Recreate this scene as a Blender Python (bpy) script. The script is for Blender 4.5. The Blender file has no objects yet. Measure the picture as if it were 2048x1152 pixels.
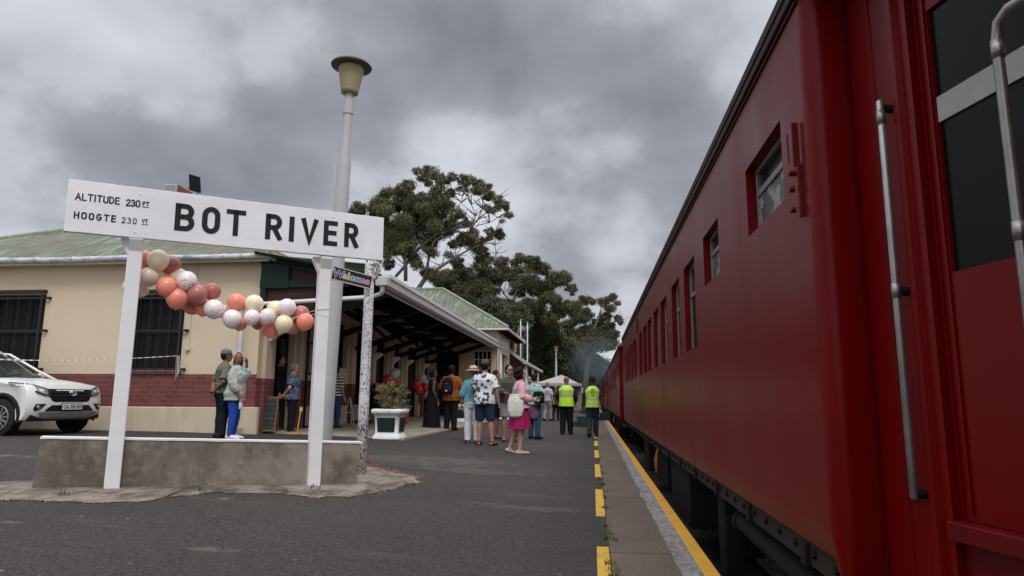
import bpy, bmesh, math, random
import numpy as np
from mathutils import Vector, Matrix, noise
R_ = math.radians
sc = bpy.context.scene
col = sc.collection
# ---------------------------------------------------------------- camera
cam_d = bpy.data.cameras.new('camera'); cam = bpy.data.objects.new('camera', cam_d); col.objects.link(cam)
cam_d.sensor_width = 36.0; cam_d.lens = 1344.0 / 2048 * 36; cam_d.clip_end = 5000; cam_d.clip_start = 0.05
cam.matrix_world = Matrix(((0.992942, 0.012548, 0.117931, 0.0), (0.118397, -0.162632, -0.979557, 0.0),
                           (0.006888, 0.986607, -0.16297, 1.05), (0, 0, 0, 1)))
sc.camera = cam
# ---------------------------------------------------------------- world
SUN_EL, SUN_AZ = 50.0, 152.0          # degrees; azimuth clockwise from +Y
w = bpy.data.worlds.new('World'); sc.world = w; w.use_nodes = True
nt = w.node_tree; nt.nodes.clear(); N = nt.nodes.new; L = nt.links.new
out = N('ShaderNodeOutputWorld'); bg = N('ShaderNodeBackground'); bg.inputs[1].default_value = 1.0
sky = N('ShaderNodeTexSky'); sky.sky_type = 'NISHITA'; sky.sun_disc = False
sky.sun_elevation = R_(SUN_EL); sky.sun_rotation = R_(SUN_AZ)
tc = N('ShaderNodeTexCoord'); sep = N('ShaderNodeSeparateXYZ'); L(tc.outputs['Generated'], sep.inputs[0])
def mth(op, a, b=None, c=None):
    n = N('ShaderNodeMath'); n.operation = op
    for i, v in enumerate((a, b, c)):
        if v is None: continue
        if isinstance(v, (int, float)): n.inputs[i].default_value = v
        else: L(v, n.inputs[i])
    return n.outputs[0]
zz = mth('MAXIMUM', sep.outputs[2], 0.0)
den = mth('ADD', zz, 0.52)
cx = mth('DIVIDE', sep.outputs[0], den); cy = mth('DIVIDE', sep.outputs[1], den)
cmb = N('ShaderNodeCombineXYZ'); L(cx, cmb.inputs[0]); L(cy, cmb.inputs[1]); cmb.inputs[2].default_value = 3.3
def cnoise(scale, detail, rough, dist, off):
    m = N('ShaderNodeVectorMath'); m.operation = 'ADD'; L(cmb.outputs[0], m.inputs[0]); m.inputs[1].default_value = off
    n = N('ShaderNodeTexNoise'); n.inputs['Scale'].default_value = scale; n.inputs['Detail'].default_value = detail
    n.inputs['Roughness'].default_value = rough; n.inputs['Distortion'].default_value = dist; L(m.outputs[0], n.inputs['Vector']); return n.outputs[0]
n1 = cnoise(2.4, 6, 0.46, 0.1, (8.3, 2.6, 0)); n2 = cnoise(7.0, 5, 0.5, 0.1, (7.3, 0.2, 1)); n3 = cnoise(1.3, 2, 0.4, 0.1, (5.2, 3.1, 4))
s = mth('ADD', mth('MULTIPLY', n1, 0.62), mth('ADD', mth('MULTIPLY', n2, 0.20), mth('MULTIPLY', n3, 0.38)))
ramp = N('ShaderNodeValToRGB'); L(s, ramp.inputs[0]); e = ramp.color_ramp.elements
e[0].position = 0.385; e[0].color = (0.19, 0.19, 0.215, 1); e[1].position = 0.64; e[1].color = (0.65, 0.665, 0.71, 1)
k = e.new(0.50); k.color = (0.32, 0.325, 0.355, 1); k = e.new(0.555); k.color = (0.50, 0.51, 0.545, 1)
# overcast skies are about twice as bright overhead as near the horizon
gain = mth('MULTIPLY', mth('ADD', 1.0, mth('MULTIPLY', mth('MAXIMUM', mth('SUBTRACT', zz, .54), 0.0), 5.5)), mth('ADD', 1.0, mth('MULTIPLY', mth('MAXIMUM', mth('MULTIPLY', sep.outputs[1], -1.0), 0.0), 0.7)))
mul = N('ShaderNodeVectorMath'); mul.operation = 'SCALE'; L(ramp.outputs[0], mul.inputs[0]); L(gain, mul.inputs['Scale'])
skm = N('ShaderNodeVectorMath'); skm.operation = 'SCALE'; L(sky.outputs[0], skm.inputs[0]); skm.inputs['Scale'].default_value = 0.012
add = N('ShaderNodeVectorMath'); add.operation = 'ADD'; L(mul.outputs[0], add.inputs[0]); L(skm.outputs[0], add.inputs[1])
L(add.outputs[0], bg.inputs[0]); L(bg.outputs[0], out.inputs[0])
w.cycles.sampling_method = 'MANUAL'; w.cycles.sample_map_resolution = 512
# ---------------------------------------------------------------- sun (overcast, soft)
sd = bpy.data.lights.new('sun', 'SUN'); sd.energy = 1.3; sd.angle = R_(16); sd.color = (1.0, 0.97, 0.92)
so = bpy.data.objects.new('sun', sd); col.objects.link(so)
az, el = R_(SUN_AZ), R_(SUN_EL)
so.rotation_euler = Vector((math.sin(az)*math.cos(el), math.cos(az)*math.cos(el), math.sin(el))).to_track_quat('Z', 'Y').to_euler()
sc.view_settings.view_transform = 'Standard'; sc.view_settings.look = 'None'; sc.view_settings.exposure = 0.0; sc.view_settings.gamma = 1.0
sc.cycles.max_bounces = 7; sc.cycles.transparent_max_bounces = 12; sc.cycles.use_denoising = True
sc.cycles.volume_bounces = 0

# ---------------------------------------------------------------- helpers
def tag(o, label=None, cat=None, group=None, kind=None):
    if label: o['label'] = label
    if cat: o['category'] = cat
    if group: o['group'] = group
    if kind: o['kind'] = kind
    return o
def thing(name, label, cat, loc=(0, 0, 0), rz=0.0, group=None):
    o = bpy.data.objects.new(name, None); col.objects.link(o); o.location = loc; o.rotation_euler = (0, 0, rz)
    o.empty_display_size = 0.1
    return tag(o, label, cat, group)
def copy_tree(o, parent=None):
    inv = o.matrix_parent_inverse.copy(); c = o.copy(); col.objects.link(c); c.parent = parent; c.matrix_parent_inverse = inv
    for ch in list(o.children): copy_tree(ch, c)
    return c
def zg(x):
    return float(np.interp(x, [-14, -9, -7, -5.6, -0.4, 0], [.34, .30, .27, .235, 0.0, 0.0]))

class MB:
    """collects shapes; build() links them as one mesh object"""
    def __init__(s): s.v = []; s.f = []; s.m = []; s.mi = 0
    def add(s, vs, fs):
        b = len(s.v); s.v += [tuple(p) for p in vs]; s.f += [tuple(i + b for i in f) for f in fs]; s.m += [s.mi] * len(fs)
    def quad(s, *p): s.add(p, [tuple(range(len(p)))])
    def box(s, c, d, rot=None, tw=1.0, td=1.0):
        x, y, z = d[0]/2, d[1]/2, d[2]/2; vs = []
        for k, (a, b_) in ((-1, (x, y)), (1, (x*tw, y*td))):
            for sx, sy in ((-1, -1), (1, -1), (1, 1), (-1, 1)): vs.append(Vector((sx*a, sy*b_, k*z)))
        if rot is not None: vs = [rot @ p for p in vs]
        vs = [p + Vector(c) for p in vs]
        s.add(vs, [(3, 2, 1, 0), (4, 5, 6, 7), (0, 1, 5, 4), (1, 2, 6, 5), (2, 3, 7, 6), (3, 0, 4, 7)])
    def bx(s, x0, x1, y0, y1, z0, z1): s.box(((x0+x1)/2, (y0+y1)/2, (z0+z1)/2), (abs(x1-x0), abs(y1-y0), abs(z1-z0)))
    def beam(s, a, b, w_, h, up=(0, 0, 1)):
        a, b = Vector(a), Vector(b); d = (b-a); l = d.length; d.normalize(); r = d.cross(Vector(up))
        if r.length < 1e-5: r = Vector((1, 0, 0))
        r.normalize(); u = r.cross(d)
        s.box((a+b)/2, (w_, l, h), Matrix((r, d, u)).transposed())
    def ring(s, secs, cap=True, n=12):
        """secs: (centre, ux, uy, rx, ry[, power])"""
        vs = []; k = len(secs)
        for sec in secs:
            c, ux, uy, rx, ry = sec[:5]; pw = sec[5] if len(sec) > 5 else 1.0; c = Vector(c); ux = Vector(ux); uy = Vector(uy)
            for i in range(n):
                a = 2*math.pi*i/n; ca, sa = math.cos(a), math.sin(a)
                if pw != 1.0: ca = math.copysign(abs(ca)**pw, ca); sa = math.copysign(abs(sa)**pw, sa)
                vs.append(c + ux*rx*ca + uy*ry*sa)
        fs = [(j*n+i, j*n+(i+1) % n, (j+1)*n+(i+1) % n, (j+1)*n+i) for j in range(k-1) for i in range(n)]
        if cap: fs += [tuple(range(n))[::-1], tuple(range((k-1)*n, k*n))]
        s.add(vs, fs)
    def tube(s, pts, r, n=8, ry=None, side=None, cap=True):
        pts = [Vector(p) for p in pts]; r = r if isinstance(r, (list, tuple)) else [r]*len(pts)
        ry = r if ry is None else (ry if isinstance(ry, (list, tuple)) else [ry]*len(pts))
        ref = Vector(side) if side else None; secs = []; prev = None
        for i, p in enumerate(pts):
            t = (pts[min(i+1, len(pts)-1)] - pts[max(i-1, 0)]).normalized()
            if ref is None: ref = Vector((1, 0, 0)) if abs(t.x) < 0.8 else Vector((0, 1, 0))
            u = ref - t*ref.dot(t)
            if u.length < 1e-4: u = t.orthogonal()
            u.normalize(); v = t.cross(u); ref = u; secs.append((p, u, v, r[i], ry[i]))
        s.ring(secs, cap, n)
    def lathe(s, c, prof, n=24, sq=1.0, cap=True):
        s.ring([((c[0], c[1], c[2]+z), (1, 0, 0), (0, 1, 0), r, r, sq) for r, z in prof], cap, n)
    def ell(s, c, r, n=14, m=9, rot=None):
        secs = []
        X, Y, Z = Vector((1, 0, 0)), Vector((0, 1, 0)), Vector((0, 0, 1))
        if rot is not None: X, Y, Z = rot @ X, rot @ Y, rot @ Z
        for j in range(m):
            a = math.pi*(0.04 + 0.92*j/(m-1)); secs.append((Vector(c) - Z*r[2]*math.cos(a), X, Y, r[0]*math.sin(a), r[1]*math.sin(a)))
        s.ring(secs, True, n)
    def prism(s, pts, a, b):
        """pts: list of 3D points of one face, extruded by vector b-a"""
        d = Vector(b) - Vector(a); n = len(pts); vs = [Vector(p) for p in pts] + [Vector(p) + d for p in pts]
        s.add(vs, [tuple(range(n))[::-1], tuple(range(n, 2*n))] + [(i, (i+1) % n, (i+1) % n + n, i+n) for i in range(n)])
    def build(s, name, mats, parent=None, smooth=False, bevel=0.0, world=False, seg=2, auto=None, sub=0):
        me = bpy.data.meshes.new(name); me.from_pydata(s.v, [], s.f)
        mats = mats if isinstance(mats, (list, tuple)) else [mats]
        for m in mats: me.materials.append(m)
        if len(mats) > 1: me.polygons.foreach_set('material_index', s.m)
        bm = bmesh.new(); bm.from_mesh(me); bmesh.ops.recalc_face_normals(bm, faces=bm.faces); bm.to_mesh(me); bm.free()
        if smooth: me.polygons.foreach_set('use_smooth', [True]*len(me.polygons))
        me.update(); o = bpy.data.objects.new(name, me); col.objects.link(o)
        if parent:
            o.parent = parent
            if world: o.matrix_parent_inverse = (Matrix.Translation(parent.location) @ Matrix.Rotation(parent.rotation_euler.z, 4, 'Z')).inverted()
        if bevel:
            b = o.modifiers.new('bevel', 'BEVEL'); b.width = bevel; b.segments = seg; b.limit_method = 'ANGLE'; b.angle_limit = R_(35)
            b.harden_normals = False
        if sub: m = o.modifiers.new('sub', 'SUBSURF'); m.levels = sub; m.render_levels = sub
        return o

# ---------------------------------------------------------------- materials
class NT:
    def __init__(s, name):
        s.mat = bpy.data.materials.new(name); s.mat.use_nodes = True; s.t = s.mat.node_tree
        s.p = s.t.nodes['Principled BSDF']; s.tc = s.t.nodes.new('ShaderNodeTexCoord')
    def n(s, typ, **kw):
        x = s.t.nodes.new('ShaderNode' + typ)
        for k_, v in kw.items():
            if hasattr(x, k_): setattr(x, k_, v)
            else: s.set(x, k_.replace('_', ' '), v)
        return x
    def set(s, x, k_, v):
        if hasattr(v, 'is_linked') or isinstance(v, bpy.types.NodeSocket): s.t.links.new(v, x.inputs[k_])
        else: x.inputs[k_].default_value = v
    def l(s, a, b): s.t.links.new(a, b)
    def co(s, sc_=(1, 1, 1), kind='Object', rot=(0, 0, 0)):
        m = s.t.nodes.new('ShaderNodeMapping'); m.inputs['Scale'].default_value = sc_; m.inputs['Rotation'].default_value = rot
        s.l(s.tc.outputs[kind], m.inputs[0]); return m.outputs[0]
    def noise(s, scale, detail=4, rough=.55, v=None, dist=0):
        x = s.t.nodes.new('ShaderNodeTexNoise'); x.inputs['Scale'].default_value = scale; x.inputs['Detail'].default_value = detail
        x.inputs['Roughness'].default_value = rough; x.inputs['Distortion'].default_value = dist
        s.l(v if v is not None else s.tc.outputs['Object'], x.inputs['Vector']); return x.outputs[0]
    def vor(s, scale, v=None, feature='F1', out='Distance', rand=1.0):
        x = s.t.nodes.new('ShaderNodeTexVoronoi'); x.feature = feature; x.inputs['Scale'].default_value = scale; x.inputs['Randomness'].default_value = rand
        s.l(v if v is not None else s.tc.outputs['Object'], x.inputs['Vector']); return x.outputs[out]
    def ramp(s, f, stops, interp='LINEAR'):
        x = s.t.nodes.new('ShaderNodeValToRGB'); x.color_ramp.interpolation = interp; e_ = x.color_ramp.elements
        while len(e_) < len(stops): e_.new(0.5)
        for i, (p, c) in enumerate(stops):
            e_[i].position = p; e_[i].color = (c, c, c, 1) if isinstance(c, (int, float)) else (*c, 1)
        s.l(f, x.inputs[0]); return x.outputs[0]
    def mix(s, f, a, b, mode='MIX'):
        x = s.t.nodes.new('ShaderNodeMix'); x.data_type = 'RGBA'; x.blend_type = mode
        for i, v in ((0, f), (6, a), (7, b)):
            if isinstance(v, bpy.types.NodeSocket): s.l(v, x.inputs[i])
            elif isinstance(v, (int, float)): x.inputs[i].default_value = v if i == 0 else (v, v, v, 1)
            else: x.inputs[i].default_value = (*v, 1)
        return x.outputs[2]
    def math(s, op, a, b=0.0):
        x = s.t.nodes.new('ShaderNodeMath'); x.operation = op
        for i, v in enumerate((a, b)):
            if isinstance(v, bpy.types.NodeSocket): s.l(v, x.inputs[i])
            else: x.inputs[i].default_value = v
        return x.outputs[0]
    def bump(s, h, strength=.3, dist=.01, normal=None):
        x = s.t.nodes.new('ShaderNodeBump'); x.inputs['Strength'].default_value = strength; x.inputs['Distance'].default_value = dist
        s.l(h, x.inputs['Height'])
        if normal is not None: s.l(normal, x.inputs['Normal'])
        s.l(x.outputs[0], s.p.inputs['Normal']); return x.outputs[0]
    def fin(s, color=None, rough=None, metal=0, spec=None, coat=0):
        for k_, v in (('Base Color', color), ('Roughness', rough)):
            if v is None: continue
            if isinstance(v, bpy.types.NodeSocket): s.l(v, s.p.inputs[k_])
            elif isinstance(v, (int, float)): s.p.inputs[k_].default_value = v if k_ == 'Roughness' else (v, v, v, 1)
            else: s.p.inputs[k_].default_value = (*v, 1)
        s.p.inputs['Metallic'].default_value = metal
        if spec is not None: s.p.inputs['Specular IOR Level'].default_value = spec
        if coat: s.p.inputs['Coat Weight'].default_value = coat; s.p.inputs['Coat Roughness'].default_value = .08
        return s.mat
def dim(c, k_): return tuple(min(1, max(0, x*k_)) for x in c)
def plain(name, c, rough=.6, metal=0, var=.18, scale=6, bump=0.0, spec=.2, coat=0, bs=40):
    """base colour broken up by two scales of noise"""
    t = NT(name); a = t.noise(scale, 5); b = t.noise(scale*9, 3)
    f = t.math('ADD', t.math('MULTIPLY', a, .65), t.math('MULTIPLY', b, .35))
    cc = t.ramp(f, [(.3, dim(c, 1-var)), (.7, dim(c, 1+var))])
    if bump: t.bump(t.noise(bs, 4), bump, .004)
    r = t.ramp(a, [(.3, max(0.02, rough-.08)), (.7, min(1, rough+.08))])
    return t.fin(cc, r, metal, spec, coat)

# ---------------------------------------------------------------- setting materials
def m_asphalt():
    t = NT('asphalt'); a = t.noise(.45, 5, .6); b = t.noise(5, 5, .65); c = t.noise(70, 3, .8); d = t.noise(34, 4, .75)
    base = t.ramp(a, [(.3, (.033, .027, .023)), (.5, (.046, .038, .032)), (.72, (.070, .058, .047))])
    base = t.mix(t.ramp(b, [(.35, 0.0), (.7, .5)]), base, (.06, .058, .058))
    base = t.mix(t.ramp(c, [(.50, 0.0), (.66, .85)]), base, (.16, .148, .138))
    base = t.mix(t.ramp(d, [(.38, .8), (.54, 0.0)]), base, (.014, .013, .013))
    # pale scuffs and droppings with a shape of their own
    v = t.vor(.9, t.co((1, 1, 1))); n_ = t.noise(30, 4, .7)
    sp = t.math('MULTIPLY', t.ramp(v, [(.03, 1.0), (.075, 0.0)]), t.ramp(n_, [(.45, 0.0), (.6, 1.0)]))
    base = t.mix(t.math('MULTIPLY', sp, .6), base, (.42, .41, .38))
    st = t.ramp(t.noise(1.3, 4, .6, t.co((.35, 1.6, 1))), [(.6, 0.0), (.74, .4)])
    base = t.mix(st, base, (.15, .13, .105))
    sx = t.n('SeparateXYZ'); t.l(t.tc.outputs['Object'], sx.inputs[0])
    for (ex_, ey_, rx_, ry_, am) in ((-.75, 6.75, .75, .18, .30), (-2.6, 10.6, 1.3, .8, .35), (-8.4, 8.1, 1.2, .25, .7), (-1.7, 9.6, 1.1, .4, .3), (-2.45, 4.25, .16, .07, .6), (-4.1, 4.5, .08, .04, .5)):
        dx_ = t.math('DIVIDE', t.math('SUBTRACT', sx.outputs[0], ex_), rx_); dy_ = t.math('DIVIDE', t.math('SUBTRACT', sx.outputs[1], ey_), ry_)
        dd = t.math('ADD', t.math('ADD', t.math('MULTIPLY', dx_, dx_), t.math('MULTIPLY', dy_, dy_)), t.math('ADD', t.math('MULTIPLY', t.math('SUBTRACT', b, .5), 6.0), t.math('MULTIPLY', t.math('SUBTRACT', n_, .5), 4.0))); base = t.mix(t.math('MULTIPLY', t.ramp(dd, [(.25, am), (1.0, 0.0)]), t.ramp(n_, [(.35, .25), (.6, 1.0)])), base, (.24, .22, .19))
    ch_ = t.math('MULTIPLY', t.math('LESS_THAN', t.math('ADD', t.vor(5.5), t.math('MULTIPLY', t.math('SUBTRACT', t.noise(60, 3), .5), .12)), .075), t.math('GREATER_THAN', t.ramp(t.vor(5.5, out='Color'), [(0, 0.0), (1, 1.0)]), .62)); base = t.mix(t.math('MULTIPLY', ch_, .75), base, (.34, .32, .29))
    cr = t.vor(.55, t.co((1, 1, 1)), 'DISTANCE_TO_EDGE'); wob = t.math('ADD', cr, t.math('MULTIPLY', t.math('SUBTRACT', t.noise(4, 4, .7), .5), .09)); crk = t.math('MULTIPLY', t.math('LESS_THAN', t.math('ABSOLUTE', wob), .0022), t.ramp(a, [(.45, 0.0), (.55, .8)])); base = t.mix(crk, base, (.016, .015, .015))
    base = t.mix(1.0, base, (.74, .70, .665), 'MULTIPLY')
    t.bump(t.math('ADD', t.noise(120, 3, .7), t.math('MULTIPLY', t.noise(3, 2), 2.0)), .8, .008)
    return t.fin(base, t.ramp(b, [(.3, .78), (.7, .95)]), spec=.35)
def m_coping():
    t = NT('coping_concrete'); a = t.noise(1.6, 5, .6); b = t.noise(40, 4, .7); st = t.noise(3, 4, .6, t.co((4, .5, 1)))
    c = t.ramp(a, [(.3, (.085, .058, .040)), (.7, (.135, .098, .070))]); c = t.mix(t.ramp(st, [(.4, 0.0), (.75, .45)]), c, (.09, .066, .053))
    c = t.mix(t.ramp(b, [(.5, 0.0), (.8, .4)]), c, (.26, .23, .2)); t.bump(b, .5, .004); return t.fin(c, .9)
def m_worn(name, paint, under, lo, hi, scale=26, rough=.7):
    t = NT(name); a = t.noise(scale, 6, .75, t.co((1, .55, 1))); b = t.noise(3, 3, .6); f = t.math('ADD', t.math('MULTIPLY', a, .75), t.math('MULTIPLY', b, .3))
    pc = t.ramp(b, [(.3, dim(paint, .85)), (.7, dim(paint, 1.05))]); c = t.mix(t.ramp(f, [(lo, 0.0), (hi, 1.0)]), under, pc)
    t.bump(f, .4, .003); return t.fin(c, rough)
def m_plaster(name, c0, c1, dirt=.25):
    t = NT(name); a = t.noise(.7, 5, .6); b = t.noise(14, 5, .65)
    st = t.noise(2.2, 4, .6, t.co((1.5, 1.5, .22)))
    c = t.ramp(a, [(.3, c0), (.7, c1)]); c = t.mix(t.ramp(st, [(.5, 0.0), (.8, dirt)]), c, dim(c0, .55)); c = t.mix(t.ramp(b, [(.55, 0.0), (.9, .12)]), c, dim(c0, .6))
    t.bump(t.math('ADD', b, t.noise(70, 3)), .18, .006); return t.fin(c, .85)
def m_brick():
    t = NT('painted_brick'); x = t.n('SeparateXYZ'); t.l(t.tc.outputs['Object'], x.inputs[0])
    cmb_ = t.n('CombineXYZ'); t.l(t.math('ADD', x.outputs[0], x.outputs[1]), cmb_.inputs[0]); t.l(x.outputs[2], cmb_.inputs[1])
    b = t.n('TexBrick'); t.l(cmb_.outputs[0], b.inputs['Vector']); b.inputs['Scale'].default_value = 1.0; b.inputs['Brick Width'].default_value = .235
    b.inputs['Row Height'].default_value = .1; b.inputs['Mortar Size'].default_value = .007; b.inputs['Bias'].default_value = -.1
    b.inputs['Color1'].default_value = (.17, .038, .032, 1); b.inputs['Color2'].default_value = (.085, .022, .022, 1); b.inputs['Mortar'].default_value = (.16, .09, .075, 1)
    n_ = t.noise(9, 4); c = t.mix(t.ramp(n_, [(.35, 0.0), (.8, .35)]), b.outputs['Color'], (.2, .07, .055))
    t.bump(b.outputs['Fac'], -.4, .006); return t.fin(c, .72)
def m_roof(name, axis, big=False):
    t = NT(name); v = t.co((1, 1, 1)); wv = t.n('TexWave'); wv.wave_type = 'BANDS'; wv.bands_direction = axis; wv.wave_profile = 'SIN'
    wv.inputs['Scale'].default_value = 2.6; t.l(v, wv.inputs['Vector'])
    stretch = (7, .8, 1.5) if axis == 'X' else (.8, 7, 1.5)
    a = t.noise(1.0, 5, .65, t.co(stretch)); b = t.noise(2.2, 4, .6)
    g = t.ramp(b, [(.3, (.085, .118, .065)), (.6, (.145, .185, .115)), (.8, (.18, .20, .145))])
    g = t.mix(t.ramp(a, [(.48, 0.0), (.60, .8)]), g, (.30, .30, .25)); g = t.mix(t.ramp(t.noise(1.5, 4, .65, t.co(stretch)), [(.50, 0.0), (.60, .85)]), g, (.06, .052, .036)); g = t.mix(t.ramp(t.noise(.5, 3, .6), [(.45, 0.0), (.65, .7)]), g, (.13, .115, .08))
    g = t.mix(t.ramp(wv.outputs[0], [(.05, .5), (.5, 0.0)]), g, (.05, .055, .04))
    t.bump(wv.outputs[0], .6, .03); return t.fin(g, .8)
def m_peel(name, paint, under, lo=.42, hi=.47, scale=22, sc3=(1, 1, .5)):
    t = NT(name); a = t.noise(scale, 5, .75, t.co(sc3)); b = t.noise(2.5, 3, .6); f = t.math('ADD', t.math('MULTIPLY', a, .7), t.math('MULTIPLY', b, .3))
    c = t.mix(t.ramp(f, [(lo, 1.0), (hi, 0.0)]), t.ramp(b, [(.3, dim(paint, .86)), (.7, paint)]), under); t.bump(f, .5, .006); return t.fin(c, .65)
def m_glass(name, tint=(.007, .007, .008), rough=.2, spec=.12):
    t = NT(name); a = t.noise(3, 3); t.bump(t.noise(1.4, 2), .08, .01)
    return t.fin(t.ramp(a, [(.3, tint), (.7, dim(tint, 1.8))]), rough, spec=spec)
M = {}
M['asphalt'] = m_asphalt(); M['coping'] = m_coping()
M['white_line'] = m_worn('worn_white_paint', (.32, .31, .29), (.12, .10, .085), .42, .62, 24)
M['yellow_edge'] = m_worn('yellow_edge_paint', (.60, .30, .022), (.3, .17, .05), .28, .38, 20)
M['yellow_dash'] = m_worn('yellow_dash_paint', (.60, .36, .03), (.10, .08, .05), .38, .47, 34)
M['apron'] = m_worn('broken_concrete', (.24, .20, .155), (.060, .050, .042), .42, .60, 5, .9)
M['plaster'] = m_plaster('cream_plaster', (.57, .465, .33), (.62, .51, .37), .07); M['plinth'] = m_plaster('cream_plinth', (.50, .41, .30), (.57, .475, .35), .5)
M['porch_plaster'] = m_plaster('porch_plaster', (.50, .39, .27), (.56, .44, .31), .10)
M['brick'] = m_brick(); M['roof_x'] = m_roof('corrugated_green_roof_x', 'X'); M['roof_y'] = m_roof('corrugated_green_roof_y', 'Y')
M['gutter'] = m_peel('peeling_gutter_paint', (.55, .56, .58), (.22, .27, .31), .42, .52, 9, (.4, 1, 1))
M['gutter_white'] = plain('white_gutter_paint', (.52, .49, .48), .5, var=.1, scale=2)
M['white_pipe'] = plain('white_plastic_pipe', (.70, .71, .72), .4, var=.06)
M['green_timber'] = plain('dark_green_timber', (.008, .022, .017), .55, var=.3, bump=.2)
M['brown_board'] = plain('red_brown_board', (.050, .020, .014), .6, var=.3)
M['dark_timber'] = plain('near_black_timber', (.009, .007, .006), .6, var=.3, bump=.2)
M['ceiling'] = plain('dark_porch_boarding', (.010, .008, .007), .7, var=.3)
M['black_metal'] = plain('black_painted_steel', (.012, .012, .013), .45, var=.3)
M['glass'] = m_glass('dark_window_glass'); M['lace'] = m_worn('speckled_reveal', (.55, .54, .52), (.12, .12, .12), .45, .55, 30)
M['white_paint'] = m_peel('white_sign_paint', (.80, .78, .80), (.45, .40, .35), .315, .345, 14, (1, 1, 1.5))
M['white_wood'] = plain('white_painted_wood', (.74, .73, .73), .5, var=.06, bump=.15, scale=3)
M['black_paint'] = plain('black_letter_paint', (.014, .014, .017), .5, var=.25)
M['door_dark'] = plain('dark_green_door', (.02, .032, .024), .5, var=.3); M['door_black'] = plain('black_brown_door', (.016, .012, .011), .5, var=.3)
M['veranda_floor'] = m_worn('veranda_concrete', (.34, .29, .22), (.22, .19, .15), .38, .6, 5, .85)
M['grey_blind'] = plain('grey_white_blind', (.36, .35, .34), .7, var=.1)

# ---------------------------------------------------------------- ground, platform, track
def struct(o): o['kind'] = 'structure'; return o
g = MB(); g.quad((-1600, -300, -.95), (1600, -300, -.95), (1600, 2400, -.95), (-1600, 2400, -.95))
tt = NT('dry_ground'); gc = tt.ramp(tt.noise(.03, 6, .6), [(.3, (.10, .095, .05)), (.7, (.2, .17, .1))]); M['ground'] = tt.fin(gc, .95)
struct(g.build('ground', M['ground']))
xs = [-60, -20, -14, -11, -9, -8, -7, -6.3, -5.6, -4.5, -3.4, -2.2, -1.2, -.4, 0, .1]; ys = [-14, 0, 4, 8, 12, 16, 20, 26, 34, 50, 80, 150, 300]
p = MB(); p.add([(x, y, zg(x)) for y in ys for x in xs], [(j*len(xs)+i, j*len(xs)+i+1, (j+1)*len(xs)+i+1, (j+1)*len(xs)+i) for j in range(len(ys)-1) for i in range(len(xs)-1)])
struct(p.build('platform_pavement', M['asphalt'], smooth=True))
p = MB(); n_ = 160
for i in range(n_):                                   # coping slabs with open joints
    y0 = -6 + i*1.22; jz = .002*math.sin(i*2.3); p.box((.425, y0+.605, -.15+jz), (.65, 1.208, .30))
struct(p.build('platform_coping', M['coping'], bevel=.008))
p = MB(); p.bx(.10, .70, -14, 300, -.95, -.30); struct(p.build('platform_wall', M['coping']))
random.seed(5)
p = MB(); ys_ = np.arange(-6, 150, .09)
pts0 = [(.52 + .028*noise.noise(Vector((0, y*2.1, 0))) + .012*noise.noise(Vector((4, y*11, 0))), y) for y in ys_]
p.add([(x, y, .004) for x, y in pts0] + [(.655, y, .004) for _, y in pts0], [(i, i+len(pts0), i+len(pts0)+1, i+1) for i in range(len(pts0)-1)])
struct(p.build('white_edge_line', M['white_line']))
p = MB(); p.bx(.655, .757, -6, 190, -.10, .006); struct(p.build('yellow_platform_edge', M['yellow_edge'], bevel=.01))
p = MB()
yd = [3.25 + 3.15*k for k in range(-1, 24)]
for i, y in enumerate(yd):
    l = 1.87; pts = []
    for k_ in range(9): pts.append((.012 + .004*noise.noise(Vector((i, k_*.7, 0))), y + l*k_/8))
    for k_ in range(9): pts.append((.096 + .004*noise.noise(Vector((i+9, k_*.7, 0))), y + l*(8-k_)/8))
    # cut into quads so the dash follows the pavement
    for k_ in range(8):
        a, b, c, d = pts[k_], pts[17-k_], pts[16-k_], pts[k_+1]
        p.quad((a[0], a[1], .0055), (b[0], b[1], .0055), (c[0], c[1], .0055), (d[0], d[1], .0055))
struct(p.build('yellow_dashed_line', M['yellow_dash']))
# ragged concrete apron round the sign
ap = [(-5.6, 4.9), (-4.9, 5.15), (-4.37, 5.36), (-4.1, 5.36), (-3.9, 5.55), (-3.78, 5.9), (-3.6, 6.28), (-3.3, 6.42), (-3.05, 6.48), (-2.8, 6.42), (-2.6, 6.45), (-2.4, 6.6), (-2.3, 6.85), (-2.2, 7.2), (-2.15, 7.55), (-2.05, 7.9), (-2.15, 8.3), (-2.35, 8.6), (-2.6, 8.9), (-3.0, 9.1), (-3.5, 10.1), (-4.1, 10.0), (-4.5, 8.2), (-5.35, 6.3), (-6.0, 5.5)]
fine = []
for i in range(len(ap)):
    a, b = Vector((*ap[i], 0)), Vector((*ap[(i+1) % len(ap)], 0)); k_n = max(2, int((b-a).length/.07))
    for k_ in range(k_n):
        q = a.lerp(b, k_/k_n); m_ = noise.noise_vector(q*3.5)*.10 + noise.noise_vector(q*13)*.045 + noise.noise_vector(q*40)*.015; fine.append((q.x+m_.x, q.y+m_.y))
p = MB(); c0 = (-4.1, 7.5)
rings = [1.0, .8, .55, .25]
vs = [(c0[0]+(x-c0[0])*r_, c0[1]+(y-c0[1])*r_, zg(c0[0]+(x-c0[0])*r_) + (.006 if j == 0 else .016)) for j, r_ in enumerate(rings) for x, y in fine]; nf = len(fine)
p.add(vs + [(c0[0], c0[1], zg(c0[0])+.016)], [(j*nf+i, j*nf+(i+1) % nf, (j+1)*nf+(i+1) % nf, (j+1)*nf+i) for j in range(3) for i in range(nf)] + [(3*nf+i, 3*nf+(i+1) % nf, 4*nf) for i in range(nf)])
struct(p.build('concrete_apron', M['apron'], smooth=True))
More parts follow.
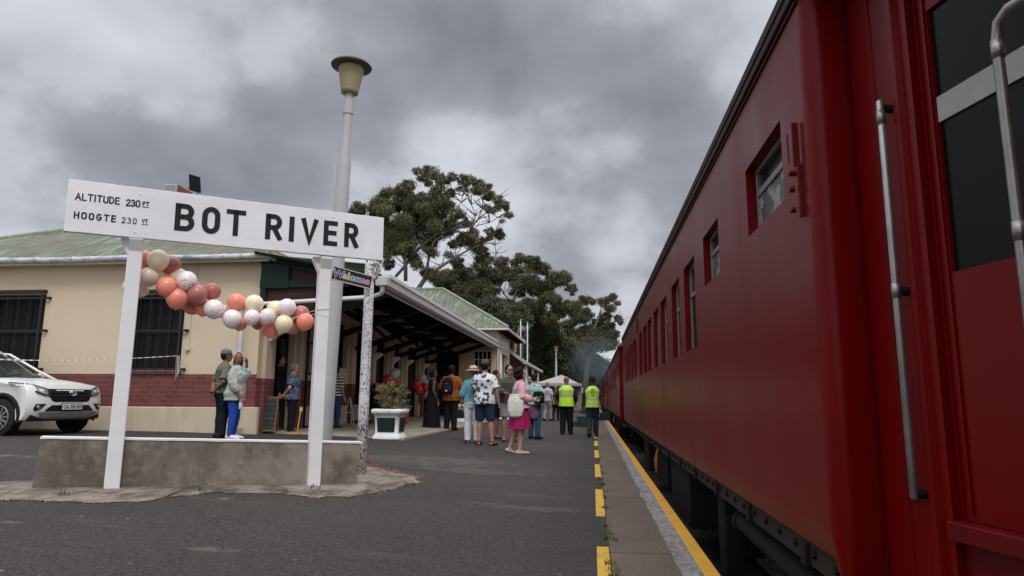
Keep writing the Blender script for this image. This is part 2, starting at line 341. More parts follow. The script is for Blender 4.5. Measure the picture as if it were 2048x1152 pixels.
# veranda floor slab
p = MB(); p.bx(-7.24, -4.02, 14.3, 30, .02, .285)
p.v = [(x, y, z if z < .1 else (.312 if x < -7 else .212)) for x, y, z in p.v]
struct(p.build('veranda_floor', M['veranda_floor'], bevel=.01))
# track bed
t_ = NT('ballast'); bc = t_.ramp(t_.vor(14, out='Color'), [(.2, (.008, .007, .006)), (.8, (.034, .027, .022))]); t_.bump(t_.vor(14), .8, .05); M['ballast'] = t_.fin(bc, .9)
p = MB(); nx, ny = 26, 300
p.add([(.60 + 6*i/nx, -12 + j*.6 if j < ny else 300, -.90 + .035*noise.noise(Vector((i*1.7, j*2.3, 0))) + (.0 if i < 3 else .06)) for j in range(ny) for i in range(nx)], [(j*nx+i, j*nx+i+1, (j+1)*nx+i+1, (j+1)*nx+i) for j in range(ny-1) for i in range(nx-1)])
struct(p.build('track_bed', M['ballast']))
M['rail'] = plain('rusty_rail', (.035, .024, .02), .5, .6); M['sleeper'] = plain('concrete_sleeper', (.045, .04, .035), .85)
p = MB()
for x in (1.85, 2.91): p.bx(x-.035, x+.035, -12, 160, -.80, -.74); p.bx(x-.012, x+.012, -12, 160, -.86, -.80)
struct(p.build('railway_rails', M['rail']))
p = MB()
for i in range(110): p.bx(1.35, 3.4, -8+i*.72, -7.78+i*.72, -.93, -.845)
struct(p.build('railway_sleepers', M['sleeper'], bevel=.01))

# weeds and dry roots: uncountable
def blades(name, spots, mat, label, cat, hmin, hmax, wd, flat=.3):
    v, f = [], []
    for (x, y, z, k_, sp) in spots:
        for i in range(k_):
            a = random.uniform(0, 6.28); r_ = sp*math.sqrt(random.random()); bx_, by_ = x + r_*math.cos(a), y + r_*math.sin(a)
            h = random.uniform(hmin, hmax); b = random.uniform(0, 6.28); lean = random.uniform(flat, 1.2)*h; ww = wd*random.uniform(.6, 1.3)
            dx, dy = math.cos(b), math.sin(b); px_, py_ = -dy*ww, dx*ww; n0 = len(v)
            for t__, wz in ((0, 1), (.55, .8), (1, .05)):
                cx_, cy_, cz_ = bx_ + dx*lean*t__**1.5, by_ + dy*lean*t__**1.5, z + h*(t__ - .25*t__*t__*lean/h*.5)
                v += [(cx_-px_*wz, cy_-py_*wz, cz_), (cx_+px_*wz, cy_+py_*wz, cz_)]
            f += [(n0, n0+1, n0+3, n0+2), (n0+2, n0+3, n0+5, n0+4)]
    o = MB(); o.add(v, f); o = o.build(name, mat); return tag(o, label, cat, kind='stuff')
M['weed'] = plain('weed_green', (.075, .12, .035), .7, var=.35); M['dry_weed'] = plain('dry_weed', (.28, .17, .09), .8, var=.3); M['red_root'] = plain('red_roots', (.30, .09, .045), .8, var=.3)
sp_ = [(.10 + random.uniform(-.025, .03), y, 0, random.randint(2, 12), .03) for y in [3.9, 4.15, 4.3, 4.45, 4.6, 5.35, 5.42, 5.6, 5.95, 6.9, 7.6, 8.1, 8.7, 9.3, 10.1, 11, 12.2] for _ in range(3)]
blades('joint_weeds', sp_, M['weed'], 'low green weeds growing in the joint between asphalt and platform coping', 'weeds', .015, .06, .004)
sp_ = [(.10 + random.uniform(-.02, .02), y, -.002, 5, .05) for y in np.arange(3.2, 16, .08)]
blades('joint_litter', sp_, M['dry_weed'], 'dry brown litter and dead grass lying along the coping joint', 'dry grass', .003, .014, .004)
def edge(i0, i1): return [(x, y, zg(x)) for x, y in fine[int(i0*nf):int(i1*nf)]]
sp_ = [(x, y, z, 10, .06) for x, y, z in edge(0.02, .50)]
blades('apron_dead_grass', sp_, M['dry_weed'], 'dead straw-coloured grass along the broken concrete edge below the sign', 'dry grass', .004, .03, .003)
sp_ = [(x, y, z, 16, .13) for x, y, z in edge(.40, .58)]
blades('apron_red_roots', sp_, M['red_root'], 'reddish dry creeper matted along the concrete edge right of the sign', 'creeper', .006, .04, .004)
sp_ = [(-2.05, 7.55, .09, 14, .08), (-2.3, 6.8, .11, 8, .06), (-2.85, 6.85, .13, 10, .08), (-3.0, 6.5, .13, 10, .05), (-4.6, 5.6, .2, 10, .1), (-3.7, 6.2, .17, 8, .05)]
blades('apron_weeds', sp_, M['weed'], 'small green weeds at the foot of the white sign posts', 'weeds', .02, .07, .005)
# distant hills are hidden by the trees; a low bushy ridge closes the end of the line

# ---------------------------------------------------------------- station building
def wall_grid(mb, us, vs, holes, place, mat_of=None):
    """cells of the us x vs grid as quads, skipping holes; place(u, v) -> point"""
    for i in range(len(us)-1):
        for j in range(len(vs)-1):
            uc, vc = (us[i]+us[i+1])/2, (vs[j]+vs[j+1])/2
            if any(h[0] < uc < h[1] and h[2] < vc < h[3] for h in holes): continue
            if mat_of: mb.mi = mat_of(uc, vc)
            mb.quad(place(us[i], vs[j]), place(us[i+1], vs[j]), place(us[i+1], vs[j+1]), place(us[i], vs[j+1]))
def reveal(mb, h, place, d):
    """four reveal faces of an opening; place(u, v, depth)"""
    (a, b, c, e_) = h
    mb.quad(place(a, c, 0), place(b, c, 0), place(b, c, d), place(a, c, d)); mb.quad(place(a, e_, 0), place(b, e_, 0), place(b, e_, d), place(a, e_, d))
    mb.quad(place(a, c, 0), place(a, e_, 0), place(a, e_, d), place(a, c, d)); mb.quad(place(b, c, 0), place(b, e_, 0), place(b, e_, d), place(b, c, d))
BX, BY = -7.24, 13.92
bld = thing('station_building', 'long cream station building with red brick band, green corrugated hip roof and dark veranda', 'building', (-12.2, 20, .3))
PZ, BZ, WT = .83, 1.54, 4.05
# end wall facing the camera
fw = MB(); hol = [(-13.95, -12.47, 1.62, 3.36), (-10.32, -9.03, 1.62, 3.33)]
us = sorted({-17.6, BX} | {h[0] for h in hol} | {h[1] for h in hol}); vs = sorted({-.2, PZ, BZ, WT} | {h[2] for h in hol} | {h[3] for h in hol})
P_ = lambda u, v, d=0: (u, BY + d, v)
fw.mi = 0; wall_grid(fw, us, vs, hol, P_, lambda u, v: 2 if v < PZ else (1 if v < BZ else 0)); fw.mi = 0
for h in hol: reveal(fw, h, P_, .22)
# wall along the platform, under the veranda
sh = [(14.75, 15.72, .3, 2.95), (16.3, 17.7, 1.62, 3.0), (18.45, 19.32, 1.90, 3.2), (20.1, 20.9, .3, 3.1), (21.85, 23.35, .9, 3.1), (23.95, 25.15, .9, 3.1), (25.9, 27.7, .3, 3.1), (28.6, 29.7, .3, 3.1)]
us = sorted({BY, 30.0} | {h[0] for h in sh} | {h[1] for h in sh}); vs = sorted({-.2, PZ, 1.46, WT, .3, 1.62, 2.95, 3.0, 1.9, 3.2, 3.1, 1.0, .9})
S_ = lambda u, v, d=0: (BX - d, u, v)
wall_grid(fw, us, vs, sh, S_, lambda u, v: 2 if v < PZ else (1 if v < 1.46 else 3)); fw.mi = 3
for h in sh: reveal(fw, h, S_, .25)
for x0, x1, y0, y1 in ((-17.6, -17.4, BY, 40), (-17.6, BX, 39.9, 40)): fw.mi = 0; fw.bx(x0, x1, y0, y1, -.2, WT)
wall = fw.build('wall', [M['plaster'], M['brick'], M['plinth'], M['porch_plaster']], bld, world=True)
pb = MB(); pb.bx(-17.65, BX+.04, BY-.05, BY-.002, -.2, PZ-.002); pb.bx(-7.5, BX+.12, BY-.1, BY+.02, -.2, PZ+.01)
pb.build('plinth', M['plinth'], bld, world=True, bevel=.02)
pb = MB()
for y in (14.25, 16.02, 18.1, 19.66, 21.6, 23.65, 25.5, 28.15):   # pilasters
    pb = MB(); pb.bx(BX+.002, BX+.10, y-.14, y+.14, 1.46, 3.9); pb.mi = 1; pb.bx(BX+.002, BX+.10, y-.14, y+.14, -.1, 1.458); pb.mi = 0
    pb.build('pilaster', [M['porch_plaster'], M['brick']], bld, world=True)
for y in (14.25, 21.62, 23.67, 25.52, 28.17):            # white corbels carrying the braces
    cb = MB(); cb.ring([((BX+.1, y, 2.28), (1, 0, 0), (0, 1, 0), .03, .06, .5), ((BX+.14, y, 2.36), (1, 0, 0), (0, 1, 0), .07, .08, .5), ((BX+.2, y, 2.45), (1, 0, 0), (0, 1, 0), .15, .10, .5), ((BX+.2, y, 2.52), (1, 0, 0), (0, 1, 0), .16, .11, .5)])
    cb.build('corbel', M['white_wood'], bld, world=True)
# windows of the end wall: reveal lining, sash frame, panes, burglar bars
def end_window(h, label):
    x0, x1, z0, z1 = h; y = BY + .20
    f = MB(); w_ = .06
    for a in ((x0, x0+w_, z0, z1), (x1-w_, x1, z0, z1), (x0+w_, x1-w_, z0, z0+w_), (x0+w_, x1-w_, z1-w_, z1), (x0+w_, x1-w_, (z0+z1)/2-.03, (z0+z1)/2+.03)): f.bx(a[0], a[1], y-.04, y+.03, a[2], a[3])
    nx_ = 3
    for i in range(1, nx_): xx = x0 + (x1-x0)*i/nx_; f.bx(xx-.012, xx+.012, y-.02, y+.02, z0+w_, z1-w_)
    win = f.build('window', M['black_metal'], bld, world=True, bevel=.004)
    g_ = MB(); g_.bx(x0+.02, x1-.02, y+.0, y+.012, z0+.02, z1-.02); g_.build('pane', M['glass'], win)
    r_ = MB(); r_.bx(x0+.004, x0+.012, BY+.02, y-.05, z0+.01, z1-.01); r_.build('reveal', M['lace'], bld, world=True)
    b_ = MB(); yb = BY - .07
    for zz_ in (z1-.10, (z0+z1)/2+.02, z0+.02): b_.bx(x0-.10, x1+.14, yb-.01, yb+.01, zz_-.02, zz_+.02)
    for xx in (x0+.03, x1-.03): b_.bx(xx-.02, xx+.02, yb-.028, yb-.012, z0-.05, z1+.02)
    for k_ in range(1, 5): xx = x0 + .03 + (x1-x0-.06)*k_/5; b_.tube([(xx, yb-.02, z0-.03), (xx, yb-.02, z1-.02)], .007, 5)
    for xx in (x0-.08, x1+.11):
        for zz_ in (z1-.10, (z0+z1)/2+.02, z0+.02): b_.bx(xx-.02, xx+.03, yb-.03, BY-.003, zz_-.028, zz_+.028)
    b_.bx(x0-.02, x1+.02, BY-.10, BY-.003, z1+.02, z1+.09)
    b_.build('burglar_bars', plain('weathered_black_bars', (.030, .028, .027), .6), bld, world=True)
    s_ = MB(); s_.bx(x0-.04, x1+.04, BY-.06, BY-.003, z0-.07, z0-.01); s_.build('sill', M['brick'], bld, world=True)
for h in hol: end_window(h, '')
# openings of the platform wall
for i, h in enumerate(sh):
    y0, y1, z0, z1 = h; x = BX - .2; isdoor = z0 < .5
    f = MB(); w_ = .07
    for a in ((y0, y0+w_, z0, z1), (y1-w_, y1, z0, z1), (y0+w_, y1-w_, z1-w_, z1), (y0+w_, y1-w_, z1-.55, z1-.50)): f.bx(x-.04, x+.05, a[0], a[1], a[2], a[3])
    if not isdoor: f.bx(x-.04, x+.08, y0+w_, y1-w_, z0, z0+w_)
    if i == 1: f.bx(x-.02, x+.03, (y0+y1)/2-.02, (y0+y1)/2+.02, z0+w_, z1-.55)
    o = f.build('door_frame' if isdoor else 'window_frame', M['door_dark'] if i == 0 else M['door_black'], bld, world=True)
    g_ = MB()
    if i == 0: g_.bx(x-.02, x+.02, y0+.62, y1-w_, z0, z1-.55); g_.build('door', M['door_dark'], bld, world=True)
    elif i == 1: g_.bx(x-.03, x, y0+.03, y1-.03, z0+.02, z1-.03); g_.build('blind', M['grey_blind'], bld, world=True)
    elif i == 2: g_.bx(x-.03, x, y0+.03, y1-.03, z0+.02, z1-.03); g_.build('pane', M['glass'], bld, world=True)
    else:
        g_.bx(x-.03, x, y0+.03, y1-.03, z0+.0, z1-.03); g_.build('door' if isdoor else 'pane', M['door_black'] if isdoor else M['glass'], bld, world=True)
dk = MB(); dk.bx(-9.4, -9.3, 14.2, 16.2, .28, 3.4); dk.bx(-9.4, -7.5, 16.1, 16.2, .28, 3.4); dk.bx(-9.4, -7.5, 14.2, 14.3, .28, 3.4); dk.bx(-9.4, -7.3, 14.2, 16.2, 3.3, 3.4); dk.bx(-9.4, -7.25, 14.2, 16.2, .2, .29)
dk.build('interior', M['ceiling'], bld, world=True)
# black steel security gate over the blind window
gt = thing('security_gate', 'tall black steel security gate standing against the wall right of the station doorway', 'gate', (BX+.16, 17, .28))
f = MB()
for y in (16.12, 16.85, 17.75): f.bx(BX+.14, BX+.19, y-.025, y+.025, .3, 3.05)
for z in (.34, 1.45, 3.02): f.bx(BX+.145, BX+.185, 16.145, 17.725, z-.02, z+.02)
f.build('frame', M['black_metal'], gt, world=True)
f = MB()
for k_ in range(1, 7): f.tube([(BX+.165, 16.85+k_*.125, .36), (BX+.165, 16.85+k_*.125, 1.43)], .007, 5)
f.build('bar', M['black_metal'], gt, world=True)
# main hip roof
def roof_poly(name, faces, parent, th=.03):
    m_ = MB(); ms = []
    for nm, pts, mt in faces:
        if mt not in ms: ms.append(mt)
        m_.mi = ms.index(mt); m_.prism(pts, (0, 0, 0), (0, 0, -th))
    m_.build(name, ms, parent, world=True)
E0x, E1x, E0y, E1y, EZ = -17.9, -6.93, 13.56, 40.3, 4.13; RX, RZ, RY0, RY1 = -12.4, 6.72, 19.0, 35.0
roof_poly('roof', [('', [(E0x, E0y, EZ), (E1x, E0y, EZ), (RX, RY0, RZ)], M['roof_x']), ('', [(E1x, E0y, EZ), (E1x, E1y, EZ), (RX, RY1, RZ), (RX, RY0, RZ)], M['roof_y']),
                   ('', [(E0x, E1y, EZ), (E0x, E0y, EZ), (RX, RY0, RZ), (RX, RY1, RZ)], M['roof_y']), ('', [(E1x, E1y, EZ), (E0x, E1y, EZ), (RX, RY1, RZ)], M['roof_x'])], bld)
m_ = MB(); M['ridge'] = plain('pale_green_ridge_cap', (.24, .28, .19), .8, var=.3, scale=3)
for a, b in (((E1x, E0y, EZ), (RX, RY0, RZ)), ((E0x, E0y, EZ), (RX, RY0, RZ)), ((RX, RY0, RZ), (RX, RY1, RZ))): m_.tube([Vector(a)+Vector((0, 0, .01)), Vector(b)+Vector((0, 0, .01))], .06, 8)
m_.build('ridge_cap', M['ridge'], bld, world=True)
m_ = MB(); m_.bx(E0x+.1, E1x-.05, E0y+.05, E0y+.09, EZ-.15, EZ-.035); m_.bx(E0x+.1, E1x-.05, E0y+.09, BY-.002, EZ-.09, EZ-.06); m_.build('fascia', M['plaster'], bld, world=True)
# half-round gutter with peeling paint on the end wall
gm = MB(); gx = np.linspace(E0x, E1x-.05, 24)
gm.tube([(x, E0y, EZ-.045 + .01*math.sin(x*1.7)) for x in gx] + [(E1x+.02, E0y+.08, EZ-.07), (E1x+.1, E0y+.3, EZ-.12), (E1x+.1, E0y+.5, EZ-.16)], .062, 10)
for x in np.arange(-17, -7, .9): gm.tube([(x, E0y, EZ-.04), (x+.02, E0y, EZ-.04)], .068, 10)
gm.build('gutter', M['gutter'], bld, world=True, smooth=True)
# veranda
VX, VY0, VY1 = -4.33, 13.35, 30.0
VZ = 3.50; HZ = 4.22
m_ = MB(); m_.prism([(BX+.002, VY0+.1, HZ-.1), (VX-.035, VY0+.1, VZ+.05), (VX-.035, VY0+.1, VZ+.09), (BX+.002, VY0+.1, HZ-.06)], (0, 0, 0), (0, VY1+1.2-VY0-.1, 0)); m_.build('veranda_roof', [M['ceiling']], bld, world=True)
m_ = MB(); m_.prism([(BX+.002, VY0+.08, HZ-.055), (VX-.0, VY0+.08, VZ+.095), (VX-.0, VY0+.08, VZ+.105), (BX+.002, VY0+.08, HZ-.045)], (0, 0, 0), (0, VY1+1.2-VY0-.1, 0)); m_.build('veranda_roof', [M['roof_y']], bld, world=True)
for y in np.arange(14.4, 30, .9): m_ = MB(); m_.beam((BX+.01, y, HZ-.17), (VX-.045, y, VZ-.02), .05, .12); m_.build('rafter', M['dark_timber'], bld, world=True)
m_ = MB(); m_.bx(VX-.16, VX-.06, VY0+.3, VY1+1, VZ-.20, VZ-.04); m_.bx(-5.9, -5.8, VY0+.4, VY1, 3.55, 3.68); m_.build('wall_plate', M['dark_timber'], bld, world=True)
for i, y in enumerate((14.25, 16.9, 19.66, 21.62, 23.67, 25.52, 28.17)):
    m_ = MB(); m_.beam((BX+.15, y, 2.5), (VX-.10, y, VZ-.14), .11, .15); m_.beam((BX+.05, y, 3.75), (-5.7, y, 2.86), .10, .12); m_.beam((BX+.02, y, 3.52), (VX-.1, y, VZ-.10), .08, .1)
    if i > 1: m_.beam((-6.2, y, 2.86), (-6.9, y-.9, 3.6), .06, .07)
    m_.build('brace', M['dark_timber'], bld, world=True)
# green boarded end of the veranda
gy = 13.78
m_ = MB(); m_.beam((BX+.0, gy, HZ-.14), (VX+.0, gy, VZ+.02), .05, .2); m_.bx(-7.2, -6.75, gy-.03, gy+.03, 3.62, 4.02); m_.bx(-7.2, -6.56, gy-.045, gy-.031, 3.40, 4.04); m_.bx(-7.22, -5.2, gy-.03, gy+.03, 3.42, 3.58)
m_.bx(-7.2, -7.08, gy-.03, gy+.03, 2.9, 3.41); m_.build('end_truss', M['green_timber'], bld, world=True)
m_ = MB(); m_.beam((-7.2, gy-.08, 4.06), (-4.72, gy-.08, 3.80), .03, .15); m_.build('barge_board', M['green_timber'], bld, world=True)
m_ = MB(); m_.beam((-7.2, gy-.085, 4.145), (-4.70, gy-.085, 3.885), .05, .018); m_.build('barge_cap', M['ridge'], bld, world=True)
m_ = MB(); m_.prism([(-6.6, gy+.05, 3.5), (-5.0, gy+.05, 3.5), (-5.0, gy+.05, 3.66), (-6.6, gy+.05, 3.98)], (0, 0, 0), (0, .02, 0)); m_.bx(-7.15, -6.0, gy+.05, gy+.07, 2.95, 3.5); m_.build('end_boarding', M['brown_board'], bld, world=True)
# big white box gutter
gu = MB(); gsec = [(VX-.02, .10), (VX-.02, -.09), (VX+.03, -.125), (VX+.10, -.12), (VX+.145, -.085), (VX+.155, .04), (VX+.185, .06), (VX+.185, .11)]
gu.prism([(x, VY0, VZ+z-.06) for x, z in gsec], (0, 0, 0), (0, 31.25-VY0, 0)); gu.bx(VX-.02, VX+.16, VY0+.02, 31.2, VZ+.045, VZ+.10); gu.bx(VX-.05, VX-.025, VY0+.1, 31.2, VZ-.24, VZ+.03)
gu.build('gutter', M['gutter_white'], bld, world=True, bevel=.006)
gu = MB(); gu.box((VX+.03, VY0-.06, VZ-.07), (.24, .2, .2), None, 1.15, 1.1); gu.build('gutter_outlet', M['gutter_white'], bld, world=True, bevel=.02)
gu = MB(); gu.tube([(VX+.03, VY0-.05, VZ-.12), (VX+.03, VY0-.05, VZ-.24), (VX-.02, VY0+.05, VZ-.30), (-4.6, 13.62, VZ-.33), (-4.8, 13.66, 3.16), (-7.27, 13.70, 3.04), (-7.52, 13.72, 3.0), (-7.6, 13.76, 2.9), (-7.6, 13.80, 2.6), (-7.6, 13.80, .4)], .048, 12)
for x in (-5.6, -5.75): gu.tube([(x, 13.68, 3.11), (x-.04, 13.68, 3.108)], .062, 12)
gu.build('downpipe', M['white_pipe'], bld, world=True, smooth=True)
gu = MB(); gu.bx(-7.8, -7.42, 13.55, BY-.06, .2, .42); gu.build('drain_block', M['plinth'], bld, world=True, bevel=.02)
gu = MB(); gu.tube([(VX+.05, 31.1, VZ-.1), (VX+.05, 31.1, VZ-.3), (-4.16, 30.4, VZ-.5), (-4.16, 30.4, .3)], .05, 8); gu.build('downpipe', M['white_pipe'], bld, world=True, smooth=True)
# small fittings on the end wall
gu = MB(); gu.tube([(-8.86, BY-.01, 3.0), (-8.86, BY-.01, 2.12)], .006, 5); gu.lathe((-8.87, BY-.03, 2.03), [(.03, 0), (.05, .03), (.05, .07), (.03, .09)], 10); gu.tube([(-8.8, BY-.01, 4.0), (-8.8, BY-.01, 3.7)], .006, 5)
gu.build('wall_lamp', M['plinth'], bld, world=True)

# ---- projecting wing with its own hip roof
wg = thing('station_wing', 'far cream wing of the station with its own green hip roof and grid windows', 'building', (-7, 33, .25))
WX, WY0, WY1 = -4.25, 30.0, 34.5; f = MB()
wh = [(-7.05, -6.0, .25, 3.15), (-5.32, -4.55, 1.2, 3.2)]
us = sorted({-12.0, WX} | {h[0] for h in wh} | {h[1] for h in wh}); vs = sorted({-.1, .83, 1.46, 4.2, .25, 3.15, 1.2, 3.2}); Q_ = lambda u, v, d=0: (u, WY0+d, v)
wall_grid(f, us, vs, wh, Q_, lambda u, v: 2 if v < .83 else (1 if v < 1.46 else 0)); f.mi = 0
for h in wh: reveal(f, h, Q_, .18)
wh2 = [(31.1, 33.5, .9, 3.15)]; us = [WY0, 31.1, 33.5, WY1]; vs = [-.1, .83, .9, 1.46, 3.15, 4.2]; T_ = lambda u, v, d=0: (WX-d, u, v)
wall_grid(f, us, vs, wh2, T_, lambda u, v: 2 if v < .83 else (1 if v < 1.46 else 0)); f.mi = 0; reveal(f, wh2[0], T_, .2); f.bx(-12, WX-.3, WY1-.1, WY1, -.1, 4.2)
f.build('wall', [M['porch_plaster'], M['brick'], M['plinth']], wg, world=True)
f = MB(); f.bx(WX-.02, WX+.03, WY0-.05, WY0+.5, -.1, 4.0); f.bx(WX-.6, WX+.05, WY0-.06, WY0-.002, -.1, .8); f.build('corner_pier', M['plaster'], wg, world=True, bevel=.01)
f = MB(); f.bx(-7.05, -6.0, WY0+.15, WY0+.18, .25, 3.15); f.build('door', M['door_black'], wg, world=True)
f = MB(); f.bx(-7.05, -6.98, WY0+.08, WY0+.15, .25, 3.15); f.bx(-6.07, -6.0, WY0+.08, WY0+.15, .25, 3.15); f.bx(-6.98, -6.07, WY0+.08, WY0+.15, 2.55, 2.62)
for k_ in range(1, 5): f.bx(-6.98+.18*k_-.008, -6.98+.18*k_+.008, WY0+.12, WY0+.15, 2.62, 3.1)
f.build('door_frame', M['dark_timber'], wg, world=True)
f = MB(); f.bx(-5.3, -4.57, WY0+.15, WY0+.17, 1.22, 3.18); f.build('pane', M['glass'], wg, world=True)
f = MB()
for k_ in range(5): x = -5.32 + .77*k_/4; f.bx(x-.014, x+.014, WY0+.1, WY0+.14, 1.2, 3.2)
for z in (1.22, 1.8, 2.4, 2.46, 2.8, 3.18): f.bx(-5.32, -4.55, WY0+.09, WY0+.135, z-.014, z+.014)
f.build('window_frame', M['white_wood'], wg, world=True)
f = MB(); f.bx(WX-.19, WX-.17, 31.1, 33.5, .9, 3.15); f.build('pane', M['glass'], wg, world=True)
f = MB(); 
for y in (31.15, 31.9, 32.7, 33.45): f.bx(WX-.16, WX-.12, y-.04, y+.04, .9, 3.15)
f.build('window_frame', M['white_wood'], wg, world=True)
f = MB()
for k_ in range(4): f.bx(WX+.002, WX+.03, 31.2, 33.3, 3.45+k_*.09, 3.50+k_*.09)
f.build('vent_louvre', M['white_wood'], wg, world=True)
ex1, ey0, ey1, ez = -3.72, 29.55, 37.2, 4.2; rx, ry, rz = -7.6, 33.4, 6.6
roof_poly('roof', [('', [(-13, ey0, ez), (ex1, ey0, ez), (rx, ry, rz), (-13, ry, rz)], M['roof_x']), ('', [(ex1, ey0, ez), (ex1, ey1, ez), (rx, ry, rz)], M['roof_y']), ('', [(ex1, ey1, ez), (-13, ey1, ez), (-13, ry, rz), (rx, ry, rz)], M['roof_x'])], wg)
f = MB(); f.tube([(ex1, ey0, ez+.01), (rx, ry, rz+.02), (-13, ry, rz+.02)], .07, 8); f.tube([(ex1, ey1, ez+.01), (rx, ry, rz+.02)], .07, 8); f.build('ridge_cap', M['ridge'], wg, world=True)
f = MB(); f.bx(-12, ex1+.04, ey0-.08, ey0+.02, ez-.13, ez-.035); f.bx(ex1-.06, ex1+.04, ey0+.02, ey1, ez-.13, ez-.035); f.build('gutter', M['gutter_white'], wg, world=True, bevel=.02)
for y in np.arange(29.9, 36.5, 1.1): f = MB(); f.bx(WX+.05, ex1-.07, y-.03, y+.03, ez-.16, ez-.06); f.build('rafter', M['brown_board'], wg, world=True)
# lean-to beyond the wing
lt = thing('goods_veranda', 'small lean-to veranda with white gutter on the far side of the station wing', 'veranda', (-4, 40, .2))
f = MB(); f.prism([(-4.6, 34.55, 3.72), (-3.5, 34.55, 2.98), (-3.5, 34.55, 2.94), (-4.6, 34.55, 3.68)], (0, 0, 0), (0, 12, 0)); f.build('roof', M['ceiling'], lt, world=True)
f = MB(); f.bx(-3.56, -3.42, 34.5, 46.6, 2.84, 3.0); f.beam((-4.5, 34.52, 3.66), (-3.5, 34.52, 2.95), .04, .16); f.build('gutter', M['gutter_white'], lt, world=True, bevel=.01)
f = MB(); f.bx(-6.5, -4.5, 34.6, 46.5, .1, 3.6); f.build('wall', M['gutter_white'], lt, world=True)
f = MB()
for y in (36, 40, 44): f.bx(-3.6, -3.5, y-.05, y+.05, .1, 2.9)
f.build('post', M['white_wood'], lt, world=True)

# roof-top ventilator and solar panel (above the name board)
rv = thing('roof_ventilator', 'louvred ventilator with rusty sloping hood on the station roof', 'roof vent', (-12.1, 17.9, 6.3))
f = MB(); f.bx(-12.35, -11.35, 17.4, 18.2, 6.0, 6.82); f.build('base', M['plinth'], rv, world=True)
f = MB(); f.bx(-12.18, -11.82, 17.3, 17.9, 6.83, 7.08)
f.build('box', plain('grey_vent_box', (.45, .45, .43), .6), rv, world=True, bevel=.01)
f = MB()
for k_ in range(4): f.bx(-12.16, -11.84, 17.285, 17.298, 6.86+k_*.055, 6.885+k_*.055)
f.build('louvre', M['grey_blind'], rv, world=True)
f = MB(); f.prism([(-11.8, 17.35, 7.08), (-10.9, 17.35, 6.50), (-10.9, 17.35, 6.42), (-11.8, 17.35, 6.86)], (0, 0, 0), (0, .5, 0)); f.build('hood', plain('rusty_hood', (.14, .06, .04), .8, var=.4), rv, world=True)
sp = thing('solar_panel', 'small dark solar panel propped up on the station roof above the name board', 'solar panel', (-11.4, 17.6, 6.9))
f = MB(); f.box((-11.45, 17.6, 7.18), (.04, .34, .50), Matrix.Rotation(R_(-25), 3, 'Z') @ Matrix.Rotation(R_(-12), 3, 'Y')); f.build('panel', plain('solar_glass', (.006, .006, .010), .6, spec=.1), sp, world=True)
f = MB(); f.tube([(-11.66, 17.6, 7.02), (-11.48, 17.6, 7.26)], .012, 6); f.tube([(-11.35, 17.6, 6.7), (-11.35, 17.6, 6.95)], .012, 6); f.build('strut', M['black_metal'], sp, world=True)

# hazard tape strung from the car side to the window
tm = NT('hazard_tape'); cd = tm.co((1, 1, 1)); wv = tm.n('TexWave'); wv.inputs['Scale'].default_value = 2.6; wv.bands_direction = 'X'; tm.l(cd, wv.inputs['Vector']); M['tape'] = tm.fin(tm.ramp(wv.outputs[0], [(.45, (.66, .62, .62)), (.62, (.42, .22, .22))]), .5)
f = MB(); pp = []
for i in range(41):
    t__ = i/40; pp.append((-14.2 + t__*5.2, 11.4 + t__*2.35, 1.93 - .16*math.sin(math.pi*t__) - .1*t__*0))
for i in range(40):
    a, b = pp[i], pp[i+1]; tw = (.011 if i < 22 else .006)*abs(math.cos(i*.35)) + .003; f.quad((a[0], a[1], a[2]-tw), (b[0], b[1], b[2]-tw), (b[0], b[1], b[2]+tw), (a[0], a[1], a[2]+tw))
for k_ in range(3): f.quad((-9.01+k_*.03, 13.72, 1.93), (-8.995+k_*.03, 13.72, 1.93), (-8.985+k_*.035, 13.73, 1.42+.06*k_), (-9.0+k_*.035, 13.73, 1.42+.06*k_))
tag(f.build('hazard_tape', M['tape']), 'red and white hazard tape stretched over the white car to the barred window', 'tape')

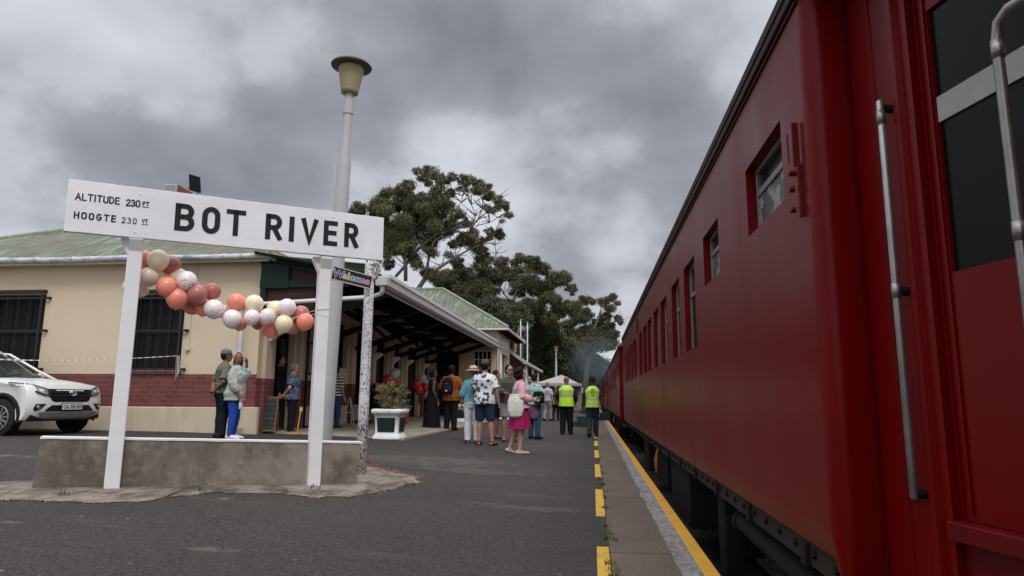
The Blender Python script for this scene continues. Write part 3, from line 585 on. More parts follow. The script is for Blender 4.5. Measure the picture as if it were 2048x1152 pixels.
# ---------------------------------------------------------------- lettering
def arc(cx, cz, rx, rz, a0, a1, n=10): return [(cx + rx*math.cos(R_(a0+(a1-a0)*i/n)), cz + rz*math.sin(R_(a0+(a1-a0)*i/n))) for i in range(n+1)]
GL = {  # strokes in a box 0..w wide, 0..1 high
 'B': (.62, [[(0, 0), (0, 1)], [(0, 1)] + arc(.34, .76, .24, .24, 90, -90) + [(0, .52)], [(0, .52)] + arc(.34, .26, .28, .26, 90, -90) + [(0, 0)]]),
 'O': (.6, [arc(.3, .7, .3, .3, 0, 180) + arc(.3, .3, .3, .3, 180, 360) + [(.6, .7)]]),
 '0': (.52, [arc(.26, .74, .26, .26, 0, 180) + arc(.26, .26, .26, .26, 180, 360) + [(.52, .74)]]),
 'T': (.64, [[(0, 1), (.64, 1)], [(.32, 1), (.32, 0)]]),
 'R': (.6, [[(0, 0), (0, 1)], [(0, 1)] + arc(.32, .74, .26, .26, 90, -90) + [(0, .48)], [(.3, .48), (.6, 0)]]),
 'I': (.1, [[(.05, 0), (.05, 1)]]), 'V': (.6, [[(0, 1), (.3, 0), (.6, 1)]]),
 'E': (.52, [[(.52, 1), (0, 1), (0, 0), (.52, 0)], [(0, .52), (.46, .52)]]), 'A': (.66, [[(0, 0), (.33, 1), (.66, 0)], [(.12, .33), (.54, .33)]]),
 'L': (.5, [[(0, 1), (0, 0), (.5, 0)]]), 'U': (.56, [[(0, 1), (0, .28)] + arc(.28, .28, .28, .28, 180, 360) + [(.56, 1)]]),
 'D': (.58, [[(0, 0), (0, 1)] + arc(.2, .5, .38, .5, 90, -90) + [(0, 0)]]), 'F': (.5, [[(.5, 1), (0, 1), (0, 0)], [(0, .52), (.42, .52)]]),
 'H': (.58, [[(0, 0), (0, 1)], [(.58, 0), (.58, 1)], [(0, .5), (.58, .5)]]), 'G': (.62, [arc(.32, .5, .32, .5, 50, 340, 14) + [(.62, .46), (.36, .46)]]),
 'C': (.58, [arc(.32, .5, .32, .5, 50, 310, 14)]), '1': (.26, [[(0, .82), (.16, 1), (.16, 0)]]),
 '2': (.52, [arc(.26, .73, .25, .27, 165, -35, 8) + [(0, 0), (.54, 0)]]), '3': (.5, [arc(.22, .75, .24, .25, 150, -90, 8), arc(.22, .26, .28, .26, 90, -150, 8)]),
 '5': (.52, [[(.48, 1), (.06, 1), (.02, .55)] + arc(.22, .32, .28, .3, 110, -150, 8)]), '6': (.52, [arc(.26, .28, .26, .28, 0, 360, 12), [(.01, .3), (.06, .68), (.4, 1)]]),
 '8': (.5, [arc(.25, .76, .21, .24, 0, 360, 12), arc(.25, .26, .25, .26, 0, 360, 12)]), '-': (.3, [[(0, .5), (.3, .5)]])}
def strokes(mb, glyph, x0, z0, h, w, th, y, dep=.003, jit=0.0):
    """paint a glyph in the xz plane at depth y (front face towards -y)"""
    gw, sts = GL[glyph]
    for st in sts:
        pts = [Vector((x0 + p[0]/gw*w, z0 + p[1]*h)) for p in st]; n = len(pts); Lp, Rp = [], []
        for i, p in enumerate(pts):
            a = (pts[i]-pts[i-1]).normalized() if i > 0 else (pts[1]-pts[0]).normalized(); b = (pts[i+1]-pts[i]).normalized() if i < n-1 else a
            nn = Vector((-a.y-b.y, a.x+b.x))
            if nn.length < 1e-4: nn = Vector((-a.y, a.x))
            nn.normalize(); k_ = 1/max(.45, nn.dot(Vector((-a.y, a.x)))); t2 = th/2*(1+jit*noise.noise(Vector((p.x*40, p.y*40, 1))))
            q = p + (a*-t2*.9 if i == 0 else (b*t2*.9 if i == n-1 else Vector((0, 0)))); 
            if (pts[0]-pts[-1]).length < 1e-5 and i in (0, n-1): q = p
            Lp.append(q + nn*t2*k_); Rp.append(q - nn*t2*k_)
        for i in range(n-1):
            dy = dep*(1 + .02*i)
            mb.prism([(c.x, y-dy, c.y) for c in (Lp[i], Rp[i], Rp[i+1], Lp[i+1])], (0, 0, 0), (0, dy-.0002, 0))
# ---------------------------------------------------------------- station name board
AX, AY, ARZ = -4.52, 6.07, math.atan2(.5706, .8212)
def S(s_, o_, z=0): c, q = math.cos(ARZ), math.sin(ARZ); return Vector((AX + c*s_ - q*o_, AY + q*s_ + c*o_, z))
sg = thing('station_sign', 'long white wooden station name board reading BOT RIVER on two white posts', 'sign', (AX, AY, 0), ARZ)
tl = math.atan2(.035, 3.09); ct, st_ = math.cos(tl), math.sin(tl)
bd = MB(); nb = 40; hw = .255
bmx = []
for i in range(nb+1):                      # slightly worn edges
    x = -.605 + 3.095*i/nb; jt = .0035*noise.noise(Vector((x*9, 1, 0))) + .002*noise.noise(Vector((x*31, 3, 0))); jb = .003*noise.noise(Vector((x*8, 7, 0)))
    bmx.append([(x, -.14, -hw+jb), (x, -.14, hw+jt), (x, -.085, hw+jt*.6), (x, -.085, -hw+jb)])
bd.add([p for r_ in bmx for p in r_], [(j*4+i, j*4+(i+1) % 4, (j+1)*4+(i+1) % 4, (j+1)*4+i) for j in range(nb) for i in range(4)] + [(0, 1, 2, 3), (nb*4, nb*4+1, nb*4+2, nb*4+3)])
def tilt(mb): mb.v = [(x*ct - z*st_, y, x*st_ + z*ct + 2.845) for x, y, z in mb.v]
tilt(bd); board = bd.build('board', M['white_paint'], sg, bevel=.004)
lt_ = MB()
for ch, a, b in (('B', .345, .475), ('O', .595, .715), ('T', .82, .965), ('R', 1.215, 1.335), ('I', 1.435, 1.485), ('V', 1.585, 1.715), ('E', 1.83, 1.935), ('R', 2.06, 2.17)):
    lt_ = MB(); strokes(lt_, ch, a, -.116, .232, b-a, .052 if ch != 'T' else .05, -.1402, .004, .05); tilt(lt_); lt_.build('letter', M['black_paint'], board)
sm = MB()
def line(txt, x, z, h, th, gap=.33, lim=None):
    for ch in txt:
        if ch == ' ': x += h*.62; continue
        wd_ = GL[ch][0]*h*.95; strokes(sm, ch, x, z, h, wd_, th, -.1402, .003, .25); x += wd_ + gap*h
    return x
x1 = line('ALTITUDE', -.535, .062, .062, .0115, .26); x1 = line('230', x1+.045, .058, .06, .0115, .22); x2 = line('FT', x1+.016, .078, .036, .009, .3); sm.bx(x1+.01, x2-.006, -.143, -.1402, .058, .064)
x1 = line('HOOGTE', -.53, -.118, .058, .0125, .48); x1 = line('230', x1+.03, -.118, .052, .0075, .42); x2 = line('VT', x1+.03, -.098, .034, .008, .25); sm.bx(x1+.028, x2, -.143, -.1402, -.118, -.112)
tilt(sm); sm.build('lettering', M['black_paint'], board)
bl = MB()
for x, z in ((.0, .19), (1.9, .19), (-.02, -.20), (1.86, -.2)): bl.ring([((x, -.139, z), (1, 0, 0), (0, 0, 1), .012, .012), ((x, -.146, z), (1, 0, 0), (0, 0, 1), .009, .009)], n=8)
tilt(bl); bl.build('bolt', M['white_wood'], board)
for x, z0 in ((0.0, .10), (1.86, .04)):
    f = MB(); f.box((x, -.015, (z0+3.02)/2), (.13, .13, 3.02-z0)); po = f.build('post', M['white_wood'], sg, bevel=.008)
    f = MB(); f.prism([(x-.062, -.081, 2.60), (x-.062, -.135, 2.60), (x-.062, -.135, 2.575), (x-.062, -.081, 2.47)], (0, 0, 0), (.124, 0, 0)); f.build('bracket', M['white_wood'], po, bevel=.004)
    f = MB(); f.prism([(x-.066, .03, 2.60), (x-.135, .03, 2.60), (x-.135, .03, 2.57), (x-.066, .03, 2.42)], (0, 0, 0), (0, -.09, 0)); f.build('bracket', M['white_wood'], po, bevel=.004)
# ---------------------------------------------------------------- low concrete wall behind the board
tw = NT('stained_concrete'); a = tw.noise(1.5, 6, .65); b = tw.noise(10, 6, .75); c_ = tw.noise(3.2, 5, .7, tw.co((1, 1, .35)))
cc = tw.ramp(c_, [(.3, (.088, .073, .056)), (.5, (.155, .133, .103)), (.72, (.25, .22, .178))]); cc = tw.mix(tw.ramp(b, [(.5, 0.0), (.72, .7)]), cc, (.33, .31, .27)); cc = tw.mix(tw.ramp(a, [(.42, .5), (.55, 0.0)]), cc, (.075, .063, .045))
cc = tw.mix(tw.ramp(tw.noise(.9, 5, .7), [(.50, 0.0), (.62, .55)]), cc, (.34, .30, .245)); tw.bump(b, .6, .01); M['stained'] = tw.fin(cc, .9)
cw = thing('concrete_wall', 'low weathered grey concrete wall with white painted top behind the name board', 'wall', (AX, AY, 0), ARZ)
f = MB(); nwl = 30
prof = []
for i in range(nwl+1):
    x = -.60 + 2.98*i/nwl; zt = .675 - .115*i/nwl; zb = .10 - .1*i/nwl; o_ = .028
    prof.append([(x, o_, zb), (x, o_+.002*noise.noise(Vector((x*5, 0, 0))), zt-.012), (x, o_+.16, zt-.012), (x, o_+.18, zb)])
f.add([p for r_ in prof for p in r_], [(j*4+i, j*4+(i+1) % 4, (j+1)*4+(i+1) % 4, (j+1)*4+i) for j in range(nwl) for i in range(4)] + [(0, 1, 2, 3), (nwl*4, nwl*4+1, nwl*4+2, nwl*4+3)])
f.v = [(x - (.045 if x > 2.37 else 0)*(1-(z-.0)/.56) - (.04 if x < -.59 else 0)*(1-(z-.1)/.57), y, z) for x, y, z in f.v]
f.build('body', M['stained'], cw, bevel=.006)
f = MB(); prof = []
for i in range(nwl+1):
    x = -.61 + 3.0*i/nwl; zt = .675 - .115*i/nwl; w1 = .004*noise.noise(Vector((x*14, 2, 0)))
    prof.append([(x, .020, zt-.0125-abs(w1)*2), (x, .020, zt+.004+w1), (x, .20, zt+.004), (x, .20, zt-.0125)])
f.add([p for r_ in prof for p in r_], [(j*4+i, j*4+(i+1) % 4, (j+1)*4+(i+1) % 4, (j+1)*4+i) for j in range(nwl) for i in range(4)] + [(0, 1, 2, 3), (nwl*4, nwl*4+1, nwl*4+2, nwl*4+3)])
f.build('coping', M['white_paint'], cw)
# ---------------------------------------------------------------- lamp posts
M['pole_grey'] = plain('grey_painted_pole', (.42, .42, .43), .55, var=.12, scale=2, bump=.1); M['lamp_bowl'] = plain('yellowed_lamp_bowl', (.30, .262, .15), .5, var=.18, scale=4)
M['lamp_hat'] = plain('brown_lamp_hat', (.10, .085, .07), .6, var=.3)
def lamp_post(label, loc, lean=(0, 0)):
    t = thing('lamp_post', label, 'street lamp', loc, 0, 'lamp posts along the platform'); t.rotation_euler = (lean[0], lean[1], 0)
    f = MB(); f.lathe((0, 0, 0), [(.128, -.3), (.128, 0), (.125, 2.4), (.104, 4.45), (.102, 4.52), (.070, 4.78), (.068, 5.29), (.068, 5.30), (.080, 5.31), (.080, 5.52), (.068, 5.53), (.068, 5.68)], 20); f.build('pole', M['pole_grey'], t, smooth=True).modifiers.new('e', 'EDGE_SPLIT').split_angle = R_(40)
    f = MB(); f.lathe((0, 0, 0), [(.10, 5.64), (.135, 5.66), (.14, 5.70), (.200, 6.05), (.205, 6.12), (.19, 6.14)], 24); f.build('lamp_bowl', M['lamp_bowl'], t, smooth=True)
    f = MB(); f.lathe((0, 0, 0), [(.20, 6.08), (.315, 6.10), (.322, 6.115), (.29, 6.15), (.18, 6.19), (.05, 6.215)], 28); f.build('lamp_hat', M['lamp_hat'], t, smooth=True)
    return t
lp = lamp_post('tall grey lamp post standing behind the BOT RIVER board', (-3.925, 9.62, .15), (0, R_(1.55)))
for y, lb in ((70.5, 'nearest of the far lamp posts, beside the white marquee'), (113.5, 'second of the far lamp posts, thin above the left guard'), (163.0, 'farthest lamp post, between the two guards')):
    q = copy_tree(lp); q.location = (-3.8, y, .3); q.rotation_euler = (0, 0, 0); q['label'] = lb
# peeling white timber pole
M['peel_pole'] = m_peel('heavily_peeled_pole', (.76, .75, .76), (.055, .05, .045), .455, .49, 62, (1, 1, .6))
wp = thing('timber_pole', 'round timber pole with badly peeling white paint right of the sign', 'pole', (-2.86, 8.28, .1))
f = MB(); f.tube([(0, 0, -.2), (.002, 0, 1), (.006, .0, 2), (.0, 0, 3.05)], [.066, .064, .062, .06], 16); f.build('pole', M['peel_pole'], wp, smooth=True)
f = MB(); f.tube([(.0, .0, 2.42), (.09, 0, 2.5), (.12, 0, 2.58), (.10, 0, 2.66), (.02, 0, 2.70)], .035, 8); f.build('bracket', M['peel_pole'], wp, smooth=True)
# welcome plaque
def text_part(txt, size, mat, parent, at, rot, name='lettering', bold=0.0, ext=.002, scale_x=1.0):
    cu = bpy.data.curves.new(name, 'FONT'); cu.body = txt; cu.size = size; cu.offset = bold; cu.extrude = ext; cu.align_x = 'CENTER'; cu.align_y = 'CENTER'
    o = bpy.data.objects.new(name, cu); me = bpy.data.meshes.new_from_object(o); bpy.data.objects.remove(o); me.materials.clear(); me.materials.append(mat)
    o = bpy.data.objects.new(name, me); col.objects.link(o); o.parent = parent; o.location = at; o.rotation_euler = rot; o.scale = (scale_x, 1, 1); return o
wl = thing('welcome_sign', 'small tilted plaque reading Welcome in coloured letters on the peeling pole', 'sign', S(2.375, .76, 2.545), ARZ)
ta = R_(-9.5); f = MB(); f.box((0, 0, 0), (.50, .012, .175), Matrix.Rotation(-ta, 3, 'Y')); wn = NT('plaque_print')
wc = wn.ramp(wn.vor(38, out='Color'), [(.3, (.012, .01, .012)), (.75, (.02, .02, .03)), (.85, (.25, .12, .03)), (.93, (.35, .04, .06))], 'CONSTANT'); M['plaque'] = wn.fin(wc, .4)
f.build('board', M['plaque'], wl)
f = MB()
for z in (-.082, .082): f.box((0, -.012, 0), (.50, .014, .014)); f.v[-8:] = [(x, y, zz+z) for x, y, zz in f.v[-8:]]
f.v = [(x*math.cos(ta) - z*math.sin(ta), y, x*math.sin(ta)+z*math.cos(ta)) for x, y, z in f.v]; f.build('frame', plain('pale_wood', (.5, .4, .28), .6), wl)
for ch, x, c, sz in (('W', -.175, (.06, .05, .3), .13), ('e', -.098, (.55, .45, .1), .115), ('l', -.05, (.6, .25, .12), .13), ('c', -.002, (.05, .4, .5), .12), ('o', .058, (.1, .25, .2), .115), ('m', .128, (.12, .05, .35), .105), ('e', .20, (.6, .05, .2), .11)):
    px_, pz_ = x*math.cos(ta), x*math.sin(ta)
    text_part(ch, sz, M['white_wood'], wl, (px_, -.010, pz_), (R_(90), -ta, 0), 'letter', .007, .001)
    text_part(ch, sz, plain('letter_colour', c, .4), wl, (px_, -.0125, pz_), (R_(90), -ta, 0), 'letter', .0015, .001)
# ---------------------------------------------------------------- balloon garland
BC = {'coral': (.90, .31, .21), 'cream': (.90, .78, .55), 'rose': (.48, .17, .14), 'ivory': (.78, .62, .54), 'blush': (.84, .64, .56), 'white': (.88, .76, .76), 'coralrose': (.66, .24, .18), 'confetti': (.90, .79, .79), 'red': (.55, .02, .015), 'clear': (.45, .42, .38)}
BN = {'coral': 'bright coral', 'cream': 'cream', 'rose': 'dusky rose brown', 'ivory': 'dull ivory', 'blush': 'pale blush', 'white': 'plain white', 'coralrose': 'muted coral', 'confetti': 'pale balloon with dark confetti'}
def balloon_mat(k_):
    c = BC[k_]; t = NT('balloon_'+k_); a = t.noise(4, 3); cc_ = t.ramp(a, [(.3, dim(c, .93)), (.7, dim(c, 1.04))])
    if k_ == 'confetti':
        sx = t.n('SeparateXYZ'); t.l(t.tc.outputs['Object'], sx.inputs[0]); low = t.ramp(sx.outputs[2], [(.0, 1.0), (.001, 0.0)])
        z_ = t.math('LESS_THAN', sx.outputs[2], -.045); v_ = t.math('LESS_THAN', t.vor(62), .34); cc_ = t.mix(t.math('MULTIPLY', z_, v_), cc_, (.13, .07, .06))
    t.p.inputs['Subsurface Weight'].default_value = .25; t.p.inputs['Subsurface Radius'].default_value = (.05, .03, .02); t.p.inputs['Subsurface Scale'].default_value = .3
    return t.fin(cc_, .27, spec=.5)
for k_ in BC: M['bal_'+k_] = balloon_mat(k_)
def balloon_mesh():
    f = MB(); secs = []
    for j in range(17):
        a = math.pi*j/16; r_ = math.sin(a); z = -math.cos(a)*1.0
        if z < 0: z *= 1.12; r_ *= (1 - .10*abs(z)**2)
        secs.append(((0, 0, z), (1, 0, 0), (0, 1, 0), max(r_, .02), max(r_, .02)))
    f.ring(secs, True, 24); f.ring([((0, 0, -1.10), (1, 0, 0), (0, 1, 0), .03, .03), ((0, 0, -1.16), (1, 0, 0), (0, 1, 0), .035, .035), ((0, 0, -1.21), (1, 0, 0), (0, 1, 0), .08, .08)], True, 8); return f
bmesh0 = balloon_mesh().build('balloon', M['bal_coral'], smooth=True); bme = bmesh0.data; bpy.data.objects.remove(bmesh0)
def balloon(k_, p, r_, label, group, rot=None):
    me = bme.copy(); me.materials[0] = M['bal_'+k_]; me.transform(Matrix.Scale(r_, 4)); o = bpy.data.objects.new('balloon', me); col.objects.link(o)
    o.location = p; o.rotation_euler = rot or (random.uniform(-.5, .5), random.uniform(-.5, .5), random.uniform(0, 6)); return tag(o, label, 'balloon', group)
BL = [(0.075,0.10,2.44,0.096,'coral','top left, half hidden behind the left post'),(0.204,0.02,2.433,0.109,'cream','top of the garland, in front of the others'),(0.325,0.10,2.41,0.099,'rose','beside the topmost cream balloon'),(0.0,0.16,2.15,0.10,'cream','showing on both sides of the left post'),(0.135,0.05,2.262,0.098,'ivory','just right of the left post'),(0.07,0.2,2.14,0.08,'cream','low, behind the left post'),(0.404,0.12,2.295,0.092,'cream','behind the upper confetti balloon'),(0.485,0.04,2.245,0.103,'confetti','uppermost of the confetti balloons'),(0.305,0.04,2.17,0.102,'coral','above the barred window, upper of two'),(0.412,0.06,2.058,0.108,'coral','above the barred window, lower of two'),(0.594,0.04,2.111,0.104,'rose','large, in the middle of the upper bunch'),(0.743,0.14,2.17,0.09,'rose','alone at the right of the upper bunch'),(0.555,0.22,2.0,0.084,'coralrose','hanging below the large rose balloon'),(0.671,0.16,1.985,0.083,'coral','between the rose and the confetti balloon'),(0.575,0.2,2.2,0.075,'coralrose','behind the large rose balloon'),(0.765,0.04,1.968,0.101,'confetti','second confetti balloon, left of the dip'),(0.863,0.2,1.97,0.07,'blush','small one at the dip'),(0.987,0.10,2.065,0.095,'coral','rising above the dip, left of a cream balloon'),(0.951,0.03,1.874,0.098,'confetti','lowest point of the garland'),(1.165,0.06,2.053,0.1,'cream','above the dip, in front of the wall corner'),(1.148,0.0,1.899,0.084,'confetti','small with heavy dark confetti, lower middle'),(1.044,0.16,1.843,0.078,'coral','poking out low between two confetti balloons'),(1.306,0.05,1.924,0.088,'white','small, left of the right-hand bunch'),(1.225,0.22,1.95,0.075,'coralrose','mostly hidden between cream and white balloons'),(1.40,0.18,2.03,0.089,'cream','behind the rightmost confetti balloon'),(1.514,0.08,2.04,0.099,'confetti','rightmost and highest of the confetti balloons'),(1.681,0.14,1.987,0.094,'rose','upper one beside the right post'),(1.37,0.2,1.80,0.094,'coral','lowest at the right-hand bunch'),(1.488,0.06,1.854,0.099,'cream','front of the right-hand bunch'),(1.60,0.24,1.852,0.089,'coralrose','behind the right-hand cream balloon'),(1.715,0.04,1.89,0.096,'coral','front one beside the right post'),(1.24,0.3,1.86,0.06,'rose','small dark one showing in a gap low down')]
random.seed(11)
for s_, o_, z, r_, k_, where in BL:
    balloon(k_, S(s_, o_+.10, z), r_, f"{BN[k_]}{' balloon' if k_ != 'confetti' else ''} of the garland, {where}", 'balloons of the garland between the sign posts')
f = MB(); pth = [S(.0, .2, 2.45), S(.2, .2, 2.36), S(.45, .22, 2.18), S(.75, .22, 2.03), S(1.0, .2, 1.94), S(1.3, .2, 1.93), S(1.6, .18, 1.93), S(1.7, .06, 1.97), S(1.80, -.088, 2.01), S(1.93, -.088, 2.03)]
f.tube(pth, .0035, 5); f.tube([S(1.6, .18, 1.93), S(1.79, -.085, 1.96), S(1.93, -.085, 1.93), S(1.935, .06, 1.93)], .002, 4)
tag(f.build('ribbon_cord', M['white_wood']), 'thin white cord tying the balloon garland round the right sign post', 'cord')
for i, (x, y, z, k_) in enumerate(((-6.4, 20.6, 1.62, 'red'), (-6.3, 20.9, 1.80, 'clear'), (-6.3, 21.15, 1.85, 'clear'), (-6.35, 21.3, 1.6, 'red'), (-6.3, 23.8, 1.55, 'red'), (-6.15, 24.0, 1.78, 'clear'), (-6.1, 24.3, 1.45, 'red'), (-6.2, 24.5, 1.62, 'clear'), (-6.0, 24.3, 1.15, 'clear'), (-6.25, 23.95, 1.35, 'red'))):
    nm = {'red': 'red', 'clear': 'greyish clear'}[k_]; w1 = ('leftmost', 'upper left', 'upper right', 'right') [i] if i < 4 else ('upper left', 'topmost', 'right', 'upper right', 'lowest', 'lower left')[i-4]
    balloon(k_, (x, y, z), .16, f"{nm} balloon, {w1} of the {'bunch above the big planter' if i < 4 else 'bunch left of the woman in the long dress'}", 'balloons tied up under the veranda')

# ---------------------------------------------------------------- train
def m_red():
    t = NT('glossy_train_red'); a = t.noise(.9, 4, .55, t.co((1, .5, .8))); b = t.noise(1.2, 3, .5, t.co((1, 1.6, .4))); c = t.noise(45, 3)
    cc_ = t.ramp(a, [(.3, (.115, .0008, .0014)), (.7, (.145, .0011, .0018))]); cc_ = t.mix(t.ramp(b, [(.55, 0.0), (.8, .10)]), cc_, (.115, .004, .004))
    r_ = t.ramp(b, [(.3, .30), (.75, .38)])
    h = t.math('ADD', t.math('MULTIPLY', t.noise(1.1, 2, .5, t.co((1, 1.2, .7))), 2.0), t.math('MULTIPLY', c, .02)); t.bump(h, .16, .02)
    return t.fin(cc_, r_, spec=.17)
M['red'] = m_red(); M['red_trim'] = plain('train_red_trim', (.11, .003, .004), .35, var=.25); M['train_roof'] = plain('dark_red_roof', (.045, .022, .022), .75, var=.3)
M['chrome'] = plain('worn_bright_steel', (.30, .285, .27), .38, metal=.8, var=.25, scale=9); M['sash'] = plain('dull_aluminium_sash', (.24, .24, .23), .45, metal=.5, var=.2)
M['under'] = plain('grimy_underframe', (.012, .010, .009), .85, var=.4, bump=.3); M['solebar'] = plain('grey_brown_solebar', (.026, .021, .018), .75, var=.3, bump=.3)
tg = NT('train_glass'); ga = tg.noise(2.0, 3); tg.bump(tg.noise(2.2, 2), .06, .01); M['train_glass'] = tg.fin(tg.ramp(ga, [(.3, (.005, .0045, .004)), (.7, (.010, .009, .008))]), .2, spec=.12)
tg = NT('frosted_glass'); ga = tg.noise(5, 4); gf = tg.ramp(tg.noise(5.2, 3, .6, tg.co((1, 1, 1.3))), [(.56, 0.0), (.575, 1.0)]); M['frosted'] = tg.fin(tg.mix(gf, tg.ramp(ga, [(.3, (.055, .062, .055)), (.7, (.08, .088, .08))]), (.27, .28, .25)), .35)
M['curtain'] = plain('grey_curtain', (.22, .23, .23), .8, var=.2, scale=12); M['band'] = plain('scuffed_white_bar', (.36, .34, .32), .5, var=.12, scale=14)
M['interior'] = plain('dark_coach_interior', (.02, .014, .012), .8)
ZL_ = .22; X0, Y0, LEN, ZB, ZT = .98, 3.0, 19.4, .40, 2.98; XC = X0 + 1.4
def coach():
    t = thing('railway_coach', 'red railway coach with rounded end corner, nearest and largest of the train', 'railway coach', (XC, Y0, -.74), 0, 'red coaches of the train')
    wins = [(3.44, 4.25, 2.06, 2.49, 'f'), (5.23, 5.95, 2.03, 2.46, 'f')] + [(a, b, 1.55, 2.43, 'w') for a, b in ((6.50, 7.26), (7.66, 8.42), (8.95, 9.80), (10.10, 10.93), (11.33, 12.20), (12.42, 13.22), (13.60, 14.40), (15.50, 16.35), (16.75, 17.55), (17.93, 18.68), (19.02, 19.85), (20.25, 21.0))]
    f = MB(); us = sorted({Y0+.075, Y0+LEN-.075} | {w_[0] for w_ in wins} | {w_[1] for w_ in wins}); vs = sorted({ZB, ZB+.06, ZB+.12, ZT} | {w_[2] for w_ in wins} | {w_[3] for w_ in wins})
    fx = lambda z: X0 + (.02 if z < ZB+.03 else (.005 if z < ZB+.09 else 0))
    wall_grid(f, us, vs, wins, lambda u, v: (fx(v), u, v))
    for w_ in wins: reveal(f, w_[:4], lambda u, v, d=0: (X0 + d, u, v), .10)
    # far side and ends
    xf = XC + 1.4; f.quad((xf, Y0, ZB), (xf, Y0+LEN, ZB), (xf, Y0+LEN, ZT), (xf, Y0, ZT))
    def corner(sgn, y):               # rounded corner post then the step in to the tapered vestibule
        CR = .075; cp = MB(); pts = []
        for i in range(13): a = math.pi/2*i/12; pts.append((X0 + CR - CR*math.cos(a), y + sgn*(CR - CR*math.sin(a))))
        pts += [(X0+.165, y+sgn*.003), (X0+.20, y + sgn*.012), (X0+.21, y + sgn*.03)]
        zs = [.22, ZB, ZB+.10, ZT]; n2 = len(pts); vs_ = []
        for z, o0 in zip(zs, (.05, .012, .0, 0)):
            for j, p in enumerate(pts): k_ = max(0, 1 - j/12); vs_.append((p[0]+o0*k_, p[1]+sgn*o0*(1-k_)*.6, z))
        cp.add(vs_, [(r_*n2+i, r_*n2+i+1, (r_+1)*n2+i+1, (r_+1)*n2+i) for r_ in range(3) for i in range(n2-1)])
        cp.build('corner_panel', M['red'], t, world=True, smooth=True)
        # two raised beads and the jamb
        p0 = Vector((X0+.20, y + sgn*.012, 0)); d = Vector((.23, -.973*sgn, 0)); nrm = Vector((-.973, -.23*sgn, 0))
        def P(s_, z, o_=0): q = p0 + d*s_ + nrm*o_; return (q.x, q.y, z)
        ZL = .22; f.quad(P(0, ZL), P(.365, ZL), P(.365, ZT), P(0, ZT))
        for s_, w2, o2 in ((.27, .05, .022), (.14, .014, .007)):
            f.prism([P(s_, ZL), P(s_+w2, ZL), P(s_+w2*.8, ZL, o2), P(s_+w2*.2, ZL, o2)], (0, 0, ZL), (0, 0, ZT-.02))
        f.quad(P(.365, ZL), P(.365, ZL, -.06), P(.365, ZT, -.06), P(.365, ZT)); f.quad(P(1.13, ZL), P(1.13, ZL, -.06), P(1.13, ZT, -.06), P(1.13, ZT))
        f.quad(P(1.13, ZL), P(1.28, ZL), P(1.28, ZT), P(1.13, ZT)); f.quad(P(.365, 2.78), P(1.13, 2.78), P(1.13, ZT), P(.365, ZT))
        q = p0 + d*1.28; f.quad((q.x, q.y, ZB), (xf, q.y, ZB), (xf, q.y, ZT), (q.x, q.y, ZT)); f.quad((xf, y, ZB), (xf, q.y, ZB), (xf, q.y, ZT), (xf, y, ZT))
        return P
    PN = corner(1, Y0); PF = corner(-1, Y0+LEN)
    body = f.build('body', M['red'], t, world=True)
    f = MB(); f.bx(X0+.10, X0+.12, Y0+.3, Y0+LEN-.3, .9, 1.5); f.bx(X0+1.1, X0+1.14, Y0+.3, Y0+LEN-.3, .6, 2.9); f.bx(X0+.02, xf-.02, Y0+.2, Y0+LEN-.2, .42, .5); f.bx(X0+.02, xf-.02, Y0+.2, Y0+LEN-.2, 2.90, 2.94); f.build('interior', M['interior'], t, world=True)
    # roof with rain strip
    f = MB(); secs = []
    prof = [(X0-.035, 2.985), (X0-.035, 3.04), (X0+.04, 3.10), (X0+.3, 3.42), (X0+.8, 3.62), (XC, 3.68), (xf-.8, 3.62), (xf-.3, 3.42), (xf-.04, 3.10), (xf+.03, 3.04), (xf+.03, 2.985)]
    for y, k_ in ((Y0-1.23, .78), (Y0-.02, 1), (Y0+LEN+.02, 1), (Y0+LEN+1.23, .78)): secs.append([(XC + (x-XC)*k_, y, z) for x, z in prof])
    n_ = len(prof); f.add([p for s_ in secs for p in s_], [(j*n_+i, j*n_+(i+1) % n_, (j+1)*n_+(i+1) % n_, (j+1)*n_+i) for j in range(3) for i in range(n_)] + [tuple(range(n_)), tuple(range(3*n_, 4*n_))])
    f.build('roof', M['train_roof'], t, world=True)
    f = MB(); f.bx(X0-.028, X0-.002, Y0+.04, Y0+LEN-.04, 2.93, 2.983); f.bx(X0-.012, X0-.002, Y0+.06, Y0+LEN-.06, 2.905, 2.928); f.build('rain_strip', M['train_roof'], t, world=True, bevel=.005)
    for i, (a, b, z0, z1, kd) in enumerate(wins):
        s_ = MB(); x = X0 + .075; w2 = .03; zm = z0 + (z1-z0)*(.62 if kd == 'f' else .66)
        for q in ((a, a+w2, z0, z1), (b-w2, b, z0, z1), (a+w2, b-w2, z0, z0+w2), (a+w2, b-w2, z1-w2, z1), (a+w2, b-w2, zm-.02, zm+.02)): s_.bx(x-.015, x+.015, q[0], q[1], q[2], q[3])
        wo = s_.build('window', M['sash'], t, world=True, bevel=.003)
        s_ = MB(); s_.bx(x-.002, x+.004, a+.01, b-.01, z0+.01, zm); s_.build('pane', M['frosted'] if kd == 'f' else M['train_glass'], wo)
        s_ = MB(); s_.bx(x+.008, x+.014, a+.01, b-.01, zm, z1-.01); s_.build('pane', M['train_glass'], wo)
        if i in (2, 4): s_ = MB(); s_.bx(x+.02, x+.03, a+.05 if i == 2 else a+.5, a+.22 if i == 2 else b-.05, z0+.03, z1-.05); s_.build('curtain', M['curtain'], wo)
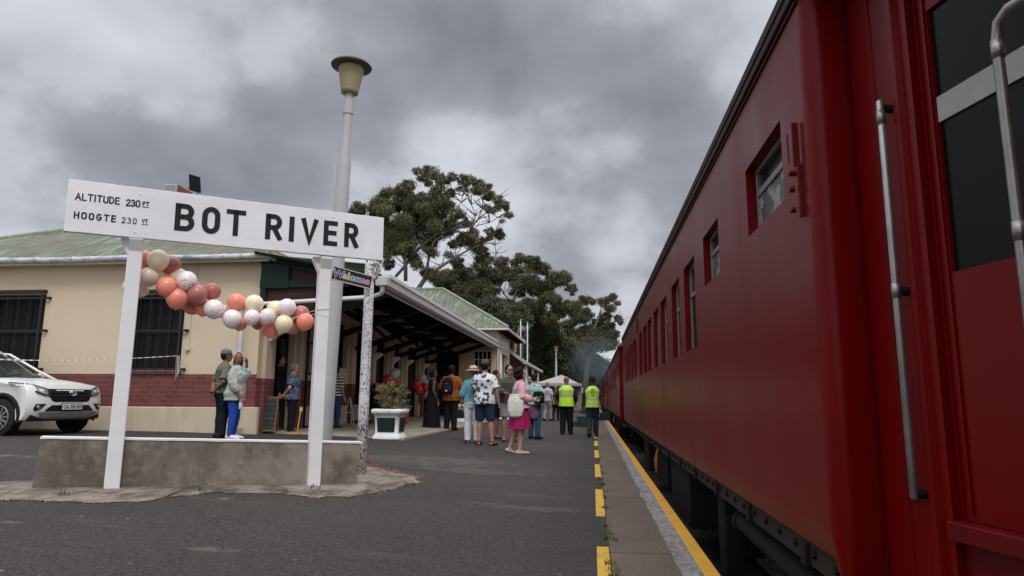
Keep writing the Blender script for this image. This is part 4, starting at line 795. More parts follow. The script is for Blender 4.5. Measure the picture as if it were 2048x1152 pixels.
    # vestibule doors
    for P in (PN, PF):
        dn = MB(); q = [(.365, .435), (.435, .95), (.95, 1.13)]; zs = [(.64, 1.52), (1.52, 2.56), (2.56, 2.78)]
        for i, (s0, s1) in enumerate(q):
            for j, (z0, z1) in enumerate(zs):
                if i == 1 and j == 1: continue
                dn.quad(P(s0, z0, -.035), P(s1, z0, -.035), P(s1, z1, -.035), P(s0, z1, -.035))
        for (s0, z0, s1, z1) in ((.435, 1.52, .95, 1.52), (.435, 2.56, .95, 2.56), (.435, 1.52, .435, 2.56), (.95, 1.52, .95, 2.56)): dn.quad(P(s0, z0, -.035), P(s1, z1, -.035), P(s1, z1, -.07), P(s0, z0, -.07))
        for s0, s1 in ((.378, .387), (.418, .426)): dn.prism([P(s0, .66, -.034), P(s1, .66, -.034), P(s1, .66, -.026), P(s0, .66, -.026)], (0, 0, .66), (0, 0, 2.7))
        dr = dn.build('door', M['red'], t, world=True)
        w_ = MB(); w_.prism([P(.435, 1.52, -.050), P(.95, 1.52, -.050), P(.95, 1.52, -.054), P(.435, 1.52, -.054)], (0, 0, 1.52), (0, 0, 2.56)); w_.build('pane', M['train_glass'], dr)
        w_ = MB(); w_.prism([P(.437, 2.10, -.040), P(.948, 2.10, -.040), P(.948, 2.10, -.049), P(.437, 2.10, -.049)], (0, 0, 2.10), (0, 0, 2.20)); w_.build('window_bar', M['band'], dr)
        w_ = MB(); w_.prism([P(.365, .57, .03), P(1.13, .57, .03), P(1.13, .57, -.05), P(.365, .57, -.05)], (0, 0, .57), (0, 0, .637)); w_.prism([P(.365, ZL_, -.03), P(1.13, ZL_, -.03), P(1.13, ZL_, -.05), P(.365, ZL_, -.05)], (0, 0, ZL_), (0, 0, .565)); w_.build('door_sill', M['red_trim'], t, world=True, bevel=.006)
        w_ = MB(); w_.tube([P(.24, 2.27, .04), P(.24, 2.27, .05), P(.24, 1.48, .05), P(.24, .70, .05), P(.24, .685, .04)], .0150, 12); 
        for z in (2.20, 1.48): w_.tube([P(.24, z-.03, .05), P(.24, z+.03, .05)], .0170, 12)
        w_.build('handrail', M['chrome'], t, world=True, smooth=True)
        for z in (2.24, 1.48, .71): w_ = MB(); w_.tube([P(.24, z, -.01), P(.24, z, .045)], .018, 10); w_.build('rail_bracket', M['under'], t, world=True)
        w_ = MB(); w_.tube([P(1.06, 2.24, -.02), P(1.05, 2.24, .07), P(1.0, 2.255, .10), P(.93, 2.26, .10), P(.885, 2.235, .10), P(.872, 2.18, .10), P(.872, 1.55, .10), P(.872, .70, .10), P(.88, .66, .06), P(.89, .66, -.02)], .0165, 12)
        for z in (1.56, 2.15): w_.tube([P(.872, z-.03, .10), P(.872, z+.03, .10)], .019, 12)
        w_.build('handrail', M['chrome'], t, world=True, smooth=True)
    # folding lamp bracket near the corner
    w_ = MB(); y = 3.20; w_.box((X0-.020, y-.055, 2.24), (.032, .008, .22)); w_.box((X0-.040, y+.0, 2.24), (.008, .012, .15)); w_.box((X0-.032, y-.015, 2.115), (.045, .060, .025), Matrix.Rotation(R_(28), 3, 'X')); w_.box((X0-.012, y-.05, 2.02), (.02, .022, .26))
    for z in (2.03, 1.93): w_.ring([((X0-.03, y-.03, z), (0, 1, 0), (0, 0, 1), .018, .018), ((X0-.055, y-.03, z), (0, 1, 0), (0, 0, 1), .016, .016)], n=6)
    w_.build('lamp_bracket', M['red_trim'], t, world=True, bevel=.004)
    w_ = MB(); w_.bx(X0-.03, X0-.004, 14.75, 15.25, 2.52, 2.80); wb = w_.build('number_board', M['red_trim'], t, world=True, bevel=.004)
    # underframe
    w_ = MB(); w_.bx(X0+.045, X0+.10, Y0+.1, Y0+LEN-.1, .275, .398); w_.bx(xf-.1, xf-.05, Y0+.1, Y0+LEN-.1, .275, .398)
    w_.mi = 1
    for i in range(64):
        y = Y0 + .15 + i*.30; w_.ring([((X0+.047, y, .34), (0, 1, 0), (0, 0, 1), .022, .022), ((X0+.025, y, .34), (0, 1, 0), (0, 0, 1), .018, .018)], n=6)
        if i % 4 == 1: w_.bx(X0+.02, X0+.044, y+.08, y+.16, .27, .37)
    w_.build('solebar', [M['solebar'], M['under']], t, world=True)
    w_ = MB(); w_.tube([(X0+.16, 5.55, .13), (X0+.16, 5.45, .13), (X0+.16, 3.6, .10), (X0+.17, 1.9, .09)], .072, 14); w_.tube([(X0+.16, 5.6, .13), (X0+.16, 5.52, .13)], .088, 14); w_.tube([(X0+.30, Y0, .20), (X0+.30, Y0+LEN, .20)], .03, 8)
    w_.build('brake_pipe', M['under'], t, world=True, smooth=True)
    for bb in ((X0+.10, X0+.26, 6.05, 6.35, -.55, .27), (X0+.35, X0+.6, 6.8, 7.1, -.4, .27), (X0+.12, X0+.7, 8.3, 10.2, -.42, .22), (X0+.2, X0+.8, 11.4, 13.6, -.35, .22), (X0+.5, XC+.6, 10.4, 11, -.4, .25), (X0+.15, X0+.7, 14.6, 15.8, -.4, .22)): w_ = MB(); w_.bx(*bb); w_.build('equipment_box', M['under'], t, world=True, bevel=.02)
    w_ = MB(); w_.bx(X0+.3, xf-.3, Y0+.1, Y0+LEN-.1, .18, .38); w_.build('floor_pan', M['under'], t, world=True)
    for yc in (4.9-.6, Y0+LEN-1.7):
        w_ = MB()
        for x in (1.66, 3.10): w_.bx(x-.06, x+.06, yc-1.5, yc+1.5, -.42, -.22); w_.bx(x-.1, x+.1, yc-.35, yc+.35, -.22, .1)
        w_.bx(1.6, 3.16, yc-.2, yc+.2, -.3, 0)
        for yy in (yc-1.05, yc+1.05): w_.bx(1.56, 1.76, yy-.16, yy+.16, -.46, -.12)
        bg_ = w_.build('bogie', M['under'], t, world=True, bevel=.015)
        for yy in (yc-1.05, yc+1.05):
            w_ = MB()
            for x in (1.80, 2.96): w_.ring([((x-.06, yy, -.31), (0, 1, 0), (0, 0, 1), .43, .43), ((x+.06, yy, -.31), (0, 1, 0), (0, 0, 1), .43, .43)], n=28)
            w_.tube([(1.6, yy, -.31), (3.16, yy, -.31)], .07, 10); w_.build('wheelset', M['under'], bg_)
    # yellow safety loop
    w_ = MB(); w_.tube([(X0+.03, 11.2, .27), (X0-.02, 11.2, .10), (X0-.0, 11.22, -.08), (X0+.02, 11.3, .1), (X0+.04, 11.32, .27)], .012, 6); w_.build('safety_chain', plain('orange_chain', (.42, .16, .03), .6), t, world=True)
    return t
ch1 = coach()
for i, lb in ((1, 'second red coach, its end post showing bright red past the first coach'), (2, 'third red coach down the platform'), (3, 'fourth red coach, small in the distance'), (4, 'farthest visible red coach at the head of the train'), (-1, 'red coach behind the viewer, coupled to the nearest coach')):
    q = copy_tree(ch1); q.location.y += 22.6*i; q['label'] = lb
# portable wooden steps
M['step_green'] = plain('dark_green_steps', (.012, .045, .042), .55, var=.3)
def steps(label, loc, k_=1.0):
    t = thing('portable_steps', label, 'steps', loc, 0, 'portable steps at the coach doors')
    f = MB(); f.bx(-.35, .35, -.35, .35, .155, .19); f.build('tread', M['step_green'], t, bevel=.005); f = MB(); f.bx(-.20, .35, -.33, .33, .355, .39); f.build('tread', M['step_green'], t, bevel=.005)
    f = MB(); f.bx(-.34, .34, -.34, -.31, 0, .154); f.bx(-.19, .34, -.32, -.29, .192, .354); f.bx(-.34, .34, .31, .34, 0, .154); f.bx(-.19, .34, .29, .32, .192, .354); f.bx(-.34, -.32, -.31, .31, 0, .154); f.bx(-.19, -.17, -.29, .29, .192, .354); f.bx(.32, .34, -.31, .31, 0, .154); f.bx(.32, .34, -.29, .29, .192, .354); f.build('side_board', M['step_green'], t)
    return t
st1 = steps('dark green two-tier steps left behind the right-hand guard', (-.45, 27.0, .01))
for loc, lb in (((.50, 35.5, .0), 'dark green steps pushed against the coach side beyond the guards'), ((-.62, 50.0, .01), 'small far dark green steps seen between the two guards')):
    q = copy_tree(st1); q.location = loc; q['label'] = lb

# ---------------------------------------------------------------- planters and porch things
M['planter_white'] = m_peel('white_planter_paint', (.76, .75, .75), (.5, .47, .43), .22, .27, 10); M['planter_green'] = plain('planter_green_panel', (.012, .028, .018), .5, var=.2)
M['soil'] = plain('dark_soil', (.03, .022, .016), .95)
def planter(label, loc, k_=1.0):
    t = thing('planter', label, 'planter', loc, 0, 'white planters with green panels')
    def sq(secs, n=56, pw=.28): f = MB(); f.ring([((0, 0, z*k_), (1, 0, 0), (0, 1, 0), r_*k_*1.0, r_*k_, pw) for r_, z in secs], n=n); return f
    f = sq([(.300, 0), (.315, .01), (.315, .05), (.29, .09), (.262, .13), (.27, .30), (.290, .51), (.30, .52), (.335, .545), (.355, .58), (.35, .625), (.32, .645), (.29, .64), (.27, .58), (.02, .57)], pw=.26)
    f.build('body', M['planter_white'], t, smooth=True).modifiers.new('e', 'EDGE_SPLIT').split_angle = R_(55)
    for q in range(4):
        f = MB(); rot = Matrix.Rotation(q*math.pi/2, 3, 'Z'); pts = [(-.185, -.276, .16), (.185, -.276, .16), (.20, -.297, .46), (-.20, -.297, .46)]
        f.prism([rot @ Vector(p)*k_ for p in pts], (0, 0, 0), rot @ Vector((0, .03, 0))); f.build('panel', M['planter_green'], t, bevel=.004)
    f = MB(); f.ring([((0, 0, .585*k_), (1, 0, 0), (0, 1, 0), .28*k_, .28*k_, .25), ((0, 0, .60*k_), (1, 0, 0), (0, 1, 0), .275*k_, .275*k_, .25)], n=24); f.build('soil', M['soil'], t)
    return t
p1 = planter('large white planter with dark green panels nearest the sign', (-4.42, 14.55, .175))
q = copy_tree(p1); q.location = (-4.75, 24.6, .2); q['label'] = 'white planter standing behind the person in white trousers'
q = copy_tree(p1); q.location = (-3.95, 29.3, .18); q['label'] = 'white planter with green panels at the corner of the far wing'
def leafmat(name, c0, c1, c2, sc3=1.2):
    t = NT(name); a = t.noise(sc3, 3, .6); b = t.noise(sc3*11, 2)
    f = t.math('ADD', t.math('MULTIPLY', a, .55), t.math('MULTIPLY', b, .45)); cc_ = t.ramp(f, [(.34, c0), (.5, c1), (.66, c2)])
    return t.fin(cc_, .62, spec=.25)
M['shrub_leaf'] = leafmat('geranium_leaf', (.06, .09, .03), (.17, .20, .08), (.36, .31, .16), 6); M['shrub_stem'] = plain('dry_stem', (.13, .085, .045), .8); M['flower'] = plain('red_flower', (.5, .03, .02), .5)
def leaves(cents, per, size, seed, droop=.2, aspect=.5, shell=.55, flat=1.0):
    """numpy cloud of rhombic leaves around clump centres (x, y, z, r)"""
    rg = np.random.default_rng(seed); V, cnt = [], 0
    for (x, y, z, r_) in cents:
        n = max(6, int(per*r_*r_)); d = rg.normal(size=(n, 3)); d /= np.linalg.norm(d, axis=1)[:, None]
        rad = r_*(shell + (1-shell)*rg.random(n)**.7)*(1 + .15*rg.normal(size=n)); c = np.array([x, y, z]) + d*rad[:, None]*np.array([1, 1, .82*flat])
        a = rg.normal(size=(n, 3)); a[:, 2] -= droop*2; a /= np.linalg.norm(a, axis=1)[:, None]; b = np.cross(a, rg.normal(size=(n, 3))); b /= np.linalg.norm(b, axis=1)[:, None]
        s_ = size*(.6 + .8*rg.random(n)); A = a*s_[:, None]; B = b*(s_*aspect)[:, None]
        V.append(np.stack([c-A, c+B*.5-A*.1, c+A, c-B*.5-A*.1], axis=1).reshape(-1, 3)); cnt += n
    V = np.concatenate(V); return V
def np_mesh(name, V, mat, parent=None):
    me = bpy.data.meshes.new(name); n = len(V)//4; me.vertices.add(len(V)); me.vertices.foreach_set('co', V.astype(np.float32).ravel())
    me.loops.add(len(V)); me.loops.foreach_set('vertex_index', np.arange(len(V), dtype=np.int32)); me.polygons.add(n); me.polygons.foreach_set('loop_start', np.arange(0, 4*n, 4, dtype=np.int32))
    me.update(calc_edges=True); me.materials.append(mat); o = bpy.data.objects.new(name, me); col.objects.link(o)
    if parent: o.parent = parent; o.matrix_parent_inverse = Matrix.Translation(parent.location).inverted()
    return o
random.seed(21)
pl = thing('geranium_bush', 'sparse leggy geranium with red flowers growing in the nearest white planter', 'plant', (-4.42, 14.55, .76))
cl = []; f = MB()
for i in range(46):
    a = random.uniform(0, 6.28); r_ = .36*math.sqrt(random.random()); tx, ty, tz = r_*math.cos(a)*1.15, r_*math.sin(a), random.uniform(.10, .66) - r_*.35
    f.tube([(-4.42+tx*.2, 14.55+ty*.2, .74), (-4.42+tx*.7, 14.55+ty*.6, .76+tz*.55), (-4.42+tx, 14.55+ty, .76+tz)], [.008, .006, .003], 4); cl.append((-4.42+tx, 14.55+ty, .76+tz, random.uniform(.06, .11)))
f.build('stem', M['shrub_stem'], pl, world=True); np_mesh('foliage', leaves(cl, 5200, .022, 4, 0, .8, .1), M['shrub_leaf'], pl)
fl = [(-4.42+x, 14.45+y, 1.22+z, .035) for x, y, z in ((-.28, 0, .0), (-.22, .1, .06), (.15, .0, .05), (.22, -.1, .02), (.02, .0, .1), (-.1, -.1, .02))]
for i, q in enumerate(fl): np_mesh('flower', leaves([q], 30000, .012, 8+i, 0, 1, .1), M['flower'], pl)
# small box planter with shrub by the porch wall
bp = thing('box_planter', 'small cream box planter on black plinth against the porch wall', 'planter', (-7.0, 19.95, .28))
f = MB(); f.box((-6.95, 19.98, .62), (.44, .62, .46), None, 1.08, 1.05); f.build('box', M['plinth'], bp, world=True, bevel=.015); f = MB(); f.bx(-7.15, -6.72, 19.7, 20.27, .285, .385); f.build('plinth', M['black_metal'], bp, world=True)
sb = thing('clipped_shrub', 'small dark green shrub in the cream box planter by the wall', 'plant', (-6.95, 19.98, .84)); M['dark_leaf'] = leafmat('dark_shrub_leaf', (.012, .03, .012), (.03, .06, .02), (.06, .1, .04), 5)
np_mesh('foliage', leaves([(-6.95, 19.98, 1.0, .2), (-7.0, 19.9, 1.1, .15)], 9000, .03, 6, 0, .7, .2), M['dark_leaf'], sb); f = MB(); f.tube([(-6.95, 19.98, .8), (-6.95, 19.98, 1.0)], .02, 6); f.build('stem', M['shrub_stem'], sb, world=True)
# chalk menu board
cbd = thing('chalk_board', 'wood-framed black A-board with faded chalk writing by the station door', 'sign', (-7.16, 14.32, .27), R_(14))
bs = NT('chalk_slate'); sx = bs.n('SeparateXYZ'); bs.l(bs.tc.outputs['Object'], sx.inputs[0]); rows = bs.math('SINE', bs.math('MULTIPLY', sx.outputs[2], 62.0)); wr = bs.noise(38, 3, .8, bs.co((1, 1, .5)))
M['slate'] = bs.fin(bs.mix(bs.math('MULTIPLY', bs.ramp(rows, [(.55, 0.0), (.8, 1.0)]), bs.ramp(wr, [(.5, 0.0), (.62, .35)])), (.016, .022, .020), (.35, .42, .40)), .8)
M['pine'] = plain('varnished_pine', (.19, .095, .042), .55, var=.2)
for sg_ in (-1, 1):
    rot = Matrix.Rotation(R_(13)*sg_, 3, 'X'); f = MB(); f.box(rot @ Vector((0, 0, -.39)) + Vector((0, 0, .80)), (.44, .012, .70), rot); pn = f.build('panel', M['slate'], cbd)
    f = MB()
    for x, z, sx_, sz_ in ((-.235, -.40, .03, .80), (.235, -.40, .03, .80), (0, -.025, .44, .035), (0, -.755, .44, .035)): f.box(rot @ Vector((x, 0, z)) + Vector((0, 0, .80)), (sx_, .026, sz_), rot)
    f.build('frame', M['pine'], pn, bevel=.003)
# yellow stand
ys_t = thing('yellow_stand', 'thin yellow metal stand with flat cross base beside the grey-haired woman', 'stand', (-6.34, 14.2, .26)); M['yel_metal'] = plain('mustard_metal', (.50, .33, .07), .5)
f = MB(); f.box((0, 0, .015), (.46, .05, .025)); f.box((0.02, 0, .021), (.05, .34, .03)); f.build('base', M['yel_metal'], ys_t, bevel=.005)
f = MB(); f.tube([(-.03, 0, .03), (.02, 0, .50)], .016, 8); f.box((.03, 0, .54), (.06, .012, .10)); f.build('post', M['yel_metal'], ys_t)
f = MB(); f.box((.03, -.008, .53), (.035, .004, .05)); f.build('label', M['white_wood'], ys_t)
# small white easel behind the lamp post
ez_ = thing('white_easel', 'small white folding easel showing beside the foot of the lamp post', 'easel', (-6.95, 18.9, .28))
f = MB()
for a, b in (((-.16, 0, 0), (-.02, 0, .78)), ((.16, 0, 0), (.02, 0, .78)), ((0, .25, 0), (0, .02, .76))): f.tube([a, b], .012, 6)
f.build('leg', M['white_wood'], ez_); f = MB(); f.bx(-.11, .11, -.012, .012, .34, .37); f.build('shelf', M['white_wood'], ez_)
# table with cloth-free top
tb = thing('cafe_table', 'small thin-topped table behind the white timber pole under the veranda', 'table', (-6.15, 20.6, .27)); M['table_top'] = plain('grey_laminate', (.34, .32, .30), .4)
f = MB(); f.bx(-.55, .42, -.35, .35, .71, .735); f.build('tabletop', M['table_top'], tb, bevel=.006)
for x, y in ((-.5, -.3), (.37, -.3), (-.5, .3), (.37, .3)): f = MB(); f.tube([(x, y, 0), (x, y, .71)], .016, 8); f.build('leg', M['sash'], tb)
rbx = thing('red_bin', 'red plastic bin under the cafe table, left of the big planter', 'bin', (-5.75, 20.3, .26)); f = MB(); f.ring([((0, 0, z), (1, 0, 0), (0, 1, 0), r_, r_, .4) for r_, z in ((.12, 0), (.15, .42), (.16, .43), (.16, .46), (.14, .46), (.1, .05))], n=20); f.build('body', plain('red_plastic', (.45, .015, .012), .4), rbx); f = MB(); f.tube([(-.15, 0, .43), (-.14, -.06, .5), (0, -.1, .52), (.14, -.06, .5), (.15, 0, .43)], .006, 6); f.build('handle', M['sash'], rbx)
chf = thing('cafe_chair', 'dark chair under the seated woman behind the white timber pole', 'chair', (-6.6, 20.0, .28), R_(-60))
f = MB(); f.bx(-.2, .2, -.2, .2, .42, .45); f.build('seat', M['black_metal'], chf, bevel=.008); f = MB(); f.bx(-.2, .2, -.22, -.195, .6, .9); f.build('backrest', M['black_metal'], chf, bevel=.006)
for x, y, h in ((-.18, -.2, .9), (.18, -.2, .9), (-.18, .18, .42), (.18, .18, .42)): f = MB(); f.tube([(x, y, 0), (x, y, h)], .012, 6); f.build('leg', M['black_metal'], chf)

# ---------------------------------------------------------------- trees
M['euc'] = leafmat('eucalyptus_leaf', (.050, .055, .022), (.105, .105, .045), (.20, .18, .085), .55); M['euc_far'] = leafmat('far_tree_leaf', (.032, .045, .022), (.060, .075, .036), (.11, .12, .062), .3)
M['euc_warm'] = leafmat('warm_eucalyptus_leaf', (.045, .048, .020), (.092, .090, .040), (.18, .15, .078), .5); M['bark_dark'] = plain('dark_bark', (.09, .075, .06), .85, var=.35); M['bark'] = plain('pale_gum_bark', (.20, .175, .15), .8, var=.35, scale=1.5)  # bark_dark: one even, darker bark colour for the farther trees
def tree(label, y, crown, limbs, root, mat, seed, size=.17, per=420, depth=3.0, group=None, loc_x=None, extra=1):
    random.seed(seed); t = thing('eucalyptus_tree', label, 'tree', (root[0], y, .2), 0, group or 'trees beyond the station')
    cents = []; zt_ = [c[1] for c in crown]; cxm = sum(c[0] for c in crown)/len(crown); wid = (max(c[0] for c in crown) - min(c[0] for c in crown))/2
    for i, (x, z, r_) in enumerate(crown):
        dp = depth*math.sqrt(max(.1, 1 - ((x-cxm)/wid)**2)); yo = random.uniform(-dp, dp)
        cents.append((x, y+yo, z, r_))
        for k_ in range(extra): cents.append((x + random.uniform(-.5, .5)*r_, y + random.uniform(-dp, dp), z + random.uniform(-.6, .1)*r_, r_*random.uniform(.6, .85)))
        for k_ in range(3): a = random.uniform(0, 6.28); cents.append((x + r_*.8*math.cos(a), y + yo + random.uniform(-.5, .5)*r_, z + r_*.62*math.sin(a), r_*random.uniform(.32, .5)))
    np_mesh('crown', leaves(cents, per, size, seed, .25, .42, .35, .9), mat, t)
    f = MB()
    for i, l_ in enumerate(limbs):
        n_ = len(l_); f.tube([(x + .12*noise.noise(Vector((i, j, seed))), y + (0 if j == 0 and i == 0 else depth*.35*noise.noise(Vector((i*3.1, j*.4, seed*1.3)))), z) for j, (x, z, r_) in enumerate(l_)], [max(.035, r_*1.15) for x, z, r_ in l_], 7)
        for j in range(1, n_):               # twigs
            for k_ in range(4):
                x, z, r_ = l_[j]; a = random.uniform(.2, 2.9); ln = random.uniform(.8, 2.0); yy = y + depth*.35*noise.noise(Vector((i*3.1, j*.4, seed*1.3)))
                f.tube([(x, yy, z), (x + ln*.5*math.cos(a), yy + random.uniform(-.6, .6), z + ln*.55*math.sin(a)), (x + ln*math.cos(a*.95), yy + random.uniform(-1, 1), z + ln*1.0*math.sin(a))], [.05, .035, .02], 4)
    f.build('limb', M['bark'] if seed < 10 else M['bark_dark'], t, world=True, smooth=True)
    f = MB(); f.tube([(root[0] - .6, y, .0), (root[0] - .2, y, root[1]*.5), (root[0], y, root[1])], [.55, .42, .30], 12); f.build('trunk', M['bark'] if seed == 3 else M['bark_dark'], t, world=True, smooth=True); return t
T1= [(-21.9,18.6,0.86),(-22.6,18.5,0.67),(-20.2,19.9,0.86),(-19.4,20.6,0.8),(-18.3,20.8,1),(-17.6,20.3,0.66),(-19.6,18.8,1.19),(-20.4,18.7,0.8),(-17.7,19.4,1.19),(-16.3,20.1,0.73),(-15.7,20.3,0.66),(-15.3,19.7,0.79),(-14.5,21.5,0.86),(-15.3,21.3,0.66),(-13.6,21.1,0.66),(-14.9,20.7,0.59),(-12.9,20,0.52),(-13.5,19.3,0.66),(-14.1,19.5,0.53),(-16.1,19,1.19),(-15.3,18.3,1.05),(-17.1,18.1,1.45),(-16.3,16.8,1.57),(-18,16.9,1.45),(-18.7,15.8,1.18),(-17.3,15.2,1.31),(-14.4,17.6,1.18),(-13.3,18.5,0.92),(-13.4,17.6,0.91),(-12.3,17.7,0.85),(-14,16.6,1.04),(-11.6,17.4,0.46),(-11.7,17.9,0.39),(-15.3,15.7,0.91),(-11.8,16.1,0.91),(-11.1,15.6,0.91),(-10.7,15.1,0.77),(-10.2,14.8,0.52),(-12.8,15.5,0.65),(-10.2,15.9,0.45),(-10.7,14.3,0.52),(-12.5,21.1,0.59),(-11.7,20.9,0.59),(-11,20.5,0.65),(-10.2,20.5,0.65),(-9.6,20.2,0.59),(-10.1,19.6,0.59),(-9.3,19.6,0.59),(-8.6,19.3,0.58),(-8,18.9,0.52),(-8.4,18.1,0.49),(-7.5,17.7,0.41),(-9,17.8,0.41),(-9.3,16.3,0.49),(-8.5,16.1,0.54),(-8.7,16.5,0.49),(-19,14.5,0.92),(-19.3,13.7,0.65),(-18.1,14.9,0.92),(-16.8,14.4,0.78),(-14.6,14.3,0.65),(-13,14.2,0.65),(-12.8,13.7,0.52),(-15.9,13.1,0.65),(-14.8,12.5,0.9),(-19.4,17.2,1.06),(-18.8,18,0.92)]
T2= [(-12.2,17.1,0.83),(-12.8,16.2,1),(-10.3,16.7,0.91),(-9.1,16.8,0.83),(-8,16.7,0.91),(-6.7,16.3,0.99),(-5.5,15.8,0.99),(-8.8,15.5,1.32),(-7.1,14.8,1.32),(-10.5,15.3,1.24),(-12.1,15.2,1.16),(-14.5,15.6,1.17),(-15.5,16.1,0.84),(-16.5,15.3,1),(-17.2,14.4,1.17),(-15.5,13.9,1.25),(-13.8,14,1.08),(-12.5,14,1.24),(-4.3,15.3,0.98),(-3.2,14.9,0.98),(-2.4,13.9,0.65),(-3.9,14.3,0.9),(-5.2,14.1,1.07),(-2.2,13.4,0.49),(-6.3,13.6,1.23),(-8.8,13.8,1.07),(-11.3,13.2,0.99),(-10.6,12.2,1.07),(-12.9,12.5,1.07),(-7.8,12.1,1.39),(-9.3,11.5,1.23),(-6.3,11.5,1.39),(-4.7,12.4,0.98),(-4.2,12.8,0.82),(-3.1,11.9,0.98),(-3.9,11,1.14),(-1.9,11.3,0.97),(-8,10.2,1.39),(-6.3,9.8,1.22),(-9.6,9.9,1.23),(-18.2,15,1),(-17.6,16,0.84),(-11.1,10.9,1.15),(-5,10,0.97)]
T3= [(-1,15.6,1),(0.1,15,0.58),(1.7,15.5,1.04),(2.9,15.8,0.79),(3.7,14.9,0.52),(2.7,14.1,0.87),(1.8,13.1,1.03),(0.8,12.5,1.03),(2.2,11.8,1.13),(3.9,13.1,0.68),(4.1,12.2,0.51),(-0.8,13.3,1.24),(-2.1,12.7,1.24),(-3.7,11.9,1.24),(-0.4,11.6,1.03),(-1.7,10.6,1.45),(0.4,10.2,1.44),(2,10.4,1.23),(3.2,10.8,0.82),(-2.9,10.2,1.65),(2.8,9.4,1.23),(1.2,8.7,1.44),(-0.9,8.7,1.65)]
L1= [[(-16,11,0.21),(-15.3,12.3,0.18),(-13.8,13.2,0.14),(-12.5,14,0.1),(-11.3,14.6,0.06),(-10.3,15.1,0.04)],[(-15.3,12.3,0.12),(-15.1,13.9,0.1),(-14.6,15.5,0.08),(-13.3,16.5,0.05),(-11.6,17,0.03)],[(-17.3,11.9,0.16),(-17.2,13.2,0.16),(-17.4,14.4,0.12),(-17.1,16,0.09),(-16.5,18.1,0.07),(-16.4,19.1,0.04)],[(-18.3,12.3,0.13),(-17.5,13.2,0.12),(-16.6,14.3,0.09),(-15.7,15.1,0.08),(-14.4,16.1,0.05),(-12.6,16.7,0.04)],[(-13.3,16.5,0.05),(-11.2,16.4,0.06),(-10.7,17.4,0.05),(-9.4,18.3,0.04),(-8.5,18.9,0.03)],[(-11.2,16.4,0.05),(-10.7,17.9,0.04),(-11.1,19,0.03),(-11.4,19.7,0.03)],[(-10.7,17.4,0.04),(-10.1,18.6,0.03),(-10,19.4,0.03)],[(-10.7,17.1,0.04),(-9.4,17.3,0.03),(-8.6,17.7,0.03)],[(-17.1,16,0.05),(-14.9,19.1,0.04),(-14.6,20.5,0.04),(-14.5,21.1,0.03)],[(-14.9,19.1,0.03),(-14.2,19.2,0.03),(-13.6,19.9,0.02),(-12.9,20,0.02)],[(-12.6,18.8,0.03),(-12.1,19.3,0.03),(-12,20,0.02)],[(-10.3,15.1,0.04),(-9.5,15.6,0.03),(-8.9,16.3,0.03)]]
L2= [[(-11.3,9,0.13),(-11.5,16.5,0.06),(-11.3,18.2,0.05),(-11.5,19.3,0.04),(-11.9,20.3,0.03)],[(-13.6,9.1,0.11),(-13.7,16.4,0.05),(-13.9,17.6,0.03)],[(-9.6,9,0.15),(-9.4,12.2,0.13),(-8.8,13.8,0.08),(-8.3,15.1,0.05)],[(-9.4,12.2,0.1),(-10.5,13.5,0.07),(-11.1,14.9,0.05)],[(-7.1,13.1,0.07),(-8,14.8,0.05),(-7.3,15.6,0.05),(-7.1,14.8,0.03)],[(-12.1,9,0.2),(-11.9,12.4,0.15),(-12.1,13.5,0.08),(-12.5,14.9,0.05)],[(-4.9,9,0.11),(-4.2,10.5,0.08),(-3.1,11.1,0.05)]]
L3= [[(-0.9,5.1,0.29),(-0.5,8.1,0.25),(0.2,11.2,0.16),(1,13.3,0.1),(1.7,15.2,0.06)],[(0.2,11.2,0.12),(2.4,12.2,0.08),(2.7,14.1,0.06),(3.1,15.4,0.04)],[(0.2,11.2,0.12),(-0.8,13.1,0.08),(-0.8,15.4,0.06)],[(2.4,12.2,0.08),(4.1,12.6,0.04)]]

tree('tall spreading eucalyptus with bare pale limbs rising behind the near veranda', 60, T1, L1, (-16.6, 11.2), M['euc'], 3, .14, 1200, 3.2, extra=1)
tree('broad brownish eucalyptus behind the wing roof, lower than the tallest tree', 78, T2, L2, (-11.6, 9), M['euc_warm'], 7, .17, 950, 4)
tree('thin eucalyptus with tufted crown nearest the train roof', 100, T3, L3, (-0.9, 5.5), M['euc_warm'], 9, .18, 1050, 3, extra=0)
# darker bushy trees filling in below
def bushy(label, x0, x1, z0, z1, y, seed, n, r_, mat=None, top=None):
    random.seed(seed); cr = []
    for i in range(n):
        x = random.uniform(x0, x1); u_ = (x-x0)/(x1-x0); h = z1*(top(u_) if top else (.72 + .28*math.sin(math.pi*u_))); z = z0 + (h-z0)*random.random()**.75; cr.append((x, z, r_*random.uniform(.7, 1.3)))
    lm = [[(x0+(x1-x0)*u_, .2, .3), (x0+(x1-x0)*(u_+.05), z1*.3, .2), (x0+(x1-x0)*(u_+.1), z1*.6, .1)] for u_ in (.2, .5, .75)]
    tree(label, y, cr, lm, ((x0+x1)/2, z1*.4), mat or M['euc_far'], seed, .24, 420, 3, extra=0)
bushy('dark dense tree filling the gap behind the flagpoles', -8.5, -3.2, 1.5, 10.5, 84, 31, 46, 1.3)
bushy('dark green tree behind the white marquee and nearest far lamp post', -5, 2.6, 1, 8.4, 108, 32, 52, 1.5, top=lambda u: .95 - .15*u)
bushy('low dark tree beyond the smoke at the end of the train', -2, 10, 1, 8.5, 140, 33, 60, 1.7, top=lambda u: 1-.25*u)
bushy('dark understorey tree close behind the station wing roof', -17, -8, 2, 11.5, 70, 34, 70, 1.4)
bushy('shadowy tree behind the veranda roof, left of the pale limbs', -24, -15, 2, 11, 72, 35, 60, 1.4)
bushy('far dark tree closing the view behind the flag and wing', -14, -4, 1, 12.5, 118, 36, 60, 1.9)
